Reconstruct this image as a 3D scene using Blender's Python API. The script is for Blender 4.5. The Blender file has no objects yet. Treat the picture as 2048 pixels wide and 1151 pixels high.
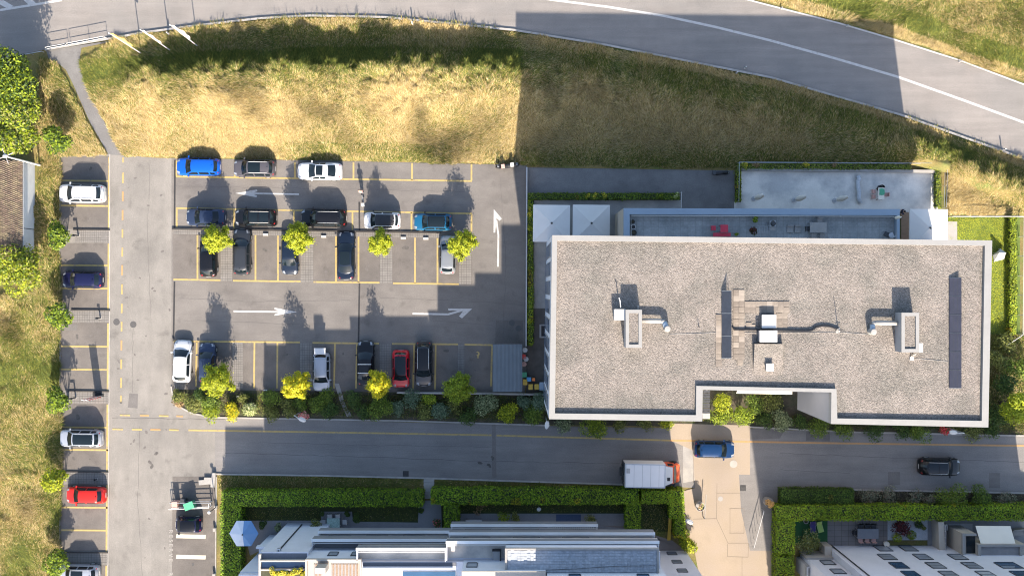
import bpy, math, random
import numpy as np
from mathutils import Vector, Matrix

random.seed(7)
RNG = np.random.default_rng(7)
PI = math.pi
SC = bpy.context.scene
COL = SC.collection

# ------------------------------------------------------------------ camera, sky, sun, exposure
CAM_H = 100.0           # drone height over the car park
PXM = 19.0              # photo pixels per metre on the ground
cd = bpy.data.cameras.new('camera')
cd.sensor_width = 36.0
cd.lens = 18.0 * CAM_H / (1024.0 / PXM)
cd.clip_start = 1.0
cd.clip_end = 2000.0
cam = bpy.data.objects.new('camera', cd)
cam.location = (0, 0, CAM_H)
COL.objects.link(cam)
SC.camera = cam

SUN_DIR = Vector((-0.2184, 1.6526, -1.0)).normalized()   # the way the light travels
EL = math.asin(-SUN_DIR.z)
w = bpy.data.worlds.new('World')
SC.world = w
w.use_nodes = True
nt = w.node_tree
bg = nt.nodes['Background']
sky = nt.nodes.new('ShaderNodeTexSky')
sky.sky_type = 'NISHITA'
sky.sun_disc = False
sky.sun_elevation = EL
sky.sun_rotation = math.atan2(-SUN_DIR.x, -SUN_DIR.y)
sky.air_density = 1.0
sky.dust_density = 1.8
sky.ozone_density = 0.8
bg.inputs['Strength'].default_value = 0.128
nt.links.new(sky.outputs[0], bg.inputs['Color'])

sl = bpy.data.lights.new('sun', 'SUN')
sl.energy = 4.6
sl.angle = math.radians(0.5)
sl.color = (1.0, 0.885, 0.745)
so = bpy.data.objects.new('sun', sl)
so.rotation_euler = SUN_DIR.to_track_quat('-Z', 'Y').to_euler()
so.location = (20, -60, 60)
COL.objects.link(so)

vs = SC.view_settings
SC.display_settings.display_device = 'sRGB'
vs.view_transform = 'Standard'
vs.look = 'None'
vs.gamma = 1.0
vs.exposure = 1.95
vs.use_curve_mapping = False
SC.render.engine = 'CYCLES'
SC.cycles.filter_width = 1.1

# ------------------------------------------------------------------ coordinates
def P(px, py, h=0.0):
    """a point of the photograph that lies h metres above the ground"""
    k = (1.0 - h / CAM_H) / PXM
    return ((px - 1024.0) * k, (575.5 - py) * k, h)
def G(px, py, z=0.0):
    """ground pixel, lifted straight up to z"""
    return ((px - 1024.0) / PXM, (575.5 - py) / PXM, z)
def M(n):
    return n / PXM

# ------------------------------------------------------------------ materials
MATS = {}
def mat(name, base, rough=0.8, metal=0.0, var=0.12, scale=6.0, spec=0.4, coat=0.0, bump=0.0, fine=0.0,
        fscale=60.0, hue=None, hscale=0.4, trans=0.0, attr=False, stretch=None):
    if name in MATS:
        return MATS[name]
    m = bpy.data.materials.new(name)
    m.use_nodes = True
    t = m.node_tree
    b = t.nodes['Principled BSDF']
    b.inputs['Roughness'].default_value = rough
    b.inputs['Metallic'].default_value = metal
    b.inputs['Specular IOR Level'].default_value = spec
    b.inputs['Coat Weight'].default_value = coat
    b.inputs['Coat Roughness'].default_value = 0.06
    tc = t.nodes.new('ShaderNodeTexCoord')
    vec = tc.outputs['Object']
    if stretch:
        mp = t.nodes.new('ShaderNodeMapping')
        mp.inputs['Scale'].default_value = stretch
        t.links.new(vec, mp.inputs['Vector'])
        vec = mp.outputs[0]
    def noise(s, det=4.0):
        n = t.nodes.new('ShaderNodeTexNoise')
        n.inputs['Scale'].default_value = s
        n.inputs['Detail'].default_value = det
        n.inputs['Roughness'].default_value = 0.6
        t.links.new(vec, n.inputs['Vector'])
        return n.outputs['Fac']
    if attr:
        a = t.nodes.new('ShaderNodeAttribute')
        a.attribute_name = 'Col'
        colour = a.outputs['Color']
    else:
        r = t.nodes.new('ShaderNodeRGB')
        r.outputs[0].default_value = (*base, 1)
        colour = r.outputs[0]
    if hue is not None:
        mx = t.nodes.new('ShaderNodeMix')
        mx.data_type = 'RGBA'
        rp = t.nodes.new('ShaderNodeValToRGB')
        rp.color_ramp.elements[0].position = 0.42
        rp.color_ramp.elements[1].position = 0.62
        t.links.new(noise(hscale, 5.0), rp.inputs['Fac'])
        t.links.new(rp.outputs['Color'], mx.inputs['Factor'])
        t.links.new(colour, mx.inputs[6])
        mx.inputs[7].default_value = (*hue, 1)
        colour = mx.outputs[2]
    def vary(src, fac, amount):
        mr = t.nodes.new('ShaderNodeMapRange')
        mr.inputs['From Min'].default_value = 0.3
        mr.inputs['From Max'].default_value = 0.7
        mr.inputs['To Min'].default_value = 1.0 - amount
        mr.inputs['To Max'].default_value = 1.0 + amount
        t.links.new(fac, mr.inputs['Value'])
        vm = t.nodes.new('ShaderNodeVectorMath')
        vm.operation = 'SCALE'
        t.links.new(src, vm.inputs[0])
        t.links.new(mr.outputs[0], vm.inputs['Scale'])
        return vm.outputs[0]
    if var:
        colour = vary(colour, noise(scale), var)
    if fine:
        colour = vary(colour, noise(fscale, 2.0), fine)
    t.links.new(colour, b.inputs['Base Color'])
    if bump:
        bp = t.nodes.new('ShaderNodeBump')
        bp.inputs['Strength'].default_value = bump
        bp.inputs['Distance'].default_value = 0.03
        t.links.new(noise(fscale * 0.6, 3.0), bp.inputs['Height'])
        t.links.new(bp.outputs[0], b.inputs['Normal'])
    if trans:
        tr = t.nodes.new('ShaderNodeBsdfTranslucent')
        ms = t.nodes.new('ShaderNodeMixShader')
        ms.inputs[0].default_value = trans
        t.links.new(colour, tr.inputs['Color'])
        t.links.new(b.outputs[0], ms.inputs[1])
        t.links.new(tr.outputs[0], ms.inputs[2])
        t.links.new(ms.outputs[0], t.nodes['Material Output'].inputs['Surface'])
    MATS[name] = m
    return m

def asphalt(name, base, dark, rough=0.88, streak=(1, 1, 1), spots=True):
    """worn asphalt: broad tone patches, streaks along the driving direction, aggregate speckle, a few cracks"""
    if name in MATS:
        return MATS[name]
    m = mat(name, base, rough, var=0.07, scale=0.35, fine=0.10, fscale=9.0, hue=dark, hscale=0.16, spec=0.25)
    t = m.node_tree
    b = t.nodes['Principled BSDF']
    src = b.inputs['Base Color'].links[0].from_socket
    tc = t.nodes.new('ShaderNodeTexCoord')
    mp = t.nodes.new('ShaderNodeMapping')
    mp.inputs['Scale'].default_value = streak
    t.links.new(tc.outputs['Object'], mp.inputs['Vector'])
    n = t.nodes.new('ShaderNodeTexNoise')
    n.inputs['Scale'].default_value = 0.9
    n.inputs['Detail'].default_value = 6
    n.inputs['Roughness'].default_value = 0.65
    t.links.new(mp.outputs[0], n.inputs['Vector'])
    mr = t.nodes.new('ShaderNodeMapRange')
    mr.inputs['From Min'].default_value = 0.3
    mr.inputs['From Max'].default_value = 0.7
    mr.inputs['To Min'].default_value = 0.88
    mr.inputs['To Max'].default_value = 1.1
    t.links.new(n.outputs['Fac'], mr.inputs['Value'])
    vm = t.nodes.new('ShaderNodeVectorMath')
    vm.operation = 'SCALE'
    t.links.new(src, vm.inputs[0])
    t.links.new(mr.outputs[0], vm.inputs['Scale'])
    # oil spots and dirt
    n2 = t.nodes.new('ShaderNodeTexNoise')
    n2.inputs['Scale'].default_value = 0.75
    n2.inputs['Detail'].default_value = 3
    t.links.new(tc.outputs['Object'], n2.inputs['Vector'])
    mr2 = t.nodes.new('ShaderNodeMapRange')
    mr2.inputs['From Min'].default_value = 0.60
    mr2.inputs['From Max'].default_value = 0.78
    mr2.inputs['To Min'].default_value = 1.0
    mr2.inputs['To Max'].default_value = 0.72
    t.links.new(n2.outputs['Fac'], mr2.inputs['Value'])
    vm2 = t.nodes.new('ShaderNodeVectorMath')
    vm2.operation = 'SCALE'
    t.links.new(vm.outputs[0], vm2.inputs[0])
    t.links.new(mr2.outputs[0], vm2.inputs['Scale'])
    t.links.new(vm2.outputs[0], b.inputs['Base Color'])
    if not spots:
        mr2.inputs['To Max'].default_value = 0.93
    return m

def paint(name, base, wear, amount=0.55):
    """road paint worn through to the asphalt in places"""
    if name in MATS:
        return MATS[name]
    m = mat(name, base, 0.7, var=0.08, scale=3.0, spec=0.3)
    t = m.node_tree
    b = t.nodes['Principled BSDF']
    src = b.inputs['Base Color'].links[0].from_socket
    tc = t.nodes.new('ShaderNodeTexCoord')
    n = t.nodes.new('ShaderNodeTexNoise')
    n.inputs['Scale'].default_value = 2.6
    n.inputs['Detail'].default_value = 6
    n.inputs['Roughness'].default_value = 0.7
    t.links.new(tc.outputs['Object'], n.inputs['Vector'])
    mr = t.nodes.new('ShaderNodeMapRange')
    mr.inputs['From Min'].default_value = amount
    mr.inputs['From Max'].default_value = amount + 0.14
    mr.inputs['To Max'].default_value = 0.8
    t.links.new(n.outputs['Fac'], mr.inputs['Value'])
    mx = t.nodes.new('ShaderNodeMix')
    mx.data_type = 'RGBA'
    t.links.new(mr.outputs[0], mx.inputs['Factor'])
    t.links.new(src, mx.inputs[6])
    mx.inputs[7].default_value = (*wear, 1)
    t.links.new(mx.outputs[2], b.inputs['Base Color'])
    return m

def gravel(name, ca, cb, scale=8.0):
    if name in MATS:
        return MATS[name]
    m = mat(name, ca, 0.95, var=0.10, scale=0.5, hue=cb, hscale=0.35, spec=0.2)
    t = m.node_tree
    b = t.nodes['Principled BSDF']
    src = b.inputs['Base Color'].links[0].from_socket
    tc = t.nodes.new('ShaderNodeTexCoord')
    v = t.nodes.new('ShaderNodeTexVoronoi')
    v.inputs['Scale'].default_value = scale
    t.links.new(tc.outputs['Object'], v.inputs['Vector'])
    sp = t.nodes.new('ShaderNodeSeparateColor')
    t.links.new(v.outputs['Color'], sp.inputs[0])
    mr = t.nodes.new('ShaderNodeMapRange')
    mr.inputs['To Min'].default_value = 0.64
    mr.inputs['To Max'].default_value = 1.32
    t.links.new(sp.outputs[0], mr.inputs['Value'])
    vm = t.nodes.new('ShaderNodeVectorMath')
    vm.operation = 'SCALE'
    t.links.new(src, vm.inputs[0])
    t.links.new(mr.outputs[0], vm.inputs['Scale'])
    t.links.new(vm.outputs[0], b.inputs['Base Color'])
    bp = t.nodes.new('ShaderNodeBump')
    bp.inputs['Strength'].default_value = 0.8
    bp.inputs['Distance'].default_value = 0.05
    bp.invert = True
    t.links.new(v.outputs['Distance'], bp.inputs['Height'])
    t.links.new(bp.outputs[0], b.inputs['Normal'])
    return m

ASPH_LANE = asphalt('asphalt_lane', (0.162, 0.150, 0.135), (0.132, 0.123, 0.112), streak=(1, 0.35, 1))
ASPH_LOT = asphalt('asphalt_lot', (0.124, 0.113, 0.103), (0.102, 0.093, 0.086), streak=(0.3, 1, 1))
ASPH_BAY = asphalt('asphalt_bay', (0.110, 0.098, 0.088), (0.088, 0.079, 0.072))
ASPH_ROAD = asphalt('asphalt_main_road', (0.165, 0.150, 0.138), (0.145, 0.135, 0.126), streak=(0.10, 1.4, 1), spots=False)
ASPH_STREET = asphalt('asphalt_street', (0.150, 0.140, 0.132), (0.130, 0.122, 0.116), streak=(0.14, 1.3, 1), spots=False)
ASPH_PATH = asphalt('asphalt_path', (0.125, 0.120, 0.116), (0.105, 0.100, 0.098))
ASPH_PATCH = asphalt('asphalt_patch', (0.108, 0.100, 0.094), (0.095, 0.088, 0.083))
CONCRETE = mat('concrete', (0.25, 0.235, 0.21), 0.9, var=0.14, scale=0.7, fine=0.07, fscale=12, hue=(0.20, 0.19, 0.18), hscale=0.3)
CONC_LIGHT = mat('concrete_light', (0.235, 0.222, 0.205), 0.85, var=0.10, scale=1.2, fine=0.05, fscale=14)
CONC_WALL = mat('concrete_wall', (0.30, 0.30, 0.30), 0.9, var=0.08, scale=1.5, fine=0.05, fscale=12)
PLAZA = mat('plaza_concrete', (0.23, 0.185, 0.137), 0.9, var=0.10, scale=0.5, fine=0.06, fscale=10, hue=(0.20, 0.163, 0.128), hscale=0.25)
TERRACE = mat('terrace_concrete', (0.56, 0.52, 0.46), 0.85, var=0.10, scale=0.4, fine=0.05, fscale=9, hue=(0.36, 0.345, 0.32), hscale=0.30)
KERB = mat('kerb_stone', (0.24, 0.225, 0.205), 0.9, var=0.15, scale=2.0)
PAVER = mat('paver_grey', (0.135, 0.125, 0.115), 0.9, var=0.14, scale=1.1, fine=0.08, fscale=10)
JOINT = mat('paver_joint', (0.075, 0.069, 0.063), 0.95, var=0.2, scale=2)
ROOFTILE = mat('roof_paver', (0.165, 0.138, 0.112), 0.9, var=0.22, scale=0.9, fine=0.08, fscale=10)
ROOFTILE2 = mat('roof_paver_dark', (0.135, 0.113, 0.093), 0.9, var=0.22, scale=0.9, fine=0.08, fscale=10)
ROOFTILE3 = mat('roof_paver_pale', (0.21, 0.18, 0.15), 0.9, var=0.15, scale=0.9)
YELLOW = paint('yellow_paint', (0.29, 0.215, 0.080), (0.15, 0.13, 0.105), 0.52)
ORANGE = paint('orange_paint', (0.30, 0.175, 0.075), (0.20, 0.16, 0.13), 0.56)
WHITE_P = paint('white_paint', (0.33, 0.32, 0.305), (0.18, 0.165, 0.15), 0.55)
WHITE_W = paint('white_paint_worn', (0.24, 0.225, 0.205), (0.17, 0.155, 0.14), 0.50)
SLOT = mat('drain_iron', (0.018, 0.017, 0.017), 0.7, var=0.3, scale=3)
IRON = mat('cast_iron', (0.055, 0.052, 0.05), 0.7, var=0.25, scale=12)
GRAVEL = gravel('roof_gravel', (0.160, 0.140, 0.123), (0.124, 0.113, 0.099), 12.5)
GRAVEL2 = gravel('roof_gravel_grey', (0.16, 0.155, 0.15), (0.19, 0.185, 0.18), 6.0)
PARAPET = mat('parapet_metal', (0.190, 0.185, 0.176), 0.6, var=0.05, scale=0.6, fine=0.03, fscale=5)
PLASTER = mat('white_plaster', (0.47, 0.48, 0.52), 0.8, var=0.05, scale=0.5, fine=0.03, fscale=8)
PLASTER_W = mat('warm_plaster', (0.30, 0.27, 0.235), 0.8, var=0.05, scale=0.5)
GREYWALL = mat('grey_cladding', (0.225, 0.225, 0.23), 0.7, var=0.05, scale=0.4)
CREAM = mat('cream_cladding', (0.34, 0.30, 0.25), 0.7, var=0.06, scale=0.8)
BLUEMETAL = mat('blue_grey_metal', (0.215, 0.265, 0.315), 0.5, metal=0.2, var=0.05, scale=0.5)
WHITEMET = mat('white_metal', (0.40, 0.39, 0.375), 0.45, var=0.05, scale=2)
GALV = mat('galvanised_steel', (0.36, 0.37, 0.38), 0.4, metal=0.55, var=0.08, scale=4)
DARKMET = mat('dark_metal', (0.03, 0.032, 0.035), 0.5, var=0.1, scale=5)
BLACKP = mat('black_plastic', (0.012, 0.012, 0.014), 0.55, var=0.1, scale=5)
RUBBER = mat('rubber', (0.014, 0.014, 0.014), 0.85, var=0.15, scale=12)
GLASS = mat('dark_glass', (0.006, 0.010, 0.013), 0.08, var=0.0, spec=0.3)
GLASS_B = mat('blue_glass', (0.03, 0.07, 0.13), 0.08, var=0.1, scale=1.0, spec=0.7)
WINGLASS = mat('window_glass', (0.20, 0.225, 0.26), 0.12, var=0.12, scale=0.8, spec=0.6)
SOLAR = mat('solar_cell', (0.035, 0.042, 0.058), 0.25, var=0.12, scale=2, spec=0.5)
SOLAR2 = mat('solar_cell_blue', (0.024, 0.025, 0.036), 0.3, var=0.12, scale=2, spec=0.5)
CORRUG = mat('corrugated_sheet', (0.080, 0.100, 0.116), 0.55, metal=0.2, var=0.08, scale=1.2)
CANVAS = mat('white_canvas', (0.52, 0.50, 0.475), 0.85, var=0.03, scale=1.0, trans=0.12)
CANVAS_B = mat('blue_canvas', (0.10, 0.20, 0.36), 0.85, var=0.05, scale=1.0)
CANVAS_L = mat('pale_blue_canvas', (0.44, 0.47, 0.52), 0.85, var=0.05, scale=1.0)
CREAMFAB = mat('cream_canvas', (0.62, 0.56, 0.46), 0.85, var=0.03, scale=1.0)
WOOD = mat('deck_wood', (0.20, 0.135, 0.09), 0.8, var=0.18, scale=2.0, stretch=(1, 8, 1))
WOODG = mat('grey_deck_wood', (0.21, 0.19, 0.18), 0.8, var=0.15, scale=1.5, stretch=(8, 1, 1))
BARK = mat('bark', (0.06, 0.045, 0.033), 0.95, var=0.25, scale=7)
TWIG = mat('dry_twigs', (0.15, 0.115, 0.085), 0.95, var=0.25, scale=7)
LEAF = mat('leaf', (0.1, 0.1, 0.02), 0.6, var=0.0, attr=True, trans=0.30, spec=0.22)
BLADE = mat('grass_blade', (0.1, 0.1, 0.02), 0.75, var=0.0, attr=True, trans=0.22, spec=0.2)
SOIL = mat('soil', (0.055, 0.045, 0.03), 0.95, var=0.3, scale=2.0, fine=0.2, fscale=9, hue=(0.035, 0.04, 0.018), hscale=0.7)
LAWNBASE = mat('lawn_base', (0.07, 0.10, 0.018), 0.95, var=0.25, scale=1.2, fine=0.2, fscale=10)
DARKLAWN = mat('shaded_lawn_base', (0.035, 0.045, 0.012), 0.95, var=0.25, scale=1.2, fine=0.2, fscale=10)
TURF = mat('artificial_turf', (0.018, 0.075, 0.022), 0.9, var=0.1, scale=3.0)
DRYGROUND = mat('dry_grass_base', (0.15, 0.115, 0.04), 0.95, var=0.25, scale=0.6, fine=0.25, fscale=7, hue=(0.07, 0.085, 0.02), hscale=0.30)
RED = mat('red_plastic', (0.42, 0.025, 0.05), 0.5, var=0.08, scale=4)
REDW = mat('signal_red', (0.5, 0.05, 0.035), 0.5, var=0.08, scale=4)
YPL = mat('yellow_plastic', (0.38, 0.25, 0.03), 0.5, var=0.08, scale=4)
BPL = mat('blue_plastic', (0.06, 0.22, 0.40), 0.5, var=0.08, scale=4)
OPL = mat('orange_plastic', (0.60, 0.16, 0.03), 0.5, var=0.08, scale=4)
GPL = mat('green_plastic', (0.06, 0.27, 0.15), 0.5, var=0.08, scale=4)
PINKP = mat('pink_plastic', (0.42, 0.24, 0.20), 0.6, var=0.08, scale=4)
TERRA = mat('terracotta', (0.26, 0.11, 0.06), 0.85, var=0.1, scale=4)
TILE = mat('clay_roof_tile', (0.088, 0.062, 0.046), 0.9, var=0.35, scale=3.0, fine=0.25, fscale=11, hue=(0.125, 0.100, 0.062), hscale=1.6)
SKIN = mat('skin', (0.40, 0.24, 0.17), 0.6, var=0.05)
HAIR = mat('hair', (0.025, 0.018, 0.014), 0.7, var=0.2, scale=20)
HEADL = mat('headlight_glass', (0.20, 0.21, 0.23), 0.15, var=0.0, spec=0.7)
TAILL = mat('taillight_glass', (0.32, 0.012, 0.012), 0.15, var=0.0, spec=0.6)

# ------------------------------------------------------------------ objects
def wmat(o):
    m = Matrix.Identity(4)
    while o is not None:
        m = o.matrix_basis @ m
        o = o.parent
    return m
def tag(o, label=None, cat=None, group=None, kind=None):
    if label: o['label'] = label
    if cat: o['category'] = cat
    if group: o['group'] = group
    if kind: o['kind'] = kind
    return o
def thing(name, label, cat, loc=(0, 0, 0), rotz=0.0, group=None):
    o = bpy.data.objects.new(name, None)
    o.empty_display_size = 0.3
    o.location = loc
    o.rotation_euler = (0, 0, rotz)
    COL.objects.link(o)
    return tag(o, label, cat, group)

class MB:
    def __init__(s, world=False):
        s.v, s.f = [], []
        s.world = world
    def add(s, vs, fs):
        n = len(s.v)
        s.v.extend(tuple(p) for p in vs)
        s.f.extend(tuple(i + n for i in f) for f in fs)
        return s
    def box(s, cx, cy, z0, sx, sy, sz, rot=0.0):
        c, sn = math.cos(rot), math.sin(rot)
        vs = []
        for z in (z0, z0 + sz):
            for x, y in ((-sx / 2, -sy / 2), (sx / 2, -sy / 2), (sx / 2, sy / 2), (-sx / 2, sy / 2)):
                vs.append((cx + x * c - y * sn, cy + x * sn + y * c, z))
        return s.add(vs, [(3, 2, 1, 0), (4, 5, 6, 7), (0, 1, 5, 4), (1, 2, 6, 5), (2, 3, 7, 6), (3, 0, 4, 7)])
    def prism(s, pts, z0, z1):
        n = len(pts)
        a = sum(pts[i][0] * pts[(i + 1) % n][1] - pts[(i + 1) % n][0] * pts[i][1] for i in range(n))
        if a < 0:
            pts = pts[::-1]
        vs = [(p[0], p[1], z0) for p in pts] + [(p[0], p[1], z1) for p in pts]
        fs = [tuple(range(n - 1, -1, -1)), tuple(range(n, 2 * n))]
        fs += [(i, (i + 1) % n, n + (i + 1) % n, n + i) for i in range(n)]
        return s.add(vs, fs)
    def sheet(s, pts, z):
        n = len(pts)
        a = sum(pts[i][0] * pts[(i + 1) % n][1] - pts[(i + 1) % n][0] * pts[i][1] for i in range(n))
        if a < 0:
            pts = pts[::-1]
        return s.add([(p[0], p[1], z) for p in pts], [tuple(range(n))])
    def tube(s, pts, r, n=6, r2=None):
        pts = [Vector(p) for p in pts]
        m = len(pts)
        vs, fs = [], []
        for i, p in enumerate(pts):
            d = (pts[min(i + 1, m - 1)] - pts[max(i - 1, 0)]).normalized()
            a = d.orthogonal().normalized() if abs(d.z) < 0.95 else d.cross(Vector((1, 0, 0))).normalized()
            b = d.cross(a)
            rr = r if r2 is None else r + (r2 - r) * i / max(1, m - 1)
            for k in range(n):
                t = 2 * PI * k / n
                vs.append(p + a * (rr * math.cos(t)) + b * (rr * math.sin(t)))
        for i in range(m - 1):
            for k in range(n):
                fs.append((i * n + k, i * n + (k + 1) % n, (i + 1) * n + (k + 1) % n, (i + 1) * n + k))
        fs.append(tuple(range(n - 1, -1, -1)))
        fs.append(tuple(range((m - 1) * n, m * n)))
        return s.add(vs, fs)
    def lathe(s, cx, cy, prof, n=16):
        vs, fs = [], []
        for r, z in prof:
            for k in range(n):
                t = 2 * PI * k / n
                vs.append((cx + r * math.cos(t), cy + r * math.sin(t), z))
        for i in range(len(prof) - 1):
            for k in range(n):
                fs.append((i * n + k, i * n + (k + 1) % n, (i + 1) * n + (k + 1) % n, (i + 1) * n + k))
        fs.append(tuple(range(n - 1, -1, -1)))
        fs.append(tuple(range((len(prof) - 1) * n, len(prof) * n)))
        return s.add(vs, fs)
    def grid(s, rows, flip=False):
        m, n = len(rows), len(rows[0])
        vs = [p for r in rows for p in r]
        fs = []
        for i in range(m - 1):
            for k in range(n - 1):
                q = (i * n + k, i * n + k + 1, (i + 1) * n + k + 1, (i + 1) * n + k)
                fs.append(q[::-1] if flip else q)
        return s.add(vs, fs)
    def line(s, a, b, w, z, ext=0.0):
        a, b = Vector(a[:2]), Vector(b[:2])
        d = (b - a).normalized()
        a, b = a - d * ext, b + d * ext
        nrm = Vector((-d.y, d.x)) * (w / 2)
        return s.add([(*(a - nrm), z), (*(b - nrm), z), (*(b + nrm), z), (*(a + nrm), z)], [(0, 1, 2, 3)])
    def strip(s, pts, w, z):
        pts = [Vector(p[:2]) for p in pts]
        L, R = [], []
        for i, p in enumerate(pts):
            d = (pts[min(i + 1, len(pts) - 1)] - pts[max(i - 1, 0)]).normalized()
            nrm = Vector((-d.y, d.x)) * (w / 2)
            L.append((*(p + nrm), z))
            R.append((*(p - nrm), z))
        return s.grid([R, L])
    def build(s, name, m, parent=None, smooth=False, world=None):
        me = bpy.data.meshes.new(name)
        vs = s.v
        if parent is not None and (s.world if world is None else world):
            inv = wmat(parent).inverted()
            vs = [inv @ Vector(p) for p in vs]
        me.from_pydata([tuple(p) for p in vs], [], s.f)
        me.materials.append(m)
        if smooth:
            me.shade_smooth()
        o = bpy.data.objects.new(name, me)
        o.parent = parent
        COL.objects.link(o)
        return o

def cloud(name, V, C, m, parent=None):
    """n loose quads or triangles (n,k,3) with a colour each: foliage and grass"""
    n, k = V.shape[0], V.shape[1]
    me = bpy.data.meshes.new(name)
    me.vertices.add(n * k)
    me.vertices.foreach_set('co', V.astype(np.float32).ravel())
    me.loops.add(n * k)
    me.loops.foreach_set('vertex_index', np.arange(n * k, dtype=np.int32))
    me.polygons.add(n)
    me.polygons.foreach_set('loop_start', np.arange(0, n * k, k, dtype=np.int32))
    me.update()
    ca = me.color_attributes.new('Col', 'FLOAT_COLOR', 'POINT')
    cc = np.ones((n, k, 4), np.float32)
    cc[:, :, :3] = np.clip(C, 0, 1)[:, None, :]
    ca.data.foreach_set('color', cc.ravel())
    me.materials.append(m)
    o = bpy.data.objects.new(name, me)
    o.parent = parent
    COL.objects.link(o)
    return o

def noise2(x, y, scale, seed=0):
    x, y = x * scale + seed * 17.3, y * scale + seed * 31.7
    xi, yi = np.floor(x).astype(np.int64), np.floor(y).astype(np.int64)
    fx, fy = x - xi, y - yi
    fx, fy = fx * fx * (3 - 2 * fx), fy * fy * (3 - 2 * fy)
    def h(a, b):
        n = (a * 374761393 + b * 668265263 + seed * 1442695) & 0x7fffffff
        n = ((n ^ (n >> 13)) * 1274126177) & 0x7fffffff
        return ((n ^ (n >> 16)) & 0xffff) / 65535.0
    return (h(xi, yi) * (1 - fx) + h(xi + 1, yi) * fx) * (1 - fy) + (h(xi, yi + 1) * (1 - fx) + h(xi + 1, yi + 1) * fx) * fy
def fbm(x, y, scale, seed=0):
    return 0.55 * noise2(x, y, scale, seed) + 0.3 * noise2(x, y, scale * 2.3, seed + 1) + 0.15 * noise2(x, y, scale * 5.1, seed + 2)

def inpoly(x, y, poly):
    c = np.zeros(x.shape, bool)
    n = len(poly)
    for i in range(n):
        x0, y0 = poly[i][0], poly[i][1]
        x1, y1 = poly[(i + 1) % n][0], poly[(i + 1) % n][1]
        if y0 == y1:
            continue
        t = ((y0 > y) != (y1 > y)) & (x < (x1 - x0) * (y - y0) / (y1 - y0) + x0)
        c ^= t
    return c

def leaf_quads(cen, nrm, size, asp=0.6):
    n = len(cen)
    nrm = nrm / (np.linalg.norm(nrm, axis=1, keepdims=True) + 1e-9)
    r = RNG.normal(size=(n, 3))
    a = np.cross(nrm, r)
    a /= np.linalg.norm(a, axis=1, keepdims=True) + 1e-9
    b = np.cross(nrm, a)
    s = np.asarray(size).reshape(-1, 1) if np.ndim(size) else size
    V = np.stack([cen + a * s, cen + b * s * asp, cen - a * s * 0.9 + nrm * s * 0.15, cen - b * s * asp], axis=1)
    return V

LEAFGAIN = np.array([1.5, 1.42, 1.2])
def leafcol(n, cols, wts=None, jit=0.22):
    cols = np.array(cols, float)
    idx = RNG.choice(len(cols), n, p=wts)
    return cols[idx] * LEAFGAIN * (1 + RNG.normal(size=(n, 1)) * jit).clip(0.45, 1.7)

# ------------------------------------------------------------------ the ground and the bank
ROAD_S = np.array([(-300, 178), (0, 118), (91, 99), (214, 78), (287, 65), (400, 50), (520, 36.5), (621, 31), (769, 34), (1030, 60),
                   (1215, 90), (1540, 154), (1801, 229), (2028, 310), (2300, 420)], float)
ROAD_N = [(2300, 270), (2048, 168), (1788, 78), (1562, 16), (1500, 0), (1380, -34), (1200, -70), (900, -95), (600, -95), (200, -62), (-300, 20)]
RIDGE = np.array([(120, 188), (250, 176), (400, 168), (700, 158), (1030, 160), (1200, 178), (1500, 226), (1800, 302), (2048, 402), (2300, 510)], float)
TOE = np.array([(120, 300), (250, 318), (600, 322), (1040, 330), (1470, 338), (1830, 332), (1900, 345), (2048, 432), (2300, 570)], float)
RH = np.array([(120, 0.0), (225, 0.0), (320, 2.2), (430, 2.9), (960, 2.9), (1050, 2.4), (1250, 1.6), (1800, 1.5), (2048, 1.8), (2300, 1.8)], float)
def yroad(x): return np.interp(x, ROAD_S[:, 0], ROAD_S[:, 1])
def yridge(x): return np.interp(x, RIDGE[:, 0], RIDGE[:, 1])
def ytoe(x): return np.interp(x, TOE[:, 0], TOE[:, 1])
def bank_h(gx, gy):
    yr, ym, yt = yroad(gx) + 8, yridge(gx), ytoe(gx)
    hm = np.interp(gx, RH[:, 0], RH[:, 1])
    ndist = np.minimum(76.0, np.maximum(ym - yr, 20))
    tn = np.clip((ym - gy) / ndist, 0, 1)
    ts = np.clip((gy - ym) / np.maximum(yt - ym, 20), 0, 1)
    f = np.where(gy < ym, 0.5 + 0.5 * np.cos(tn * PI), 1 - ts * ts * (3 - 2 * ts) * 0.5 - ts * 0.5)
    wx, wy = np.asarray(gx) / PXM, np.asarray(gy) / PXM
    rag = 1 + .55 * (fbm(wx, wy, .42, 7) - .5) + .5 * (fbm(wx, wy, 1.1, 9) - .5) * f
    return np.where(gx > 120, hm * f * rag, 0.0)

def sheet(name, px, z, m, kind='structure'):
    b = MB()
    b.sheet([G(*p) for p in px], z)
    return tag(b.build(name, m), kind=kind)

sheet('ground', [(-6000, -5000), (8000, -5000), (8000, 6000), (-6000, 6000)], -0.05, DRYGROUND)
xs = np.arange(120, 2301, 7.0)
rows = []
for v in np.linspace(0, 1, 60):
    r = []
    for x in xs:
        y = yroad(x) + 3 + v * (ytoe(x) + 4 - yroad(x) - 3)
        r.append(G(x, y, float(bank_h(np.array(x), np.array(y))) - 0.03))
    rows.append(r)
b = MB(); b.grid(rows, flip=True)
tag(b.build('grass_bank', DRYGROUND, smooth=True), kind='structure')

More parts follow.
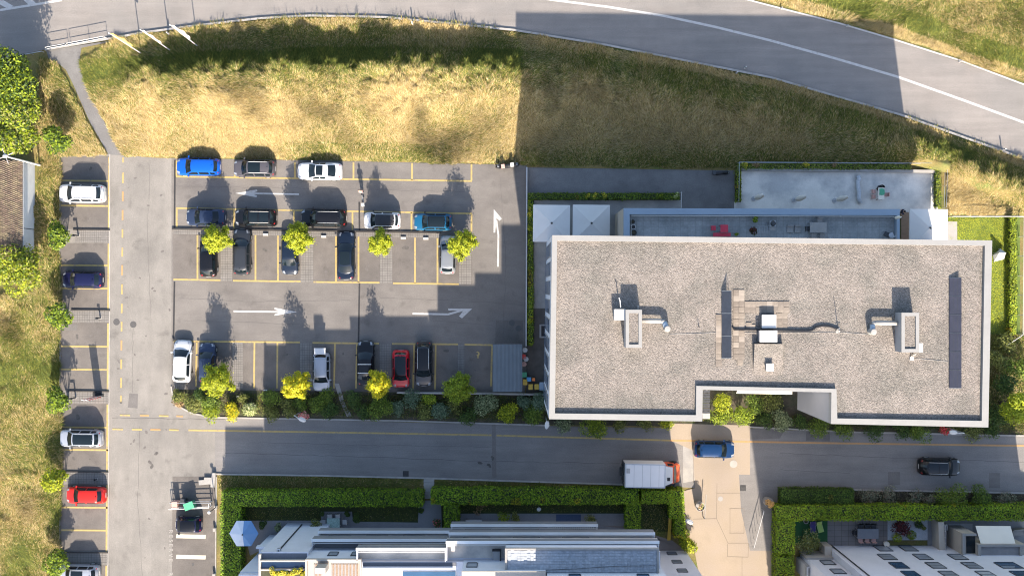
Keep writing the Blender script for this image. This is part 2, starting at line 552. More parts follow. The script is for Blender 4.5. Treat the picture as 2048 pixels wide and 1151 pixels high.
sheet('main_road', [tuple(p) for p in ROAD_S] + ROAD_N, 0.0, ASPH_ROAD)
sheet('car_park', [(343, 316), (640, 321), (1053, 330), (1053, 690), (1050, 786), (343, 778)], 0.0, ASPH_LOT)
sheet('drive_lane', [(120, 312), (217, 308), (245, 310), (343, 316), (343, 778), (352, 800), (362, 812), (385, 824), (430, 834), (430, 960), (428, 1300), (118, 1300)], -0.004, ASPH_LANE)
sheet('street', [(430, 834), (1100, 851), (1700, 862), (2400, 876), (2400, 992), (2048, 984), (1553, 975), (1395, 975), (1340, 972), (1250, 968), (845, 955), (430, 945)], -0.008, ASPH_STREET)
sheet('side_path', [(1053, 335), (1470, 341), (1470, 418), (1240, 470), (1240, 640), (1096, 640), (1053, 640)], 0.004, ASPH_PATH)
sheet('foot_path', [(92, 101), (150, 92), (232, 80), (212, 86), (163, 96), (158, 125), (170, 165), (186, 200), (216, 258), (246, 311), (217, 309), (180, 245), (146, 168), (132, 140), (118, 128), (100, 124)], 0.008, ASPH_PATH)
sheet('plaza', [(1340, 846), (1500, 850), (1500, 975), (1553, 976), (1553, 1400), (1408, 1400), (1400, 1160), (1390, 1105), (1352, 985), (1390, 975), (1386, 900), (1342, 880)], 0.004, PLAZA)

# left bays and the bays of the reserved strip
bays = [(312, 458), (486, 618), (645, 780), (807, 941), (968, 1101), (1129, 1300)]
for y0, y1 in bays:
    sheet('bay_surface', [(121, y0), (219, y0), (217, y1), (121, y1)], 0.002, ASPH_BAY)
sheet('bay_surface', [(346, 468), (944, 478), (944, 569), (346, 560)], 0.004, ASPH_BAY)
sheet('bay_surface', [(346, 682), (985, 689), (985, 786), (346, 778)], 0.004, ASPH_BAY)
sheet('bay_surface', [(345, 952), (432, 952), (430, 1300), (343, 1300)], 0.002, ASPH_BAY)

# paver strips: the joints lie open between single pavers, too small to pick apart
def paver_strip(name, x0, y0, x1, y1, n, mrows, skew=0.0, m=PAVER):
    b = MB()
    sheet(name + '_bed', [(x0, y0), (x1, y0 + skew), (x1, y1 + skew), (x0, y1)], 0.008, JOINT)
    dx, dy = (x1 - x0) / n, (y1 - y0) / mrows
    for i in range(n):
        for j in range(mrows):
            cx, cy = x0 + (i + .5) * dx, y0 + (j + .5) * dy + skew * (i + .5) / n
            p = G(cx, cy)
            b.box(p[0], p[1], 0.0, dx / PXM - 0.030, dy / PXM - 0.030, 0.020 + random.uniform(0, 0.006))
    o = b.build(name, m)
    return tag(o, kind='stuff')
for (x0, y0, x1, y1) in ((150, 460, 219, 485), (140, 620, 219, 644), (133, 782, 218, 806), (130, 943, 216, 967), (128, 1104, 216, 1128)):
    paver_strip('paver_strip', x0, y0, x1, y1, 16, 5)
for (x0, y0, x1, y1) in ((441, 469, 465, 562), (601, 471, 627, 564), (760, 474, 785, 566), (918, 476, 943, 568)):
    paver_strip('paver_strip', x0, y0, x1, y1, 5, 19)
for (x0, y0, x1, y1) in ((465, 684, 486, 776), (600, 685, 624, 778), (759, 687, 783, 779), (916, 688, 929, 782)):
    paver_strip('paver_strip', x0, y0, x1, y1, 5, 19)
paver_strip('paver_strip', 348, 459, 880, 468, 118, 2, 7)
paver_strip('paver_strip', 347, 763, 372, 778, 6, 3)

# ------------------------------------------------------------------ painted markings
def lines(name, segs, m, w=3.4, z=0.012, ext=0.0):
    b = MB()
    for i, (x0, y0, x1, y1) in enumerate(segs):
        b.line(G(x0, y0), G(x1, y1), w / PXM, z + 0.0006 * (i % 5), ext)
    return tag(b.build(name, m), kind='structure')
seg = [(352, 353, 944, 362), (352.5, 321, 352.5, 352), (470, 322, 470, 354), (590, 324, 590, 356), (707, 324, 707, 358), (824, 326, 824, 360), (943, 328, 943, 361),
       (352, 416, 944, 427), (353.5, 418, 353.5, 454), (468, 420, 468, 457), (588, 421, 588, 459), (705, 423, 705, 460), (823, 425, 823, 462), (943, 428, 943, 464)]
seg += [(395, 470, 395, 559), (511, 470, 511, 561), (556, 471, 556, 562), (672, 472, 672, 563), (717, 473, 717, 564), (830, 475, 830, 566), (875, 476, 875, 566),
        (347, 558.5, 441, 560), (466, 561, 601, 562.5), (627, 563.5, 759, 565), (786, 566, 918, 568)]
seg += [(346, 681.5, 465, 683), (465, 683, 600, 684), (625, 685, 758, 686.5), (784, 687, 916, 688), (929, 688.5, 985, 689.5), (393.5, 683, 392, 772), (509, 685, 508, 776), (555, 685, 554, 776),
        (670, 686, 668, 776), (714, 687, 712, 776), (828.5, 688, 826, 778), (871.5, 688, 870, 778), (984, 690, 982, 772)]
lines('bay_markings', seg, YELLOW)
seg = []
for y0, y1 in ((314, 460), (487, 619), (646, 781), (808, 942), (969, 1102), (1130, 1300)):
    seg.append((218.5 - (y0 - 312) * .007, y0, 218.5 - (y1 - 312) * .007, y1))
for y in (361, 411, 530, 576, 692, 738, 853.5, 898.5, 1013.5, 1059, 1175):
    seg.append((122, y, 216.5, y + .8))
lines('bay_markings', seg, YELLOW)
seg = []
ys = [(315, 325), (345, 366), (383, 402), (420, 440), (458, 475), (495, 513), (530, 550), (568, 588), (607, 626), (643, 662), (680, 700), (718, 737), (755, 775), (790, 803)]
for i, (a, c) in enumerate(ys):
    seg.append((246.3 - (a - 315) * .009, a, 246.3 - (c - 315) * .009, c))
sy = [s for i, s in enumerate(seg) if i not in (2, 6, 10, 3)]
so_ = [s for i, s in enumerate(seg) if i in (2, 6, 10, 3)]
sy += [(240, 829.5, 260, 830), (318, 831, 337, 831.5), (225, 857.5, 246, 858), (264, 858, 284, 858.5), (338, 859, 358, 859.5)]
so_ += [(280, 830, 298, 830.5), (353, 831.5, 366, 832), (301, 858.5, 321, 859)]
lines('lane_dashes', sy, YELLOW, 3.2)
lines('lane_dashes', so_, ORANGE, 3.2)
b = MB(); b.strip([G(377, 859.5), G(700, 864.5), G(983, 869.5)], 3.4 / PXM, 0.004)
b.strip([G(993, 870), G(1340, 880)], 3.4 / PXM, 0.004); tag(b.build('street_line', YELLOW), kind='structure')
b = MB(); b.strip([G(1340, 880), G(1700, 886), G(2300, 894)], 3.6 / PXM, 0.012); tag(b.build('street_line', ORANGE), kind='structure')
b = MB(); b.strip([G(1040, -12), G(1104, 0), G(1215, 14), G(1328, 32), G(1430, 54), G(1540, 81), G(1660, 114), G(1793, 153), G(1920, 198), G(2048, 245), G(2300, 345)], 4.8 / PXM, 0.005)
tag(b.build('road_centre_line', WHITE_P), kind='structure')
b = MB(); b.strip([G(1430, -18), G(1500, 1), G(1562, 17), G(1680, 47), G(1788, 79), G(1920, 121), G(2048, 169), G(2300, 271)], 3.2 / PXM, 0.005)
tag(b.build('road_edge_line', WHITE_P), kind='structure')
b = MB(); b.strip([G(-60, 38), G(0, 20.5), G(60, 11), G(124, 0.5)], 4.5 / PXM, 0.005)
for q in ([(-14, 2), (2, -2), (28, 13), (14, 17)], [(44, -2), (62, -3), (74, 9), (60, 12)], [(100, -6), (120, -6), (124, -1), (106, 3)]):
    b.sheet([G(*p) for p in q], 0.007)
tag(b.build('crossing_stripes', WHITE_P), kind='structure')
def arrow(name, polys, z=0.013):
    b = MB()
    for i, q in enumerate(polys):
        b.sheet([G(*p) for p in q], z + i * 0.002)
    return tag(b.build(name, WHITE_P), kind='structure')
arrow('direction_arrow', [[(470, 386.3), (514, 379), (515, 382.5), (503, 386.5), (514, 391), (513, 394.5)], [(500, 384.8), (598, 386.8), (598, 390), (500, 388)]])
arrow('direction_arrow', [[(594, 623.5), (549, 614.5), (549, 618), (562, 623), (549, 628), (549, 631)], [(467, 620.2), (563, 621.5), (563, 625), (467, 623.8)]])
arrow('direction_arrow', [[(944, 617), (896, 616.5), (897, 620.5), (927, 620.5), (918, 632), (924, 636)], [(825, 624.8), (896, 626.2), (926, 617.5), (928, 621), (897, 630), (825, 628.5)]])
arrow('direction_arrow', [[(987.5, 418), (987, 465), (990.5, 465), (993, 436), (999, 441.5), (1003.5, 437)], [(991, 440), (994.5, 440), (998.5, 470), (997.5, 533), (994, 533), (995, 470)]])
arrow('disc_marking', [[(952, 704), (955, 702), (958.5, 704), (959.5, 708), (957.5, 711), (957, 716), (955, 716), (954.5, 711), (952.5, 709), (955.5, 708.5), (956.5, 706), (955, 704.5)]])
MATS_ = bpy.data.objects['disc_marking'].data.materials; MATS_[0] = YELLOW
b = MB()
for y in (1067, 1108, 1151):
    b.sheet([G(353, y), G(412, y + 1.5), G(411, y + 9.5), G(352, y + 8)], 0.008)
tag(b.build('bay_bars', paint('cream_paint', (0.36, 0.33, 0.27), (0.2, 0.18, 0.15), 0.62)), kind='structure')
def ground_text(txt, px, py, size, rot, z=0.01):
    c = bpy.data.curves.new('reserved_lettering', 'FONT')
    c.body = txt
    c.size = size
    c.space_character = 1.55
    c.align_x = 'LEFT'
    c.align_y = 'CENTER'
    c.materials.append(WHITE_W)
    o = bpy.data.objects.new('reserved_lettering', c)
    o.location = G(px, py, z)
    o.rotation_euler = (0, 0, rot)
    COL.objects.link(o)
    return tag(o, kind='structure')
ground_text('RESERVE', 341.5, 1058, 0.62, -PI / 2)
ground_text('RESERVE', 341, 1143, 0.62, -PI / 2)

# patches, joints, drains
sheet('asphalt_repair', [(258, 786), (276, 787), (275, 816), (256, 814)], 0.001, ASPH_PATCH)
for q in ([(1475, 858), (1500, 858), (1500, 866), (1475, 866)], [(1612, 862), (1660, 863), (1660, 882), (1612, 881)], [(1500, 856), (1570, 857), (1560, 876), (1500, 878)]):
    sheet('asphalt_repair', q, -0.003, ASPH_PATCH)
sheet('asphalt_repair', [(1776, 943), (1800, 943), (1800, 969), (1776, 969)], -0.003, ASPH_LOT)
sheet('asphalt_repair', [(1978, 945), (2000, 945), (2000, 975), (1978, 975)], -0.003, ASPH_LOT)
sheet('asphalt_repair', [(984, 842), (991, 842), (993, 955), (984, 955)], -0.003, ASPH_LOT)
sheet('asphalt_repair', [(131, 648), (156, 648), (154, 660), (133, 660)], 0.006, ASPH_PATCH)
sheet('asphalt_repair', [(992, 640), (1046, 640), (1046, 686), (990, 686)], 0.003, ASPH_BAY)
for q in ([(1366, 870), (1386, 870), (1392, 960), (1366, 965)], ):
    sheet('asphalt_repair', q, 0.0, CONCRETE)
sheet('paved_verge', [(1478, 948), (1556, 950), (1553, 1100), (1500, 1100), (1482, 1020)], 0.006, ASPH_STREET)
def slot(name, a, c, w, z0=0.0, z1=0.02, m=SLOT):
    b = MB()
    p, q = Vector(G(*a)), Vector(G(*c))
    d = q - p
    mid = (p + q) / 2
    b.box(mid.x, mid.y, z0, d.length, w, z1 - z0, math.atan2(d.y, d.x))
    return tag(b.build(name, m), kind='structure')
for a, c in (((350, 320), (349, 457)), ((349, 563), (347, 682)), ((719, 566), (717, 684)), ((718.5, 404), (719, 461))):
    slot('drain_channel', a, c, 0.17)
PJ = [((1386, 902), (1387, 965)), ((1434, 965), (1433, 1036)), ((1433, 985), (1480, 985)), ((1433, 1036), (1456, 1085)), ((1456, 1085), (1496, 1085)), ((1455, 1086), (1455, 1112)), ((1455, 1112), (1496, 1113)),
      ((1497, 1085), (1496, 1113)), ((1459, 1016), (1488, 1016)), ((1460, 1016), (1460, 1065)), ((1488, 1016), (1488, 1065)), ((1386, 1037), (1433, 1036)), ((1459, 1065), (1488, 1065)), ((1484, 1112), (1484, 1200))]
b = MB()
for i, (a, c) in enumerate(PJ):
    b.line(G(*a), G(*c), 0.05, 0.008 + 0.0004 * i)
tag(b.build('plaza_joint', mat('plaza_joint', (.125, .102, .08), .9, var=.2)), kind='structure')
EDGE = mat('shadow_line_edging', (0.032, 0.029, 0.027), 0.9, var=0.2, scale=3)  # low walls coloured dark to stand for the shadow lines beside them
def low_wall(name, label, pts, w, h, m=CONC_WALL, z0=0.0, cat='wall'):
    b = MB()
    for a, c in zip(pts[:-1], pts[1:]):
        p, q = Vector(G(*a)), Vector(G(*c))
        d = q - p
        mid = (p + q) / 2
        b.box(mid.x, mid.y, z0, d.length + w * 0.98, w, h, math.atan2(d.y, d.x))
    return tag(b.build(name, m), label, cat)
low_wall('retaining_wall', 'long low retaining wall coloured dark for its shadow line between the second and third rows of parked cars', [(346, 457.5), (880, 465.5)], 0.16, 0.16, EDGE)
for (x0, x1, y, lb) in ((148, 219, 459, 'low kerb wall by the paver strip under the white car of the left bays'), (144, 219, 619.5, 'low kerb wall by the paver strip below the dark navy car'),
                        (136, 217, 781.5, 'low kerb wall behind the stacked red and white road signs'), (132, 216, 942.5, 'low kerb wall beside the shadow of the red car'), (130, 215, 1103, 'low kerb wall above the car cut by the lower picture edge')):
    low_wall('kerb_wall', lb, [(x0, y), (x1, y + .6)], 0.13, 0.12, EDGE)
low_wall('boundary_wall', 'thin grey boundary wall between car park and shaded path', [(1053.5, 337), (1052, 690)], 0.12, 0.75, CONC_WALL)
low_wall('bed_wall', 'pale concrete wall top along the planting bed south of the parked cars', [(797, 783), (1094, 787)], 0.14, 0.9, CONC_LIGHT)
# kerbs of the roads
b = MB()
kp = [p for p in ROAD_S if p[0] >= 91]
b.strip([G(p[0], p[1] + 1.2) for p in kp], 0.22, 0.17)
b.grid([[G(p[0], p[1] - 0.9, 0.0) for p in kp], [G(p[0], p[1] - 0.9, 0.17) for p in kp]])
tag(b.build('road_kerb', KERB), kind='structure')
def kerb(pts, w=0.16, h=0.11, m=KERB):
    b = MB()
    pts = [G(*p) for p in pts]
    for z in (h,):
        b.strip(pts, w, z)
    L, R = [], []
    vp = [Vector(p[:2]) for p in pts]
    for i, p in enumerate(vp):
        d = (vp[min(i + 1, len(vp) - 1)] - vp[max(i - 1, 0)]).normalized()
        n = Vector((-d.y, d.x)) * (w / 2)
        L.append(p + n); R.append(p - n)
    b.grid([[(*p, 0) for p in L], [(*p, h) for p in L]])
    b.grid([[(*p, h) for p in R], [(*p, 0) for p in R]])
    return tag(b.build('kerb', m), kind='structure')
kerb([(343, 772), (346, 790), (352, 803), (364, 815), (385, 826), (430, 834), (600, 837), (820, 841), (1100, 850)])
kerb([(432, 947), (640, 950), (845, 955), (1250, 968), (1340, 972)])
kerb([(1556, 976), (1800, 980), (2300, 990)])
kerb([(1340, 854), (1340, 846)]); kerb([(1500, 853), (1700, 863), (2300, 876)])
kerb([(219.5, 308), (219.5, 460), (219, 620), (218, 782), (217, 943), (216, 1104), (215, 1300)], 0.10, 0.02)
kerb([(120, 312), (120, 700), (119, 1300)], 0.10, 0.06)
kerb([(433, 952), (432, 1050), (431, 1300)], 0.12, 0.08)

def manhole(px, py, r, label, m=IRON, square=False):
    p = G(px, py, 0.0)
    if square:
        b = MB(); b.box(p[0], p[1], 0.0, r * 2, r * 2, 0.018)
        t = tag(b.build('drain_grate', m), label, 'drain grate')
        b = MB()
        for i in range(5):
            b.box(p[0], p[1] - r + (i + .5) * r * .4, 0.018, r * 1.7, r * .16, 0.012)
        o = b.build('grate_bar', IRON if m is SLOT else SLOT); o.parent = t
        return t
    b = MB(); b.lathe(p[0], p[1], [(r, 0.0), (r, 0.014), (r * .86, 0.015), (r * .84, 0.011), (0.01, 0.011)], 20)
    return tag(b.build('manhole_cover', m), label, 'manhole cover')
manhole(233, 643.5, .34, 'round iron manhole cover on the lane, left one of the pair by the dashes')
manhole(266.5, 648.5, .34, 'round iron manhole cover on the lane, right one of the pair by the dashes')
manhole(207, 472.5, .30, 'round drain cover set in the paver strip nearest the white car of the left bays', PAVER)
manhole(1024, 645, .32, 'dark manhole cover in the shaded corner, nearer the arrow')
manhole(1037, 656, .32, 'dark manhole cover in the shaded corner, nearer the boundary wall')
manhole(1467, 927, .40, 'large round cover in a square frame below the moving blue car', CONCRETE)
manhole(1441, 996.5, .26, 'pale round cover in the sunlit plaza', CONC_LIGHT)
manhole(811.5, 946.5, .30, 'square iron drain grate at the street edge by the hedge', SLOT, True)
manhole(1486, 975, .30, 'square iron drain grate on the sunlit plaza', SLOT, True)
manhole(242, 804, .14, 'small round valve cap where the lane dashes end')
manhole(405 - 19, 1128, .14, 'small dark gully lid between the white bars of the reserved bays')

# oil spots in the bays, sealed joints and tyre scuffs in the asphalt
OIL = mat('oil_stain', (0.062, 0.056, 0.051), 0.8, var=0.3, scale=4)
OIL2 = mat('faint_stain', (0.088, 0.079, 0.072), 0.85, var=0.2, scale=4)
def blot(b, px, py, r, z):
    k = random.randint(9, 13)
    ph = random.uniform(0, 6)
    pts = []
    for i in range(k):
        a = 2 * PI * i / k
        q = r * (1 + .35 * math.sin(2 * a + ph) + random.uniform(-.25, .25))
        pts.append(G(px + q * PXM * math.cos(a), py + q * PXM * math.sin(a)))
    b.sheet(pts, z)
spots = [(x, y) for y in (340, 385, 435, 510, 553, 598, 670, 715, 760, 830, 876, 922, 990, 1036, 1080) for x in (150, 185)]
spots += [(x, y) for x in (370, 418, 486, 533, 578, 650, 694, 740, 806, 852, 897) for y in (500, 540)] + [(x, y) for x in (368, 414, 532, 578, 645, 690, 735, 804, 850, 895, 955) for y in (705, 745)]
b, b2 = MB(), MB()
for i, (x, y) in enumerate(spots):
    if random.random() < .75:
        blot(b if random.random() < .4 else b2, x + random.uniform(-7, 7), y + random.uniform(-6, 6), random.uniform(.08, .30), .0102 + .00002 * i)
for i in range(26):
    blot(b2, random.uniform(230, 340), random.uniform(330, 1140), random.uniform(.05, .16), .0002 + .00001 * i)
for i, (x, y) in enumerate(((300, 924), (312, 906), (304, 932), (960, 925), (985, 915), (978, 930))):
    blot(b, x, y, .2, .0006 + .00002 * i)
tag(b.build('oil_stain', OIL), kind='structure'); tag(b2.build('oil_stain', OIL2), kind='structure')
b = MB()
def crack(pts, w, z):
    q = []
    for (x0, y0), (x1, y1) in zip(pts[:-1], pts[1:]):
        n = max(2, int(math.hypot(x1 - x0, y1 - y0) / 14))
        for k in range(n):
            q.append(G(x0 + (x1 - x0) * k / n + random.uniform(-1.1, 1.1), y0 + (y1 - y0) * k / n + random.uniform(-1.1, 1.1)))
    q.append(G(*pts[-1]))
    b.strip(q, w, z)
for i, (pts, w_) in enumerate((([(266, 655), (265, 785)], .03), ([(360, 596), (520, 603), (700, 600)], .03), ([(370, 640), (600, 648)], .025), ([(760, 595), (980, 604), (1046, 610)], .03), ([(356, 372), (590, 376), (930, 383)], .025), ([(1000, 350), (1012, 520), (1006, 680)], .03),
        ([(224, 835), (450, 838)], .035), ([(450, 905), (700, 912), (980, 922), (1240, 926)], .035), ([(500, 884), (760, 890), (985, 893)], .025), ([(1560, 905), (1800, 915), (2048, 923)], .035), ([(1560, 938), (1700, 946)], .03), ([(300, 330), (295, 470), (302, 640)], .025), ([(280, 850), (275, 1000), (285, 1150)], .03),
        ([(860, 640), (985, 650)], .03), ([(150, 320), (150, 352)], .02))):
    crack(pts, w_, (.0005 if pts[0][0] < 345 else (.0046 if pts[0][1] < 800 else -.0036)) + .00005 * i)
tag(b.build('sealed_crack', mat('crack_seal', (0.070, 0.064, 0.060), 0.9, var=.2, scale=3)), kind='structure')

# ------------------------------------------------------------------ grass
STRAW = [(.31, .235, .095), (.37, .29, .135), (.26, .18, .066), (.35, .28, .15)]
GREEN = [(.075, .098, .016), (.115, .128, .022), (.165, .165, .032), (.055, .08, .02)]
def grass(name, poly, dens, colour, hmul=1.0, lmul=1.0, wmul=1.0, hz=None, flow=0):
    pp = np.array(poly, float)
    x0, y0, x1, y1 = pp[:, 0].min(), pp[:, 1].min(), pp[:, 0].max(), pp[:, 1].max()
    n = int((x1 - x0) * (y1 - y0) / PXM ** 2 * dens)
    gx, gy = RNG.uniform(x0, x1, n), RNG.uniform(y0, y1, n)
    wob = 5 * (noise2(gx, gy, 0.09, 3) - .5) + 4 * (noise2(gx, gy, 0.35, 4) - .5)
    k = inpoly(gx + wob, gy + wob, poly)
    gx, gy = gx[k], gy[k]
    n = len(gx)
    x, y = (gx - 1024) / PXM, (575.5 - gy) / PXM
    z = bank_h(gx, gy) - 0.03 if hz is None else np.full(n, hz)
    th = PI / 2 + (fbm(x, y, 0.16, 11 + flow) - .5) * 6.0 + RNG.normal(size=n) * .45
    tuft = fbm(x, y, 0.9, 21)
    tall = noise2(x, y, .8, 23) > .80
    tuft = np.where(tall, tuft + .45, tuft)
    ln = (.18 + .36 * RNG.random(n)) * lmul * (.6 + .8 * tuft)
    hh = (.12 + .25 * RNG.random(n)) * hmul * (.5 + 1.0 * tuft)
    wd = (.013 + .015 * RNG.random(n)) * wmul
    c, s = np.cos(th), np.sin(th)
    base = np.stack([x, y, z], 1)
    side = np.stack([-s * wd, c * wd, np.zeros(n)], 1)
    mid = base + np.stack([c * ln * .45, s * ln * .45, hh * .85], 1)
    tip = base + np.stack([c * ln, s * ln, hh * (.75 + .5 * RNG.random(n))], 1)
    V = np.stack([base - side, mid - side * .8, tip, mid + side * .8], 1)
    C = colour(gx, gy, x, y)
    ca, sa = np.cos(th.mean()), np.sin(th.mean())
    clump = fbm(x * 1.5 + y * .5, y * 1.1 - x * .4, 1.15, 81) + .35 * (noise2(x, y, 3.1, 83) - .5)
    C = C * (0.80 + .40 * clump)[:, None]
    return tag(cloud(name, V, C, BLADE), kind='stuff')
def mixc(sw, n):
    st = np.array(STRAW)[RNG.integers(0, 4, n)]
    gr = np.array(GREEN)[RNG.integers(0, 4, n)]
    pick = (RNG.random(n) < np.clip(sw, 0, 1))[:, None]
    c = np.where(pick, st, gr)
    return c * (1 + RNG.normal(size=(n, 1)) * .20).clip(.5, 1.6)
def bank_col(gx, gy, x, y):
    n = len(gx)
    d = gy - yridge(gx)
    f = fbm(x, y, .22, 5) - .5
    sw = .10 + (d + 22) / 80.0
    sw = np.where(d < -58, .38, sw)
    sw = np.where(gy - yroad(gx) < 24, .68, sw)
    sw = np.clip(sw, .06, .93) + f * 1.25
    # greener along the foot of the bank, browner in the middle of the eastern half
    sw = np.where((gx > 1040) & (gx < 1830), np.clip(sw + .36, .14, .92) - np.clip((gy - 285) / 60, 0, .6), sw)
    sw = np.where((gx > 500) & (gx < 900) & (gy > 290), sw - .30, sw)
    sw = np.where((gx < 300) & (f > 0.05), sw - .25, sw)
    return mixc(sw, n)
def field_col(lo, amp, seed):
    def fn(gx, gy, x, y):
        return mixc(lo + (fbm(x, y, .20, seed) - .5) * amp, len(gx))
    return fn
bank_poly = [(float(x), float(yroad(x)) + 8) for x in np.arange(232, 2120, 60)] + [(2120, 470), (2048, 430), (1895, 430), (1892, 325), (1472, 326), (1470, 338), (1052, 331), (640, 321), (250, 314), (216, 256), (186, 198), (170, 160), (163, 122), (214, 96)]
grass('bank_grass', bank_poly, 560, bank_col)
grass('field_grass', [(-60, 600), (95, 585), (121, 590), (121, 1200), (-60, 1200)], 600, field_col(.44, 1.8, 41), 1.1, 1.2)
grass('field_grass', [(78, 120), (112, 128), (138, 165), (176, 245), (216, 312), (121, 316), (120, 600), (60, 600), (76, 400)], 420, field_col(.42, 1.4, 47))
def ne_col(gx, gy, x, y):
    d = gy - np.interp(gx, [1500, 1562, 1788, 2048, 2300], [0, 16, 78, 168, 270])
    sw = np.where(d > -22, .85, np.where(d > -62, .05, .42)) + (fbm(x, y, .22, 51) - .5) * .9
    return mixc(sw, len(gx))
grass('verge_grass', [(1502, -3), (1562, 13), (1790, 75), (2050, 164), (2150, 205), (2150, -60), (1480, -60)], 560, ne_col)
grass('verge_grass', [(436, 950), (845, 958), (845, 982), (436, 982)], 300, field_col(.22, .9, 55), .35, .5)
grass('verge_grass', [(868, 960), (1260, 972), (1260, 984), (868, 980)], 260, field_col(.05, .6, 56), .4, .5)
sheet('lawn', [(1895, 432), (2040, 432), (2040, 668), (1960, 668), (1895, 480)], -0.02, LAWNBASE)
def lawn_col(gx, gy, x, y):
    n = len(gx)
    c = leafcol(n, [(.13, .165, .014), (.175, .20, .018), (.11, .14, .014), (.20, .21, .028)], jit=.14)
    return c * (0.85 + .35 * fbm(x, y, .6, 61))[:, None]
grass('lawn_grass', [(1897, 435), (2018, 435), (2018, 668), (1900, 668)], 330, lawn_col, .22, .30, .8, hz=-.02)
def dull_col(gx, gy, x, y):
    return mixc(.28 + (fbm(x, y, .5, 66) - .5) * .8, len(gx))
grass('undergrowth', [(1880, 672), (2090, 672), (2090, 862), (1880, 858)], 200, dull_col, .9, .9)
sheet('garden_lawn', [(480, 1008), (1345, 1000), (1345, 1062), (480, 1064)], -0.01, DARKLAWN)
grass('garden_grass', [(486, 1016), (640, 1014), (640, 1040), (486, 1040)], 170, lambda a, c, x, y: mixc(0 * x + .12, len(x)), .25, .35, .8, hz=0)
grass('garden_grass', [(1280, 1005), (1345, 1005), (1345, 1060), (1290, 1080)], 170, lambda a, c, x, y: mixc(0 * x + .28, len(x)), .3, .4, .8, hz=0)
grass('garden_grass', [(716, 1012), (838, 1010), (836, 1042), (716, 1042)], 120, lambda a, c, x, y: mixc(0 * x + .08, len(x)), .25, .35, .8, hz=0)
grass('garden_grass', [(920, 1006), (1255, 1006), (1255, 1025), (920, 1025)], 120, lambda a, c, x, y: mixc(0 * x + .10, len(x)), .25, .35, .8, hz=0)
# planting beds
sheet('planting_bed', [(346, 778), (985, 786), (1096, 788), (1100, 849), (820, 839), (600, 835), (430, 832), (386, 824), (365, 813), (353, 800)], 0.03, SOIL)
sheet('planting_bed', [(1096, 760), (1420, 770), (1500, 770), (2060, 780), (2060, 870), (1700, 861), (1500, 852), (1344, 852), (1100, 849)], 0.0, SOIL)
sheet('planting_bed', [(1555, 977), (2300, 991), (2300, 1016), (1555, 1012)], 0.0, SOIL)
sheet('planting_bed', [(1056, 386), (1360, 386), (1360, 400), (1068, 400), (1066, 690), (1054, 690)], 0.02, SOIL)
sheet('trodden_path', [(669, 766), (678, 766), (690, 806), (704, 832), (694, 832), (682, 808)], 0.045, CONCRETE)
def bed_col(gx, gy, x, y):
    return leafcol(len(gx), [(.03, .05, .012), (.045, .07, .016), (.06, .075, .02), (.09, .08, .03)], jit=.25)
grass('ground_cover', [(350, 786), (985, 790), (1096, 792), (1098, 845), (820, 836), (600, 832), (430, 829), (390, 820), (368, 808), (356, 797)], 120, bed_col, .8, .6, 1.4, hz=.03)
grass('ground_cover', [(1560, 980), (2100, 990), (2100, 1012), (1560, 1010)], 150, lambda a, c, x, y: leafcol(len(x), [(.095, .085, .07), (.075, .08, .06), (.13, .11, .085)], jit=.25), .9, .5, 1.3, hz=0)
grass('ground_cover', [(1104, 838), (1500, 845), (1700, 856), (2060, 868), (2060, 845), (1104, 820)], 120, bed_col, .9, .6, 1.4, hz=0)

weedcol = lambda a, c, x, y: leafcol(len(x), [(.05, .07, .02), (.08, .09, .03), (.12, .10, .04)], jit=.25)
grass('kerb_weeds', [(420, 47), (560, 34), (700, 31), (840, 39), (1000, 57), (1000, 64), (840, 47), (700, 39), (560, 42), (420, 55)], 26, weedcol, 1.7, .8, 1.4)
grass('kerb_weeds', [(1800, 229), (1900, 262), (2040, 318), (2040, 326), (1900, 270), (1800, 237)], 22, weedcol, 1.5, .8, 1.4)
grass('kerb_weeds', [(118, 312), (124, 312), (124, 1150), (118, 1150)], 30, weedcol, .9, .8, 1.3, hz=0)

# ------------------------------------------------------------------ trees, shrubs, hedges
LIME = [(.170, .200, .010), (.135, .17, .010), (.215, .23, .014), (.07, .10, .010)]
GOLD = [(.30, .27, .010), (.25, .245, .012), (.15, .185, .012), (.33, .285, .012)]
FRESH = [(.12, .165, .012), (.085, .13, .011), (.16, .195, .018), (.055, .085, .011)]
MIDG = [(.075, .115, .016), (.055, .09, .014), (.10, .14, .022), (.035, .06, .012)]
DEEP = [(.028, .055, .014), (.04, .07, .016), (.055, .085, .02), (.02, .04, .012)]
OLIVE = [(.10, .115, .03), (.075, .09, .022), (.13, .14, .045), (.05, .06, .018)]
GREYG = [(.12, .15, .085), (.09, .115, .065), (.17, .20, .12), (.05, .07, .035)]
BLUEG = [(.06, .095, .065), (.045, .075, .05), (.09, .125, .085)]
CREAMG = [(.30, .32, .17), (.20, .23, .10), (.09, .13, .04), (.36, .37, .22)]
BROWNL = [(.16, .11, .06), (.12, .085, .05), (.20, .15, .085)]
MAROON = [(.045, .010, .012), (.07, .015, .018), (.03, .008, .01)]
REDF = [(.42, .03, .04), (.32, .02, .035), (.50, .10, .10), (.06, .09, .03)]
PINKF = [(.50, .22, .24), (.42, .10, .12), (.55, .35, .34), (.10, .13, .05)]
YELF = [(.45, .36, .03), (.36, .30, .03), (.20, .22, .03), (.10, .13, .02)]

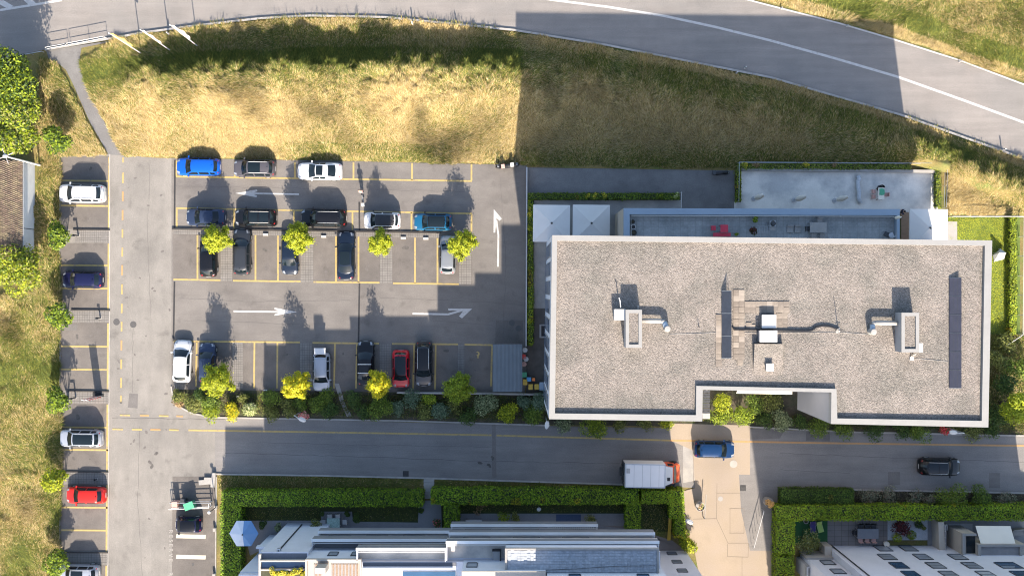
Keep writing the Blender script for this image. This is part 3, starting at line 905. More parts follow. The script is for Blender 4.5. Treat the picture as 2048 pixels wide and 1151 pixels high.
def bay_tree(label, px, py, r, h, cols, group=None, nb=29):
    bx, by, _ = P(px, py, h * .55)
    t = thing('bay_tree', label, 'tree', (bx, by, 0), 0, group)
    tr = MB()
    tr.tube([(0, 0, 0), (.03, .02, h * .3), (0, .03, h * .6), (0, 0, h * .9)], .085, 7, .02)
    cen, nrm = [], []
    for i in range(nb):
        a = i * 2.399 + random.uniform(-.4, .4)
        rad = r * math.sqrt((i + .6) / nb) * random.uniform(.80, 1.08)
        q = rad / r
        z0 = h * random.uniform(.20, .38)
        z1 = h * (1.0 - .50 * q ** 1.3) * random.uniform(.84, 1.02)
        s = Vector((math.cos(a) * rad * .25, math.sin(a) * rad * .25, z0))
        e = Vector((math.cos(a) * rad, math.sin(a) * rad, z1))
        m = s.lerp(e, .5) + Vector((math.cos(a), math.sin(a), -.3)) * (.18 * rad)
        if i % 2 == 0:
            tr.tube([s, m, e], .028, 4, .008)
        n = int(270 * (.7 + .5 * q))
        tt = RNG.random(n) ** .8
        S, Mm, E = np.array(s), np.array(m), np.array(e)
        p = ((1 - tt) ** 2)[:, None] * S + (2 * tt * (1 - tt))[:, None] * Mm + (tt ** 2)[:, None] * E
        sp = (.50 * (1 - .62 * tt) * r / 1.4)[:, None]
        off = RNG.normal(size=(n, 3)) * sp * .62
        cen.append(p + off)
        nrm.append(off + np.array([math.cos(a) * .12, math.sin(a) * .12, .28]) + RNG.normal(size=(n, 3)) * .10)
    cen, nrm = np.concatenate(cen), np.concatenate(nrm)
    n = len(cen)
    C = leafcol(n, cols, [.35, .3, .2, .15])
    tr.build('trunk', BARK, t)
    cloud('crown', leaf_quads(cen, nrm, RNG.uniform(.065, .125, n)), C, LEAF, t)
    return t

def blob_points(n, r, h, zb, lobes, flat=.9):
    """leaf positions on a lumpy mass of lobes with outward normals"""
    cen, nrm = [], []
    L = []
    for i in range(lobes):
        a = random.uniform(0, 2 * PI)
        q = math.sqrt(random.random()) * .62 if i else 0
        lr = r * random.uniform(.38, .58) if lobes > 1 else r
        lz = zb + (h - zb) * (random.uniform(.45, .72) * (1 - .45 * q * q)) if lobes > 1 else zb + (h - zb) * .5
        L.append((math.cos(a) * q * r, math.sin(a) * q * r, lz, lr, min(lr * flat, (h - lz) * 1.02) if lobes > 1 else (h - zb) * .5))
    ar = np.array([l[3] ** 2 for l in L]); ar = ar / ar.sum()
    for l, f in zip(L, ar):
        k = max(8, int(n * f))
        d = RNG.normal(size=(k, 3)); d /= np.linalg.norm(d, axis=1, keepdims=True)
        d[:, 2] = np.abs(d[:, 2]) * np.where(RNG.random(k) < .78, 1, -.8)
        rr = (RNG.uniform(.70, 1.06, k) ** 1)[:, None]
        cen.append(d * rr * np.array([l[3], l[3], l[4]]) + np.array(l[:3]))
        nrm.append(d * np.array([.55, .55, .9]) + np.array([0, 0, .25]) + RNG.normal(size=(k, 3)) * .42)
    return np.concatenate(cen), np.concatenate(nrm)

def shrub(label, px, py, r, h, cols, n=700, lobes=7, name='shrub', cat='shrub', leaf=(.06, .13), wts=None, z0=0.0, group=None, zb=.12, spike=0.0, part='foliage', core=True):
    bx, by, _ = P(px, py, z0 + h * .6)
    t = thing(name, label, cat, (bx, by, z0), random.uniform(0, 6) * 0, group)
    cen, nrm = blob_points(n, r, h, zb * h, lobes)
    k = len(cen)
    if spike:
        d = cen - np.array([0, 0, h * .2])
        cen = cen + d / np.linalg.norm(d, axis=1, keepdims=True) * (RNG.random((k, 1)) ** 3) * spike
    cen[:, 2] = np.maximum(cen[:, 2], .04)
    cloud(part, leaf_quads(cen, nrm, RNG.uniform(leaf[0], leaf[1], k)), leafcol(k, cols, wts), LEAF, t)
    b = MB()
    for i in range(5):
        a = i * 2.4
        b.tube([(0, 0, 0), (math.cos(a) * r * .3, math.sin(a) * r * .3, h * .35), (math.cos(a) * r * .55, math.sin(a) * r * .55, h * .62)], max(.02, r * .04), 5, .01)
    b.build('stem' if r < 2 else 'trunk', BARK, t)
    return t

def hedge(label, rects, h, cols, dens=210, name='hedge', leaf=(.055, .11), group=None, wts=None):
    """a clipped hedge: rects in photo pixels at the hedge top"""
    p0 = P((rects[0][0] + rects[0][2]) / 2, (rects[0][1] + rects[0][3]) / 2, h)
    t = thing(name, label, 'hedge', (p0[0], p0[1], 0), 0, group)
    V, core = [], MB(True)
    cs, ns = [], []
    for (x0, y0, x1, y1) in rects:
        a, c = P(x0, y1, h), P(x1, y0, h)
        lx, ly = c[0] - a[0], c[1] - a[1]
        core.box((a[0] + c[0]) / 2, (a[1] + c[1]) / 2, 0.02, max(.1, lx - .22), max(.1, ly - .22), h - .16)
        def put(n, x, y, z, nx, ny, nz):
            j = RNG.normal(size=(n, 3)) * .045
            bul = .26 * (fbm(np.asarray(x), np.asarray(y) + np.asarray(z), .9, 71) - .5)
            cs.append(np.stack([x + nx * bul, y + ny * bul, z + nz * bul], 1) + j)
            ns.append(np.array([nx, ny - .22 * abs(nz), nz]) + RNG.normal(size=(n, 3)) * (.32 if nz else .45))
        n = int(lx * ly * dens)
        put(n, RNG.uniform(a[0], c[0], n), RNG.uniform(a[1], c[1], n), np.full(n, h - .04), 0, 0, 1)
        n = int(lx * h * dens * .5)
        for yy, s in ((a[1], -1), (c[1], 1)):
            put(n, RNG.uniform(a[0], c[0], n), np.full(n, yy), RNG.uniform(.05, h, n), 0, s, 0)
        n = int(ly * h * dens * .5)
        for xx, s in ((a[0], -1), (c[0], 1)):
            put(n, np.full(n, xx), RNG.uniform(a[1], c[1], n), RNG.uniform(.05, h, n), s, 0, 0)
    cen, nrm = np.concatenate(cs), np.concatenate(ns)
    cen = cen - np.array([p0[0], p0[1], 0])
    shoot = (RNG.random(len(cen)) < .05) & (cen[:, 2] > h * .8)
    cen[shoot, 2] += RNG.uniform(.03, .26, shoot.sum())
    keep = ~((noise2(cen[:, 0] + p0[0], cen[:, 1] + p0[1], 1.6, 97) > .88) & (RNG.random(len(cen)) < .55))
    cen, nrm = cen[keep], nrm[keep]
    k = len(cen)
    cc = leafcol(k, cols, wts, .24)
    wx, wy = cen[:, 0] + p0[0], cen[:, 1] + p0[1]
    cc = cc * (.62 + .76 * fbm(wx, wy, .55, 91))[:, None]
    brown = noise2(wx, wy, .8, 95) > .90
    cc[brown] = cc[brown] * np.array([1.5, .95, .9])
    cloud('foliage', leaf_quads(cen, nrm, RNG.uniform(leaf[0], leaf[1], k)), cc, LEAF, t)
    core.build('branch_core', mat('hedge_core', (.022, .03, .012), .95, var=.2, scale=5), t)
    return t

G1 = 'small trees between the parking bays'
bay_tree('yellow-green bay tree over the roof of a black car, leftmost of the third row', 431, 477, 1.45, 5.4, LIME, G1)
bay_tree('yellow-green bay tree above the dark car facing the lane in the third row', 596, 474, 1.55, 5.6, LIME, G1)
bay_tree('smaller round yellow-green bay tree between two empty bays under the white and black mini car', 760, 484, 1.35, 5.3, LIME, G1, 22)
bay_tree('yellow-green bay tree beside the silver car and the turquoise-sided car', 924, 488, 1.55, 5.5, LIME, G1, 26)
bay_tree('yellow-green bay tree hiding the rear of the dark blue car, at the planting bed', 431, 760, 1.7, 6.0, LIME, G1, 28)
bay_tree('golden-yellow bay tree left of the silver estate with the open tailgate', 591, 771, 1.5, 6.4, GOLD, G1, 26)
bay_tree('golden-yellow bay tree between the black pickup and the red small car', 757, 768, 1.4, 6.2, GOLD, G1, 24)
bay_tree('fresh green bay tree by the empty bays near the corrugated shelter', 917, 775, 1.6, 4.6, FRESH, G1, 26)

G2 = 'bushy small trees along the left bays'
shrub('bushy green tree in the dry grass at the end of the foot path', 111, 277, 1.55, 3.6, [FRESH[0], FRESH[1], MIDG[0], DEEP[3]], 1900, 10, 'small_tree', 'tree', (.09, .17), None, 0, G2)
shrub('bushy green tree between white house wall and paver strip with round drain', 115, 469, 1.6, 3.4, [FRESH[0], FRESH[1], MIDG[0], DEEP[3]], 1900, 10, 'small_tree', 'tree', (.09, .17), None, 0, G2)
shrub('bushy green tree by the paver strip next to a bent lamp with no car near', 118, 628, 1.5, 3.3, [FRESH[0], FRESH[1], MIDG[0], DEEP[3]], 1700, 9, 'small_tree', 'tree', (.09, .17), None, 0, G2)
shrub('bushy green tree beside the stacked red and white road signs', 116, 799, 1.5, 3.8, [FRESH[0], FRESH[1], MIDG[0], DEEP[3]], 1700, 9, 'small_tree', 'tree', (.09, .17), None, 0, G2)
shrub('bushy yellow-green tree beside the red car', 113, 961, 1.45, 3.3, LIME, 1600, 9, 'small_tree', 'tree', (.09, .17), None, 0, G2)
shrub('bushy green tree near the lower picture edge beside the car cut by it', 107, 1127, 1.5, 3.5, [FRESH[0], FRESH[1], MIDG[0], DEEP[3]], 1600, 9, 'small_tree', 'tree', (.09, .17), None, 0, G2)
shrub('tall dark and lime tree at the top of the grove by the main road', 16, 152, 3.0, 8.6, [LIME[1], FRESH[0], DEEP[3], DEEP[1]], 9500, 20, 'broadleaf_tree', 'tree', (.09, .17))
shrub('broad yellow-green tree in the middle of the grove left of the foot path', 22, 214, 2.7, 7.4, [OLIVE[2], LIME[1], FRESH[0], DEEP[3]], 9000, 20, 'broadleaf_tree', 'tree', (.09, .17))
shrub('lower green tree of the grove beside the tall lamp mast above the tiled roof', 34, 272, 2.1, 5.4, [OLIVE[2], LIME[1], FRESH[0], DEEP[3]], 6000, 16, 'broadleaf_tree', 'tree', (.11, .2))
shrub('dark green tree at the left picture edge of the grove', -20, 170, 3.0, 8.2, MIDG, 6000, 16, 'broadleaf_tree', 'tree', (.09, .17))
shrub('large rounded yellow-green tree below the tiled roof house', 36, 546, 2.75, 5.2, [LIME[0], OLIVE[2], FRESH[2], MIDG[1]], 5600, 16, 'broadleaf_tree', 'tree', (.09, .18))

# planting bed between car park and street
SH = [
    (360, 790, .8, 1.0, OLIVE, 'olive shrub at the rounded kerb corner under the white estate car', 500),
    (357, 806, .6, .7, BROWNL, 'small rusty brown shrub on the rounded kerb corner', 350),
    (385, 806, 1.1, 1.4, OLIVE, 'pale olive shrub between the kerb corner and the big spreading shrub', 800),
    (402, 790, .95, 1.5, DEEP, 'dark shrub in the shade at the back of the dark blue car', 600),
    (421, 824, 1.25, 1.7, [FRESH[0], LIME[0], FRESH[2], MIDG[0]], 'bright spreading shrub leaning over the kerb left of the yellow shrub', 1000),
    (420, 800, 1.1, 2.1, MIDG, 'dark green conical shrub behind the bright spreading shrub', 900),
    (468, 823, 1.0, 1.3, GOLD, 'golden-yellow shrub at the kerb where the street shade begins', 900),
    (504, 812, .95, 1.4, CREAMG, 'round cream-flowered shrub beside the golden-yellow shrub', 1000),
    (487, 797, .55, .9, OLIVE, 'narrow olive shrub above the cream-flowered shrub', 320),
    (540, 800, 1.2, 1.3, MIDG, 'mid green shrub right of the cream-flowered shrub', 800),
    (545, 824, 1.0, .9, OLIVE, 'low olive shrub at the kerb right of the cream-flowered shrub', 600),
    (577, 815, 1.0, 1.1, OLIVE, 'olive shrub under the golden bay tree', 600),
    (603, 806, .9, 1.2, MIDG, 'mid green shrub right below the golden bay tree', 550),
    (636, 806, 1.2, 1.4, MIDG, 'broad green shrub in front of the silver estate bonnet', 900),
    (660, 820, 1.1, 1.2, DEEP, 'deep green shrub left of the trodden path at the kerb', 700),
    (654, 793, .9, 1.2, MIDG, 'green shrub left of the trodden path near the bays', 550),
    (704, 800, 1.0, 1.3, DEEP, 'deep green shrub right of the trodden path', 700),
    (755, 812, 1.6, 2.3, MIDG, 'largest green shrub of the bed, below the golden tree by the red car', 1500),
    (728, 822, 1.0, 1.1, DEEP, 'deep green shrub at the kerb left of the largest shrub', 600),
    (791, 812, 1.0, 1.5, BLUEG, 'blue-green shrub right of the largest shrub', 700),
    (824, 797, 1.0, 1.4, BLUEG, 'blue-green shrub under the wall behind the red small car', 750),
    (847, 822, 1.0, 1.1, OLIVE, 'olive shrub at the kerb below the black and grey off-roader', 650),
    (857, 797, .8, 1.3, FRESH, 'fresh green shrub under the wall behind the black and grey off-roader', 500),
    (884, 822, 1.15, 1.4, BLUEG, 'blue-green shrub below the fresh green bay tree', 800),
    (908, 814, .9, 1.0, OLIVE, 'low olive shrub between the blue-green shrub and the grey-leaved shrub', 500),
    (938, 830, 1.0, 1.1, DEEP, 'deep green shrub at the kerb under the grey-leaved shrub', 600),
    (972, 808, 1.25, 1.9, GREYG, 'rounded grey-leaved shrub under the corrugated shelter', 1300),
    (1017, 824, 1.1, 1.7, LIME, 'lime green spiky shrub between grey-leaved shrub and building corner', 1200),
    (1047, 805, .9, 1.5, BLUEG, 'blue-green shrub right above the lime green spiky shrub', 650),
    (1068, 826, 1.25, 1.6, MIDG, 'speckled green shrub at the left corner of the gravel roof building', 1000),
    (1080, 800, 1.1, 2.0, BLUEG, 'dark blue-green shrub between play toys and speckled shrub', 800),
    (1125, 845, 1.0, 1.2, GREYG, 'grey-leaved shrub peeping out under the left end of the roof edge', 600),
    (1190, 852, 1.5, 1.8, FRESH, 'bright green bush bulging into the street below the roof edge', 1500),
    (1240, 848, .9, .9, OLIVE, 'low olive shrub right of the bright bush at the street', 450),
    (1290, 847, 1.0, .9, OLIVE, 'low yellow-green shrub left of the sunlit plaza under the roof edge', 500),
    (1330, 847, .8, .7, LIME, 'small lime shrub at the corner of the sunlit plaza', 400),
    (1446, 800, 1.2, 2.6, LIME, 'lime green shrub at the top of the roof notch', 1000),
    (1445, 832, 1.35, 2.2, FRESH, 'sunlit green shrub beside the plaza in the roof notch', 1300),
    (1485, 827, 1.3, 2.5, FRESH, 'sunlit green shrub in the middle of the roof notch', 1200),
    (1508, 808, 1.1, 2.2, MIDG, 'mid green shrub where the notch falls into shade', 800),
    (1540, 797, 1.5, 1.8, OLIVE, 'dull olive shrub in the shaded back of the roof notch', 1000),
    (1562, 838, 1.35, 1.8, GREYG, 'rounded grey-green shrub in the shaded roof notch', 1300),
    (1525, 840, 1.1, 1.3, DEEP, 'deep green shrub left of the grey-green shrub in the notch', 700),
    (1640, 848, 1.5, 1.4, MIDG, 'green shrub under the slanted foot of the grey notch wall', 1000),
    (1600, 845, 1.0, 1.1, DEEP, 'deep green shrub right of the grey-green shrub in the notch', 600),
    (1690, 858, 1.2, 1.2, MIDG, 'low green shrub at the street right of the notch', 700),
    (1755, 860, 1.3, 1.0, DEEP, 'low deep green shrub at the street under the roof edge, left of the next bush', 700),
    (1838, 861, 1.4, 1.4, MIDG, 'bulging green bush at the street left of the red flowers', 900),
    (1800, 860, 1.0, 1.0, DEEP, 'low dark bush between two green bushes under the roof edge', 500),
    (1945, 862, 1.2, .8, OLIVE, 'low olive shrub under the right corner of the roof', 500),
    (1985, 862, 1.0, .8, DEEP, 'low dark shrub just right of the roof corner', 450),
]
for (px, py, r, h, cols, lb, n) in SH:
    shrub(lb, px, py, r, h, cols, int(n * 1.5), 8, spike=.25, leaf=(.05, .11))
t = thing('dry_bush', 'leafless grey-brown bush under the large yellow-green tree in the bed', 'shrub', G(440, 797, 0.03))
b = MB()
for i in range(70):
    a, l = random.uniform(0, 6.28), random.uniform(.5, 1.5)
    z = random.uniform(.5, 1.3)
    p = Vector((math.cos(a) * l * .5, math.sin(a) * l * .5, z * .7))
    b.tube([(0, 0, 0), p, p + Vector((math.cos(a + random.uniform(-1, 1)) * l * .5, math.sin(a) * l * .5, z * .35))], .014, 3, .005)
b.build('twigs', TWIG, t)
shrub('pink flowering rose bush beside a white lamp head at the kerb', 608, 830, .62, 1.3, PINKF, 520, 6, 'rose_bush', 'bush', (.05, .10), part='blossom')
shrub('red flowering rose bush at the street under the right roof edge', 1888, 859, .62, 1.2, REDF, 560, 6, 'rose_bush', 'bush', (.045, .09), part='blossom')

# right of the building
shrub('tall sunlit yellow-green tree at the right picture edge near the street', 2032, 812, 1.9, 5.6, [LIME[0], FRESH[2], LIME[1], FRESH[0]], 3000, 11, 'broadleaf_tree', 'tree', (.09, .18))
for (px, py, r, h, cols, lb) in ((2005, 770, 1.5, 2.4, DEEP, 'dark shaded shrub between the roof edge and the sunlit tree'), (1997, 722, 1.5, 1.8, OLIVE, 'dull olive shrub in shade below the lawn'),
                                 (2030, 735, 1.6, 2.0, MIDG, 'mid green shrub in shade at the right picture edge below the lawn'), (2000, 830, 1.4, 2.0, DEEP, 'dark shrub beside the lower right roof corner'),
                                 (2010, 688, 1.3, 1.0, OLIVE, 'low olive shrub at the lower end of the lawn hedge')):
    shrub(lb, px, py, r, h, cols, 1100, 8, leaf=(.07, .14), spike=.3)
hedge('loose green hedge along the right side of the small lawn', [(2021, 434, 2033, 668)], .9, [FRESH[0], FRESH[2], MIDG[0], LIME[1]], 190, leaf=(.06, .12))

# shaded beds round the terraces
G3 = 'low shrubs in the narrow beds round the terrace'
hedge('low dark green hedge in the narrow bed left of the parasols', [(1056, 398, 1066, 690)], .7, [MIDG[0], FRESH[1], DEEP[2], LIME[1]], 170)
hedge('low green hedge between the shaded path and the parasol terrace', [(1056, 386, 1358, 398)], .7, [MIDG[0], MIDG[1], DEEP[2], FRESH[1]], 170)
hedge('low hedge of mixed plants along the white rail of the big terrace', [(1476, 328, 1822, 338)], .6, [MIDG[0], OLIVE[0], FRESH[1], OLIVE[2]], 150)
hedge('low hedge of yellow and green plants left of the big terrace', [(1473, 340, 1482, 402)], .7, [OLIVE[0], FRESH[1], LIME[1], MIDG[0]], 150)
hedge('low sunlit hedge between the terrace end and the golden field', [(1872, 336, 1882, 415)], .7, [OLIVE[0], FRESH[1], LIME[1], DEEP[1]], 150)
for (px, py, cols, lb) in ((1176, 391, YELF, 'yellow tuft in the path hedge, first of three above the left parasol gap'), (1190, 391, YELF, 'yellow tuft in the path hedge, second of three above the parasols'), (1210, 391, YELF, 'yellow tuft in the path hedge, third of three above the right parasol'),
                           (1320, 392, FRESH, 'bright green tuft near the right end of the path hedge'), (1354, 391, CREAMG, 'cream tuft at the right end of the path hedge'),
                           (1059, 428, YELF, 'yellow-orange tuft in the narrow bed left of the parasols'), (1059, 457, LIME, 'lime tuft in the narrow bed left of the parasols'),
                           (1059, 640, LIME, 'lime tuft in the narrow bed beside the shaded manholes'), (1490, 330, YELF, 'yellow tuft at the left corner of the terrace rail'), (1511, 329, BROWNL, 'straw-coloured tuft along the terrace rail near its left corner'),
                           (1613, 331, YELF, 'yellow tuft midway along the terrace rail'), (1668, 331, BROWNL, 'straw-coloured tuft midway along the terrace rail'), (1860, 331, YELF, 'sunlit yellow tuft at the right end of the terrace rail')):
    shrub(lb, px, py, .42, .95, cols, 190, 4, 'tufted_plant', 'plant', (.05, .10), group=None, core=False)
# hedges of the terraced houses
HL = [(.115, .195, .012), (.085, .155, .012), (.155, .225, .018), (.055, .10, .012)]
hedge('long clipped hedge with a sunlit arm turning down beside the reserved bays', [(443, 983, 845, 1012), (441, 1012, 481, 1160)], 2.0, HL, 170)
hedge('clipped hedge right of the stepping-stone gap with two short arms', [(862, 979, 1278, 1008), (888, 1008, 917, 1060), (1253, 1008, 1281, 1063)], 2.0, HL, 170)
hedge('short clipped hedge with a sunlit bend at the plaza corner', [(1283, 980, 1345, 1006), (1340, 980, 1368, 1036), (1350, 1036, 1370, 1075)], 2.0, [HL[0], HL[2], LIME[1], HL[1]], 180)
hedge('clipped hedge with a long arm beside the plaza on the right', [(1553, 1011, 2090, 1040), (1553, 1040, 1590, 1108), (1553, 1112, 1588, 1200)], 2.0, [HL[0], HL[2], HL[1], LIME[1]], 170)
hedge('dark clipped front hedge at the street right of the plaza', [(1562, 978, 1708, 1011)], 1.3, [(.035, .065, .012), (.05, .085, .014), (.025, .05, .01), (.06, .10, .018)], 200)
shrub('rounded yellow-green bush in the street bed, left of a pair', 1905, 996, 1.75, 1.7, [OLIVE[0], MIDG[0], FRESH[1], DEEP[2]], 1900, 7, 'bush', 'bush', (.05, .11))
shrub('rounded dark green bush in the street bed, right of a pair', 1958, 997, 1.6, 1.6, [DEEP[1], MIDG[1], DEEP[2], MIDG[0]], 1600, 7, 'bush', 'bush', (.05, .11))
for (px, py, r, lb) in ((1735, 995, 1.2, 'first grey-leaved shrub right of the dark front hedge'), (1780, 993, 1.3, 'second grey-leaved shrub of the street bed'), (1825, 996, 1.3, 'third grey-leaved shrub of the street bed'), (1862, 998, .9, 'grey-leaved shrub just left of the rounded yellow-green bush'), (2010, 1000, 1.2, 'grey-leaved shrub right of the rounded dark bush')):
    shrub(lb, px, py, r, .8, [(.10, .115, .085), (.13, .14, .11), (.075, .085, .06), (.14, .11, .09)], 700, 7, 'shrub', 'shrub', (.05, .10), spike=.2)
shrub('sunlit lime shrub at the plaza wall corner of the left houses', 1375, 1090, 1.3, 1.8, LIME, 1300, 8, leaf=(.06, .12))
shrub('lime shrub beside the white lamp at the plaza', 1362, 1062, .9, 1.4, FRESH, 700, 6, leaf=(.06, .12))

# ------------------------------------------------------------------ vehicles
def carpaint(name, c, metal=0.15, rough=0.28):
    return mat('paint_' + name, c, rough, metal=metal, var=0.02, scale=1.0, spec=0.25, coat=0.22)
# kind: windscreen foot, roof front, roof rear, rear glass foot (share of length); bonnet height front, back, belt, roof, tail height
KINDS = {
    'hatch': (.25, .40, .84, .965, .70, .92, .95, 1.47, .90),
    'suv':   (.24, .38, .87, .97, .82, 1.06, 1.08, 1.66, 1.02),
    'estate': (.26, .40, .88, .975, .70, .93, .96, 1.48, .92),
    'sedan': (.27, .42, .70, .86, .68, .92, .96, 1.43, .98),
    'coupe': (.29, .44, .68, .88, .64, .88, .92, 1.36, .98),
    'mini':  (.22, .35, .86, .955, .76, .94, .98, 1.42, .92),
    'van':   (.20, .33, .93, .985, .80, 1.05, 1.08, 1.80, 1.0),
    'micro': (.13, .30, .84, .985, .66, .90, .95, 1.46, .85),
    'cabrio': (.28, .40, .56, .74, .68, .92, .96, 1.46, 1.0),
}
FW = [(0, .66), (.012, .78), (.03, .87), (.06, .935), (.1, .972), (.16, .992), (.25, 1.0), (.75, 1.0), (.86, .99), (.92, .965), (.96, .915), (.985, .83), (1.0, .70)]
def car(label, px, py, L, W, ang, kind, pm, roof_m=None, top=None, rails=None, fwd=None, name='parked_car', group='cars in the car park', extras=()):
    wsb, rf, rr, rb, h0, h1, hb, hr, ht = KINDS[kind]
    x, y, _ = P(px, py, .8)
    t = thing(name, label, 'car', (x, y, 0), ang, group)
    hw = W / 2
    X = lambda f: L / 2 - f * L
    ff = [a for a, _ in FW]; ww = [a for _, a in FW]
    wid = lambda f: hw * float(np.interp(f, ff, ww))
    def top_z(f):
        fs = [0, .012, .05, .10, wsb, rb if rb < .95 else .93, .985, 1.0]
        zs = [.50, h0 - .07, h0 + .0, h0 + .35 * (h1 - h0), h1, hb if kind not in ('sedan', 'coupe', 'cabrio') else ht, ht - .06, .60]
        return float(np.interp(f, fs, zs))
    def sec(f):
        w_, z = wid(f), top_z(f)
        cr = .045
        return [(0, z + cr), (.35 * w_, z + cr * .85), (.62 * w_, z + cr * .45), (.84 * w_, z - .005), (.94 * w_, z - .06), (.99 * w_, z - .20), (w_, min(z - .25, .55)), (.97 * w_, .34), (.90 * w_, .20)]
    def surf(f, v, up=.012):
        s = sec(f)
        q = abs(v) * wid(f)
        zz = float(np.interp(q, [a for a, _ in s[:6]], [b_ for _, b_ in s[:6]]))
        return (X(f), math.copysign(q, v), zz + up)
    stations = sorted(set([0, .006, .012, .03, .06, .1, .14, .2, wsb, .34, .45, .56, .66, .76, .86, .92, .95, .97, .985, .994, 1.0]))
    b = MB()
    rows = []
    for f in stations:
        s = sec(f)
        rows.append([(X(f), -a, z) for a, z in s[::-1]] + [(X(f), a, z) for a, z in s[1:]])
    b.grid(rows, flip=True)
    nn = len(rows[0])
    b.f.append(tuple(range(nn - 1, -1, -1)) if False else tuple(range(nn)))
    k0 = (len(rows) - 1) * nn
    b.f.append(tuple(range(k0 + nn - 1, k0 - 1, -1)))
    # cabin shell
    def wb(f): return wid(f) * .88
    wA, wB, wC, wD = wb(wsb) * .98, hw * .70, hw * .70, wid(rb) * .80
    zA, zD = top_z(wsb) + .01, top_z(rb) + .01
    bow = .035
    def ctop(s, v):
        """top skin: s 0..1 windscreen, 1..2 roof, 2..3 rear glass"""
        if s <= 1:
            u = s; f = wsb + (rf - wsb) * u; w_ = wA + (wB - wA) * u; z = zA + (hr - .03 - zA) * (u ** .88)
            bw = bow * (1 - .5 * u)
        elif s <= 2:
            u = s - 1; f = rf + (rr - rf) * u; w_ = wB + (wC - wB) * u; z = hr - .03 + .045 * math.sin(PI * (0.15 + .75 * u)) - .02 * u
            bw = bow * (.5 - u)
        else:
            u = s - 2; f = rr + (rb - rr) * u; w_ = wC + (wD - wC) * u; z = (hr - .055) + (zD - (hr - .055)) * (u ** 1.15)
            bw = -bow * (.5 + .5 * u)
        return Vector((X(f - bw * (1 - v * v)), v * w_, z - .05 * v * v - (.03 * abs(v) ** 5)))
    def cside(s, q, sg):
        e = ctop(s, sg)
        f = (L / 2 - e.x) / L
        f2 = min(max(f, wsb), rb)
        lo = Vector((e.x, sg * wid(f2) * .93, min(top_z(f2) - .03, e.z)))
        m = e.lerp(lo, q)
        m.y += sg * .035 * math.sin(PI * q)
        return m
    S_ = [0, .25, .5, .75, 1, 1.15, 1.5, 1.85, 2, 2.25, 2.5, 2.75, 3]
    Vv = [-1, -.8, -.5, 0, .5, .8, 1]
    if kind != 'cabrio':
        c = MB()
        c.grid([[tuple(ctop(s, v)) for v in Vv] for s in S_], flip=True)
        for sg in (-1, 1):
            c.grid([[tuple(cside(s, q, sg)) for q in (0, .33, .66, 1)] for s in S_], flip=(sg < 0))
        b.add(c.v, c.f)
    bo = b.build('body', pm, t, smooth=True)
    def panel(nm, m, s0, s1, v0, v1, up, ns=4, nv=5):
        p = MB()
        p.grid([[tuple(ctop(s0 + (s1 - s0) * i / ns, v0 + (v1 - v0) * k / nv) + Vector((.0, 0, up)) + Vector((up * (1 if s1 <= 1 else (-1 if s0 >= 2 else 0)), 0, 0))) for k in range(nv + 1)] for i in range(ns + 1)], flip=True)
        return p.build(nm, m, t, smooth=True)
    if kind != 'cabrio':
        panel('windscreen', GLASS, .04, .97, -.90, .90, .014)
        panel('rear_window', GLASS, 2.05, 2.80 if kind not in ('suv', 'estate', 'hatch', 'van', 'mini', 'micro') else 2.62, -.86, .86, .014)
        for sg in (-1, 1):
            ss = [(.42, 1.30), (1.36, 1.86)] if kind in ('mini', 'micro', 'coupe') else ([(.42, 1.28), (1.34, 1.80), (1.86, 2.35)] if kind in ('suv', 'estate', 'van') else [(.42, 1.36), (1.42, 2.05)])
            for a, c_ in ss:
                p = MB()
                p.grid([[tuple(cside(a + (c_ - a) * i / 4, q, sg) + Vector((0, sg * .012, .004))) for q in (.08, .45, .86)] for i in range(5)], flip=(sg < 0))
                p.build('side_window', GLASS, t, smooth=True)
        if roof_m:
            panel('roof_panel', roof_m, .98, 2.03, -.93, .93, .016, 6, 6)
        if top == 'sunroof':
            panel('sunroof', GLASS, 1.06, 1.62, -.78, .78, .020)
        elif top == 'glassroof':
            panel('sunroof', GLASS, 1.05, 1.95, -.80, .80, .020)
        elif top == 'split':
            panel('sunroof', GLASS, 1.06, 1.45, -.80, .80, .020)
            panel('sunroof', GLASS, 1.50, 1.93, -.80, .80, .020)
        if rails:
            for sg in (-1, 1):
                r = MB()
                r.tube([ctop(s, sg * .90) + Vector((0, 0, .02 if i in (0, 6) else .06)) for i, s in enumerate([1.05, 1.12, 1.3, 1.5, 1.7, 1.88, 1.96])], .022, 5)
                r.build('roof_rail', rails, t, smooth=True)
        # antenna fin
        p = ctop(1.93, 0)
        a = MB(); a.add([(p.x + .1, -.02, p.z - .01), (p.x + .1, .02, p.z - .01), (p.x - .08, .02, p.z - .01), (p.x - .08, -.02, p.z - .01), (p.x - .06, 0, p.z + .10)], [(0, 1, 4), (1, 2, 4), (2, 3, 4), (3, 0, 4)])
        a.build('antenna', pm, t)
    # cowl strip, grille, lamps, mirrors, wheels, bumpers
    p = MB(); p.grid([[surf(wsb - .022, v, .010) for v in (-.8, -.4, 0, .4, .8)], [surf(wsb + .004, v, .012) for v in (-.8, -.4, 0, .4, .8)]], flip=True)
    p.build('wiper_cowl', BLACKP, t)
    p = MB(); p.add([(X(0) + .008, -.34 * W / 2, .40), (X(0) + .008, .34 * W / 2, .40), (X(0.004) + .008, .30 * W / 2, .52), (X(0.004) + .008, -.30 * W / 2, .52)], [(0, 1, 2, 3)])
    p.build('grille', BLACKP, t)
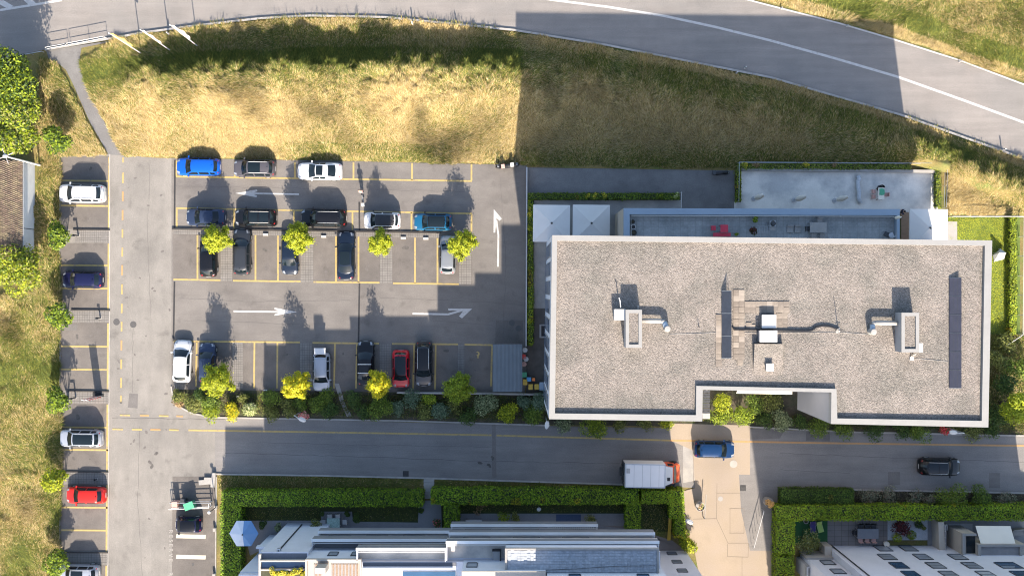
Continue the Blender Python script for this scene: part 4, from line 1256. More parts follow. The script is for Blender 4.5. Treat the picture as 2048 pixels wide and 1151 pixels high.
    for sg in (-1, 1):
        p = MB(); p.grid([[surf(f, sg * v, .010) for v in ((.60, .78, .93) if sg > 0 else (.93, .78, .60))] for f in (.016, .045, .085)], flip=(sg > 0) == True)
        p.build('headlight', HEADL, t, smooth=True)
        p = MB(); p.grid([[surf(f, sg * v, .010) for v in ((.66, .82, .97) if sg > 0 else (.97, .82, .66))] for f in (.950, .972, .988)], flip=(sg > 0) == True)
        p.build('taillight', TAILL, t, smooth=True)
        fm = wsb + .045
        p = MB(); p.box(X(fm), sg * (wid(fm) + .07), top_z(wsb) - .02, .13, .20, .13, sg * .15)
        p.build('wing_mirror', pm if roof_m is None else roof_m, t)
        for f in (.175, .81):
            p = MB()
            cy = sg * (hw - .10)
            rows = []
            for rr_, yy in ((.20, cy - sg * .10), (.32, cy - sg * .10), (.335, cy), (.32, cy + sg * .105), (.22, cy + sg * .11)):
                rows.append([(X(f) + rr_ * math.cos(2 * PI * k / 14), yy, .335 + rr_ * math.sin(2 * PI * k / 14)) for k in range(15)])
            p.grid(rows)
            wh = p.build('wheel', RUBBER, t, smooth=True)
            p = MB(); p.add([(X(f) + .215 * math.cos(2 * PI * k / 10), cy + sg * .112, .335 + .215 * math.sin(2 * PI * k / 10)) for k in range(10)], [tuple(range(10))])
            p.build('rim', GALV, wh)
    for f, nm in ((0, 'number_plate'), (1, 'number_plate')):
        s = 1 if f == 0 else -1
        p = MB(); p.box(X(f) + s * .014, 0, .42 if f == 0 else .50, .02, .50, .11)
        p.build(nm, WHITEMET, t)
    # bonnet and boot shut lines
    p = MB()
    for v in (-.80, .80):
        pts = [surf(f, v * (.92 if f < .06 else 1), .007) for f in (.05, .12, wsb - .03)]
        p.strip([q[:2] for q in pts], .018, 0)
        n0 = len(p.v) - 6
        for i in range(3):
            for off in (0, 3):
                vx = p.v[n0 + off + i]
                p.v[n0 + off + i] = (vx[0], vx[1], pts[i][2])
    p.build('shut_line', BLACKP, t)
    return t
LEFT, UP, DOWN, RIGHT = PI, PI / 2, -PI / 2, 0.0
WHITE_C = carpaint('white', (.40, .405, .41), 0.0)
SILVER = carpaint('silver', (.17, .18, .19), .3)
BLUE = carpaint('bright_blue', (.004, .065, .33), .1)
GREYC = carpaint('grey', (.065, .060, .066), .2)
NAVY = carpaint('navy', (.006, .007, .030), .1)
SLATE = carpaint('slate_blue', (.020, .030, .058), .2)
BLACK = carpaint('black', (.004, .004, .005), .0)
DARKG = carpaint('dark_grey', (.024, .027, .032), .2)
TURQ = carpaint('turquoise', (.008, .075, .15), .1)
REDC = carpaint('red', (.36, .014, .010), .05)
REDD = carpaint('deep_red', (.36, .008, .016), .0)
BLUE2 = carpaint('royal_blue', (.004, .022, .070), .1)
LIGHTS = carpaint('light_silver', (.25, .265, .295), .25)
MIDN = carpaint('midnight', (.006, .011, .022), .1)
d = -.013
car('white off-road car parked in the left bays, top one of them', 163, 386.5, 4.75, 1.92, LEFT + d, 'suv', WHITE_C, rails=GALV)
car('dark navy small car parked in the left bays', 164, 559, 4.2, 1.78, LEFT + d, 'hatch', NAVY)
car('silver car with grey glass roof parked in the left bays below the road signs', 161.5, 876, 4.4, 1.82, LEFT + d, 'suv', LIGHTS, top='glassroof', rails=GALV)
car('bright red hatchback parked in the left bays', 170.5, 990, 4.1, 1.76, LEFT + d, 'hatch', REDC)
car('pale silver car cut off by the lower picture edge in the left bays', 157, 1146, 4.2, 1.80, LEFT + d, 'suv', LIGHTS, top='sunroof', rails=GALV)
car('bright blue hatchback at the left end of the top row', 395.5, 333, 4.55, 1.84, LEFT + d, 'estate', BLUE)
car('grey off-road car with black glass roof in the top row', 508.5, 336.5, 4.35, 1.80, LEFT + d, 'suv', GREYC, top='sunroof', rails=WHITEMET)
car('white coupe with black sunroof at the right of the top row', 639, 342, 4.65, 1.82, LEFT + d, 'coupe', WHITE_C, top='sunroof')
car('slate blue saloon at the left end of the second row', 410.5, 434, 4.1, 1.80, LEFT + d, 'sedan', SLATE)
car('black off-road car with glass roof and red rear lamps in the second row', 511.5, 435, 4.3, 1.82, LEFT + d, 'suv', BLACK, top='split', rails=WHITEMET)
car('long black estate car in the second row with a large shadow', 647, 435.5, 4.75, 1.88, LEFT + d, 'suv', BLACK, rails=GALV)
car('small white car with black roof in the second row', 764, 440.5, 3.8, 1.76, LEFT + d, 'mini', WHITE_C, roof_m=BLACKP)
car('black car with turquoise sides at the right end of the second row', 865.5, 443.5, 3.95, 1.78, LEFT + d, 'hatch', TURQ, roof_m=BLACK, top='glassroof')
car('black hatchback half hidden by the leftmost tree of the third row', 416, 513, 4.2, 1.78, UP, 'hatch', BLACK)
car('dark grey estate car with grey roof standing upright in the third row', 483, 503.5, 4.75, 1.88, UP, 'estate', DARKG, rails=BLACKP)
car('dark car nosing towards the lane, half hidden by a third-row tree', 579, 510, 4.0, 1.78, DOWN, 'hatch', MIDN)
car('black saloon with glass roof between two empty bays of the third row', 691.5, 511, 5.0, 1.86, UP, 'sedan', MIDN, top='glassroof')
car('silver hatchback beside the rightmost tree of the third row', 895.5, 509, 4.0, 1.74, UP - .03, 'hatch', SILVER)
car('white estate car at the left corner of the lowest row', 363.5, 722, 4.4, 1.90, UP - .04, 'hatch', WHITE_C)
car('dark blue hatchback under the tree in the lowest row', 413.5, 725, 4.1, 1.78, UP, 'hatch', SLATE)
sv = car('silver estate car with its pale tailgate raised in the lowest row', 642.5, 744, 4.0, 1.82, DOWN, 'estate', LIGHTS, rails=GALV)
car('black pickup-like car with two white roof bars in the lowest row', 731, 726, 4.6, 1.82, UP, 'sedan', BLACK)
car('small red car with black glass roof in the lowest row', 801.5, 737, 3.9, 1.82, DOWN, 'mini', REDD, roof_m=BLACK, top='glassroof')
car('black and grey off-road car with white roof rails in the lowest row', 847.5, 727, 4.65, 1.84, DOWN + .0, 'suv', DARKG, roof_m=BLACK, rails=WHITEMET)
car('royal blue car driving out over the sunlit plaza', 1429, 898, 4.2, 1.80, RIGHT - .02, 'suv', BLUE2, name='moving_car', group='cars driving on the street')
car('black car driving along the shaded street on the right', 1880, 933, 4.25, 1.82, RIGHT - .02, 'suv', BLACK, top='split', rails=WHITEMET, name='moving_car', group='cars driving on the street')
car('tiny dark two-seater in the reserved bay below the green bins', 376, 1049, 2.75, 1.62, LEFT, 'micro', NAVY, roof_m=BLACK, group='cars in the car park')
# the raised tailgate and the pickup's bars belong to their cars
p = MB(); p.box(-2.25, 0, 1.52, .62, 1.15, .05); p.box(-2.52, 0, 1.46, .10, 1.20, .12)
p.build('tailgate', WHITE_C, sv)
pk = [o for o in COL.objects if o.get('label', '').startswith('black pickup-like')][0]
for xx in (-.05, -.95):
    p = MB(); p.box(xx, 0, 1.47, .09, 1.40, .05); p.build('roof_bar', WHITEMET, pk)

# delivery lorry
t = thing('delivery_truck', 'orange-cabbed delivery lorry with a white box body on the street', 'lorry', P(1295, 945, 1.4)[:2] + (0,), -.015)
b = MB(); b.box(-.45, 0, .95, 4.1, 2.45, 2.05); b.build('cargo_box', mat('box_body', (.58, .57, .56), .6, var=.03, scale=.8), t)
b = MB()
for yy in (-1.16, 1.16):
    b.box(-.45, yy, 3.0, 4.1, .09, .035)
for xx in (-2.46, 1.56):
    b.box(xx, 0, 3.0, .08, 2.24, .035)
b.build('roof_trim', GALV, t)
b = MB()
for xx in (-1.6, -.75, .1, .95):
    b.box(xx, 0, 3.001, .03, 2.24, .008)
b.box(-2.2, .5, 3.001, .35, .5, .06)
b.build('roof_seam', CONC_WALL, t)
b = MB(); b.box(-2.53, 0, .55, .06, 2.4, 1.9)
for yy in (-.7, 0, .7):
    b.box(-2.60, yy, .6, .10, .12, 1.7)
b.build('tail_lift', DARKMET, t)
b = MB()
prof = [(1.62, .45, 2.55), (1.62, .45, 2.55)]
rows = []
for (x_, zt, w_) in ((1.66, 2.30, 1.02), (2.20, 2.32, 1.02), (2.55, 2.22, 1.0), (2.95, 1.45, .98), (3.25, 1.25, .93), (3.42, .95, .80)):
    rows.append([(x_, -w_, .40), (x_, -w_, min(1.25, zt)), (x_, -w_ * .88, zt), (x_, 0, zt + .05), (x_, w_ * .88, zt), (x_, w_, min(1.25, zt)), (x_, w_, .40)])
b.grid(rows, flip=True)
b.f.append(tuple(range(7))); b.f.append(tuple(range(len(rows) * 7 - 1, len(rows) * 7 - 8, -1)))
cab = b.build('cab', carpaint('orange', (.60, .085, .022), 0), t, smooth=False)
b = MB(); b.grid([[(2.58, -.80, 2.24), (2.60, 0, 2.29), (2.58, .80, 2.24)], [(2.96, -.86, 1.50), (3.0, 0, 1.53), (2.96, .86, 1.50)]], flip=True); b.build('windscreen', GLASS, t)
b = MB(); b.add([(1.60, -1.0, 2.42), (1.60, 1.0, 2.42), (2.45, .80, 2.40), (2.45, -.80, 2.40), (1.60, -1.0, 2.95), (1.60, 1.0, 2.95)], [(3, 2, 1, 0), (4, 5, 2, 3), (0, 1, 5, 4), (0, 4, 3), (1, 2, 5)])
b.build('wind_deflector', WHITE_C, t)
b = MB(); b.box(1.95, -.35, 2.78, .34, .34, .03); b.lathe(1.95, -.35, [(.14, 2.78), (.12, 2.86), (.02, 2.87)], 12); b.build('roof_vent', BLACKP, t)
for sg in (-1, 1):
    b = MB(); b.box(2.75, sg * 1.20, 1.55, .14, .26, .30); b.build('wing_mirror', BLACKP, t)
    b = MB(); b.grid([[(2.0, sg * 1.012, 1.35), (2.0, sg * .93, 2.1)], [(2.6, sg * 1.005, 1.35), (2.5, sg * .92, 2.05)]], flip=sg > 0); b.build('side_window', GLASS, t)
    for xx in (2.75, -1.4):
        b = MB()
        b.grid([[(xx + r * math.cos(2 * PI * k / 14), sg * yy, .40 + r * math.sin(2 * PI * k / 14)) for k in range(15)] for r, yy in ((.2, .75), (.40, .75), (.40, 1.03), (.2, 1.04))])
        wh = b.build('wheel', RUBBER, t)
    b = MB(); b.box(3.36, sg * .62, .72, .10, .26, .18); b.build('headlight', HEADL, t)
b = MB(); b.box(.2, 0, .55, 6.0, .9, .36); b.build('chassis', DARKMET, t)

# motorbikes and the bicycle
def motorbike(label, px, py, ang, pm, seat_m, top_case=None):
    t = thing('motor_scooter', label, 'motorcycle', P(px, py, .6)[:2] + (0,), ang)
    for x_ in (.62, -.62):
        b = MB()
        b.grid([[(x_ + r * math.cos(2 * PI * k / 16), yy, .29 + r * math.sin(2 * PI * k / 16)) for k in range(17)] for r, yy in ((.17, -.05), (.28, -.055), (.29, 0), (.28, .055), (.17, .05), (.17, -.05))])
        b.build('wheel', RUBBER, t, smooth=True)
    b = MB()
    b.grid([[(x_, -w_, z0), (x_, -w_ * .8, z1), (x_, 0, z1 + .05), (x_, w_ * .8, z1), (x_, w_, z0)] for x_, w_, z0, z1 in ((.86, .06, .55, .62), (.70, .17, .40, .88), (.48, .20, .25, .98), (.22, .15, .22, .60), (-.2, .19, .25, .66), (-.6, .20, .35, .74), (-.92, .09, .55, .70))], flip=True)
    b.build('body', pm, t, smooth=True)
    b = MB()
    b.grid([[(x_, -w_, z - .05), (x_, 0, z + .03), (x_, w_, z - .05)] for x_, w_, z in ((.12, .10, .72), (-.1, .15, .77), (-.4, .16, .80), (-.75, .13, .84))], flip=True)
    b.build('seat', seat_m, t, smooth=True)
    b = MB(); b.tube([(.52, 0, .95), (.50, 0, 1.05), (.42, .30, 1.06)], .018, 5); b.tube([(.50, 0, 1.05), (.42, -.30, 1.06)], .018, 5)
    b.build('handlebar', DARKMET, t)
    for sg in (-1, 1):
        b = MB(); b.box(.46, sg * .32, 1.14, .03, .12, .08); b.build('mirror', DARKMET, t)
    b = MB(); b.grid([[(.70, -.15, .95), (.72, 0, .96), (.70, .15, .95)], [(.55, -.17, 1.25), (.58, 0, 1.28), (.55, .17, 1.25)]]); b.build('windshield', HEADL, t)
    if top_case:
        b = MB(); b.box(-.85, 0, .88, .36, .40, .26); b.build('top_case', top_case, t)
    return t
motorbike('black and white motorcycle parked at the grass edge in the corner of the car park', 1008, 332, PI + .1, BLACK, BLACKP, WHITEMET)
motorbike('second motorcycle with pink fairing standing close behind the black and white one', 1022, 331, .15, carpaint('dark_motor', (.02, .02, .025)), RUBBER, PINKP)
motorbike('dark motorcycle with a small white screen on the shaded path', 1443, 345.5, .05, BLACK, BLACKP, DARKMET)

# ------------------------------------------------------------------ the office building with the gravel roof
RH_ = 14.7
def K(p, h=RH_):
    a = P(p[0], p[1], h)
    return (a[0], a[1])
bc = K((1540, 660))
main = thing('gravel_roof_building', 'large office building with pale parapet round a flat gravel roof', 'building', (bc[0], bc[1], 0))
OUT = [(1104.5, 470), (1984.5, 480.5), (1976.7, 854), (1662, 847), (1663, 784), (1405.6, 779), (1404.5, 842), (1098, 837.5)]
INN = [(1114.3, 481), (1970, 491), (1963.7, 841), (1674.7, 836), (1673, 777), (1392.6, 771), (1392, 829.5), (1110, 826)]
b = MB(True)
b.prism([K(p) for p in ((1104.5, 470), (1984.5, 480.5), (1978.1, 788), (1663, 784), (1405.6, 779), (1099.1, 775))], 0, 13.98)
b.prism([K(p) for p in ((1099.1, 775), (1405.6, 779), (1404.5, 842), (1098, 837.5))], 0, 13.98)
b.build('wall', PLASTER, main)
b = MB(True); b.prism([K(p) for p in ((1663, 784), (1978.1, 788), (1976.7, 854), (1662, 847))], 4.6, 13.98); b.build('wall', GREYWALL, main)
b = MB(True); b.prism([K(p) for p in ((1720, 786), (1978.1, 788), (1977, 835), (1720, 830))], 0, 4.6); b.build('wall', CONC_WALL, main)
b = MB(True); b.sheet([K(p) for p in INN], 14.40); b.build('gravel_roof', GRAVEL, main)
for i in range(8):
    j = (i + 1) % 8
    b = MB(True); b.prism([K(OUT[i]), K(OUT[j]), K(INN[j]), K(INN[i])], 13.99, RH_); b.build('parapet', PARAPET, main)
b = MB(True)
for i in range(8):
    p, q = Vector(K(OUT[i])), Vector(K(OUT[(i + 1) % 8])); pi, qi = Vector(K(INN[i])), Vector(K(INN[(i + 1) % 8]))
    n = max(2, int((q - p).length / 3.0))
    for k in range(1, n):
        b.line(p.lerp(q, k / n), pi.lerp(qi, k / n), .02, RH_ + .003)
b.build('parapet_joint', mat('joint_grey', (.20, .19, .18), .8, var=.05), main)
b = MB(True); b.prism([K((1476, 777), 12.5), K((1584, 780), 12.5), K((1584, 788), 12.5), K((1473, 786), 12.5)], 12.4, 12.55); b.build('balcony_slab', CREAMFAB, main)
# west windows: floor by floor, one mesh for all
wl = [Vector(K((1104.5, 470))), Vector(K((1098, 837.5)))]
dv = (wl[1] - wl[0]); L_ = dv.length; dv.normalize(); nv = Vector((dv.y, -dv.x))
if nv.x > 0: nv = -nv
wm, gm = None, None
ang = math.atan2(dv.y, dv.x)
for fl in range(4):
    for k in range(9):
        c_ = wl[0] + dv * (1.2 + k * (L_ - 2.4) / 8.0)
        if wm is None:
            b = MB(); b.box(0, 0, 0, 1.32, .07, 1.9); o = b.build('window', PARAPET, main); wm = o.data
            b = MB(); b.box(0, 0, .07, 1.18, .05, 1.74); g_ = b.build('pane', GLASS_B, o); gm = g_.data
        else:
            o = bpy.data.objects.new('window', wm); COL.objects.link(o); o.parent = main
            g_ = bpy.data.objects.new('pane', gm); COL.objects.link(g_); g_.parent = o
        p = c_ + nv * .035
        o.location = (p.x - bc[0], p.y - bc[1], .9 + fl * 3.3)
        o.rotation_euler = (0, 0, ang)
        q = Matrix.Rotation(-ang, 2) @ nv
        g_.location = (q.x * .035, q.y * .035, 0)
# roof pavers lie loose on the gravel: each a piece
tiles = []
for i in range(2):
    for j in range(12):
        tiles.append((1472 + 11.4 * i, 585 + 11.6 * j))
for i in range(8):
    for j in range(2):
        tiles.append((1495 + 11.1 * i, 608 + 11.4 * j))
for i in range(2):
    for j in range(3):
        tiles.append((1558 + 11 * i, 631 + 11.4 * j))
for j in range(9):
    tiles.append((1437, 634 + 11.3 * j))
tiles += [(1480, 724), (1437, 726), (1505, 654), (1498, 650), (1561, 651)]
tm = []
for m_ in (ROOFTILE, ROOFTILE2, ROOFTILE3):
    b = MB(); b.box(0, 0, 0, .50, .50, .05); o = b.build('roof_paver', m_, main); tm.append(o)
used = set()
for (px, py) in tiles:
    if 1437 < px < 1470 and False: continue
    if 650 < py < 668 and px > 1466 and px < 1490: py_ = py
    x, y, _ = P(px, py, 14.43)
    r = random.random()
    src = tm[2] if r < .14 else (tm[0] if r < .62 else tm[1])
    if src.name in used:
        o = src.copy(); COL.objects.link(o); o.parent = main
    else:
        o = src; used.add(src.name)
    o.location = (x - bc[0] + random.uniform(-.015, .015), y - bc[1] + random.uniform(-.015, .015), 14.405 + random.uniform(0, .012))
    o.rotation_euler = (0, 0, random.uniform(-.02, .02) - .01)

def on_roof(name, label, cat, px, py, h=14.4):
    p = P(px, py, h)
    return thing(name, label, cat, (p[0], p[1], 14.4))
def rect(px0, py0, px1, py1, h):
    a, c = P(px0, py1, h), P(px1, py0, h)
    return [(a[0], a[1]), (c[0], a[1]), (c[0], c[1]), (a[0], c[1])]
def inset(r, d):
    return [(r[0][0] + d, r[0][1] + d), (r[1][0] - d, r[1][1] + d), (r[2][0] - d, r[2][1] - d), (r[3][0] + d, r[3][1] - d)]
def plant_box(label, r, hood, duct):
    t = thing('roof_outlet', label, 'roof outlet', ((r[0][0] + r[1][0]) / 2, (r[0][1] + r[2][1]) / 2, 14.4))
    b = MB(True); b.prism(r, 14.40, 15.62); b.build('wall', GREYWALL, t)
    ri = inset(r, .30)
    for i in range(4):
        j = (i + 1) % 4
        b = MB(True); b.prism([r[i], r[j], ri[j], ri[i]], 15.62, 15.78); b.build('rim', PARAPET, t)
    b = MB(True); b.sheet(ri, 15.66); b.build('gravel_top', GRAVEL, t)
    b = MB(True); b.prism(hood, 14.4, 15.25); b.build('hood', WHITEMET, t)
    b = MB(True); b.tube(duct[:2], .21, 12); b.tube([duct[1], duct[2]], .21, 12); b.build('duct', CONC_LIGHT, t, smooth=True)
    e = duct[3]
    b = MB(True); b.tube([duct[2], e], .24, 12); b.build('duct_bend', BLUEMETAL, t, smooth=True)
    b = MB(True); b.lathe(e[0], e[1], [(.28, 14.42), (.28, 15.25), (.25, 15.32), (.02, 15.34)], 16); b.build('outlet_cap', CONC_LIGHT, t)
    return t
def PH(px, py, h): return P(px, py, h)
plant_box('gravel-topped roof outlet with duct to its right and white hood at its upper left', rect(1251.5, 619, 1284, 695, 15.78), rect(1229, 618, 1252.5, 640, 15.25),
          [PH(1283, 640.5, 14.95), PH(1322, 641.5, 14.95), PH(1328, 643, 14.95), PH(1334, 657, 14.95)])
plant_box('gravel-topped roof outlet with duct to its left and white hood at its lower right', rect(1803, 625, 1838.5, 704, 15.78), rect(1834, 686, 1846, 704, 15.25),
          [PH(1801, 646, 14.95), PH(1750, 645, 14.95), PH(1745, 648, 14.95), PH(1745, 663, 14.95)])
t = on_roof('vent_pipe', 'bent white pipe above the white hood of the left roof outlet', 'pipe', 1240, 612)
b = MB(True); b.tube([PH(1241, 617, 14.45), PH(1241, 612, 15.3), PH(1240, 601, 15.4), PH(1238, 595, 15.4)], .05, 6); b.build('tube', WHITEMET, t)
t = on_roof('vent_pipe', 'short white upright at the upper right corner of the left roof outlet', 'pipe', 1276, 612)
b = MB(True); b.tube([PH(1275.5, 616, 14.45), PH(1276, 612, 15.2)], .05, 6); b.build('tube', WHITEMET, t)
b = MB(True); b.box(*PH(1275.5, 617, 14.4)[:2], 14.41, .2, .2, .06); b.build('foot', CONC_LIGHT, t)

def solar(label, px0, px1, py0, py1, n, z0, z1, m, base_h):
    cx = (px0 + px1) / 2
    t = on_roof('solar_array', label, 'solar panels', cx, (py0 + py1) / 2)
    hm = base_h
    for i in range(n):
        a = py0 + (py1 - py0) * i / n + .5
        c_ = py0 + (py1 - py0) * (i + 1) / n - .5
        A, B = P(px0, a, 14.4 + z0), P(px1, a, 14.4 + z1)
        Cc, D = P(px1, c_, 14.4 + z1), P(px0, c_, 14.4 + z0)
        b = MB(True)
        vs = [A, B, Cc, D] + [(v[0], v[1], v[2] - .04) for v in (A, B, Cc, D)]
        b.add(vs, [(3, 2, 1, 0), (4, 5, 6, 7), (0, 1, 5, 4), (1, 2, 6, 5), (2, 3, 7, 6), (3, 0, 4, 7)])
        o = b.build('panel', m, t)
        b = MB(True)
        up = .006
        for k in (range(1, 3) if m is SOLAR2 else ()):
            f = k / 3
            l0 = Vector(A).lerp(Vector(B), f); l1 = Vector(D).lerp(Vector(Cc), f)
            b.add([l0 + Vector((-.008, 0, up)), l1 + Vector((-.008, 0, up)), l1 + Vector((.008, 0, up)), l0 + Vector((.008, 0, up))], [(0, 1, 2, 3)])
        for e0, e1 in ((A, B), (D, Cc)):
            b.tube([Vector(e0) + Vector((0, 0, .008)), Vector(e1) + Vector((0, 0, .008))], .012, 4)
        b.build('frame', GALV if m is SOLAR else DARKMET, o)
    b = MB(True)
    for k in range(n + 1):
        y_ = py0 + (py1 - py0) * k / n
        A, B = Vector(P(px0, y_, 14.4 + z0)), Vector(P(px1, y_, 14.4 + z1))
        b.tube([(A.x, A.y, 14.41), A - Vector((0, 0, .06)), B - Vector((0, 0, .06)), (B.x, B.y, 14.41)], .022, 4)
    b.build('stand', GALV, t)
solar('row of three steeply tilted dark solar panels beside the loose roof pavers', 1443.5, 1463, 581, 716, 3, .12, 1.02, SOLAR, .6)
solar('long row of six flat blue-black solar panels near the right parapet', 1899, 1923, 555, 776, 6, .12, .40, SOLAR2, .3)
def roof_box(label, r, z0, z1, m, name='roof_unit', lid=True):
    t = thing(name, label, 'roof unit', ((r[0][0] + r[1][0]) / 2, (r[0][1] + r[2][1]) / 2, z0))
    b = MB(True); b.prism(r, z0, z1 - .05); b.build('casing', m, t)
    ri = inset(r, -.03)
    b = MB(True); b.prism(ri, z1 - .05, z1); b.build('lid', WHITEMET if lid else m, t)
    return t
roof_box('cream roof light box north of the cable between solar panels and mast', rect(1524.5, 630, 1552, 655, 14.95), 14.41, 14.95, CONC_LIGHT)
roof_box('pale grey roof unit just below the black cable', rect(1520, 661, 1554, 683, 15.2), 14.41, 15.2, GALV)
r_ = rect(1508, 687, 1566, 750, 14.7)
t = thing('raised_gravel_hatch', 'low gravel-covered wedge rising from the roof below the pale grey roof unit', 'roof wedge', (r_[0][0], r_[0][1], 14.4))
b = MB(True)
x0, y0, x1, y1 = r_[0][0], r_[0][1], r_[2][0], r_[2][1]
b.add([(x0, y0, 14.41), (x1, y0, 14.41), (x1, y1, 14.92), (x0, y1, 14.92), (x0, y1, 14.39), (x1, y1, 14.39)], [(0, 1, 2, 3), (3, 2, 5, 4), (0, 3, 4), (1, 5, 2)])
b.build('gravel_cover', GRAVEL, t)
roof_box('small cream roof vent on the gravel-covered wedge', rect(1533.5, 727, 1546.5, 741, 15.0), 14.55, 15.0, CONC_LIGHT, 'roof_vent')
def wire(name, label, cat, pts, r, m, h=14.46):
    b = MB(True); b.tube([P(x, y, h) for x, y in pts], r, 5)
    p = P(*pts[0], 14.4)
    t = thing(name, label, cat, (p[0], p[1], 14.4)); b.build('run', m, t); return t
wire('power_cable', 'thick black cable snaking from the solar panels to the mast', 'cable', [(1466, 656), (1470, 658.5), (1500, 658.5), (1545, 659.5), (1590, 661), (1615, 661.5), (1624, 660), (1633, 653.5), (1645, 651), (1660, 652.5), (1676, 657.5)], .085, BLACKP, 14.52)
wire('lightning_wire', 'thin pale wire between left roof outlet cap and solar panels', 'wire', [(1340, 668), (1400, 666.5), (1444, 664)], .02, CONC_LIGHT, 14.425)
wire('lightning_wire', 'thin pale wire from the solar panels past the mast to the right outlet cap', 'wire', [(1466, 664.5), (1540, 664.5), (1620, 664.5), (1676, 664), (1740, 668.5)], .02, CONC_LIGHT, 14.425)
wire('lightning_wire', 'short thin wire from the right roof outlet to the long solar row', 'wire', [(1825, 716), (1860, 719), (1897, 722.5)], .02, CONC_LIGHT, 14.425)
p = P(1676, 659, 14.4)
t = thing('roof_mast', 'slim mast with small white arms at the end of the black cable', 'mast', (p[0], p[1], 14.4))
b = MB(); b.tube([(0, 0, 0), (0, 0, 1.85)], .05, 6, .03); b.build('pole', DARKMET, t)
b = MB(); b.box(0, 0, 0, .3, .3, .08); b.box(-.1, -.2, 0, .25, .25, .06); b.build('foot', CONC_LIGHT, t)
b = MB(); b.tube([(-.2, .05, .35), (.25, .0, .4)], .03, 4); b.tube([(0, -.25, .3), (.05, .2, .3)], .03, 4); b.build('arm', WHITEMET, t)
p = P(1822, 712, 14.4)
t = thing('roof_stand', 'small pale stand below the right roof outlet where the thin wire starts', 'stand', (p[0], p[1], 14.4))
b = MB(); b.tube([(0, 0, 0), (.12, .28, .8)], .05, 5); b.tube([(.2, .05, 0), (.14, .28, .8)], .05, 5); b.build('leg', CONC_LIGHT, t)
b = MB(); b.box(.05, -.2, 0, .35, .3, .1); b.build('foot', WHITEMET, t)
p = P(1397.5, 653, 14.4)
t = thing('vent_post', 'lone short dark post on the gravel right of the left outlet', 'post', (p[0], p[1], 14.4))
b = MB(); b.tube([(0, 0, 0), (0, 0, .42)], .04, 6); b.build('post', DARKMET, t)

# ------------------------------------------------------------------ north wing with roof terrace
TZ = 7.35
o8 = lambda x, y: K((x, y), 8.0)
wc = o8(1520, 440)
wing = thing('terrace_wing', 'low wing with a blue-grey parapet round its long roof terrace', 'building', (wc[0], wc[1], 0))
nb_ = K((1104.5, 470))[1] - .02
nwall = [o8(1247.8, 416), o8(1799.6, 418), (o8(1799.6, 418)[0], nb_ - .12), (o8(1247.8, 416)[0], nb_ - .02)]
b = MB(True); b.prism(nwall, 0, TZ); b.build('wall', CREAM, wing)
inn = [o8(1259.5, 428.5), o8(1793.5, 430.5), (o8(1793.5, 430.5)[0], nb_ + .0), (o8(1259.5, 428)[0], nb_ + .0)]
b = MB(True); b.sheet([(q[0], q[1]) for q in inn], TZ + .02); b.build('terrace_floor', mat('terrace_slabs', (.255, .26, .25), .85, var=.12, scale=1.2, fine=.12, fscale=5, hue=(.20, .21, .205), hscale=.4), wing)
for i in (3, 0, 1):
    j = (i + 1) % 4
    b = MB(True); b.prism([nwall[i], nwall[j], inn[j], inn[i]], TZ + .004, 8.0); b.build('parapet', BLUEMETAL, wing)
b = MB(True)
rp = [inset_ for inset_ in ((o8(1262, 470)[0], nb_), o8(1262, 431), o8(1791, 433), (o8(1791, 433)[0], nb_))]
rp = [(q[0], q[1], 8.12) for q in rp]
b.tube(rp, .035, 5)
for a_, c_ in zip(rp[:-1], rp[1:]):
    n = max(1, int((Vector(c_) - Vector(a_)).length / 2.5))
    for k in range(n + 1):
        q = Vector(a_).lerp(Vector(c_), k / n)
        b.tube([(q.x, q.y, TZ), (q.x, q.y, 8.12)], .02, 4)
b.build('railing', WHITEMET, wing)
b = MB(True)
for k in range(1, 36):
    x = inn[0][0] + (inn[1][0] - inn[0][0]) * k / 36
    b.line((x, inn[0][1] - .1), (x, nb_), .02, TZ + .026)
for k in range(1, 4):
    y = inn[0][1] + (nb_ - inn[0][1]) * k / 4
    b.line((inn[0][0], y), (inn[1][0], y), .02, TZ + .028)
b.build('slab_joint', mat('slab_joint', (.16, .16, .155), .9, var=.1), wing)
def T8(px, py, h=.5): 
    p = P(px, py, TZ + h); return (p[0], p[1], TZ + .02)
def chair(label, loc, rot, m, m2=None, group=None, s=1.0, name='chair'):
    t = thing(name, label, 'chair', loc, rot, group)
    b = MB(); b.box(0, 0, .42 * s, .46 * s, .46 * s, .05); b.build('seat', m, t)
    b = MB(); b.box(-.22 * s, 0, .46 * s, .05, .44 * s, .42 * s); b.build('backrest', m, t)
    for sx in (-1, 1):
        for sy_ in (-1, 1):
            b = MB(); b.box(sx * .2 * s, sy_ * .2 * s, 0, .035, .035, .42 * s); b.build('leg', m2 or m, t)
    return t
def table(label, loc, rot, lx, ly, m, m2=None, h=.73, name='table'):
    t = thing(name, label, 'table', loc, rot)
    b = MB(); b.box(0, 0, h - .04, lx, ly, .045); b.build('table_top', m, t)
    for sx in (-1, 1):
        for sy_ in (-1, 1):
            b = MB(); b.box(sx * (lx / 2 - .06), sy_ * (ly / 2 - .06), 0, .05, .05, h - .04); b.build('leg', m2 or m, t)
    return t
def pot(label, loc, r, h, m, fill=SOIL):
    t = thing('plant_pot', label, 'pot', loc)
    b = MB(); b.lathe(0, 0, [(r * .75, 0), (r, h), (r * .84, h), (r * .82, h * .85), (.01, h * .85)], 16); b.build('vessel', m, t)
    b = MB(); b.lathe(0, 0, [(r * .80, h * .851), (.01, h * .86)], 16); b.build('soil', fill, t)
    return t
pot('black round pot at the left end of the roof terrace, nearest the parapet corner', T8(1266, 443), .2, .4, BLACKP)
pot('white-rimmed round pot between two black pots at the left end of the roof terrace', T8(1267, 453.5), .24, .45, WHITEMET, BLACKP)
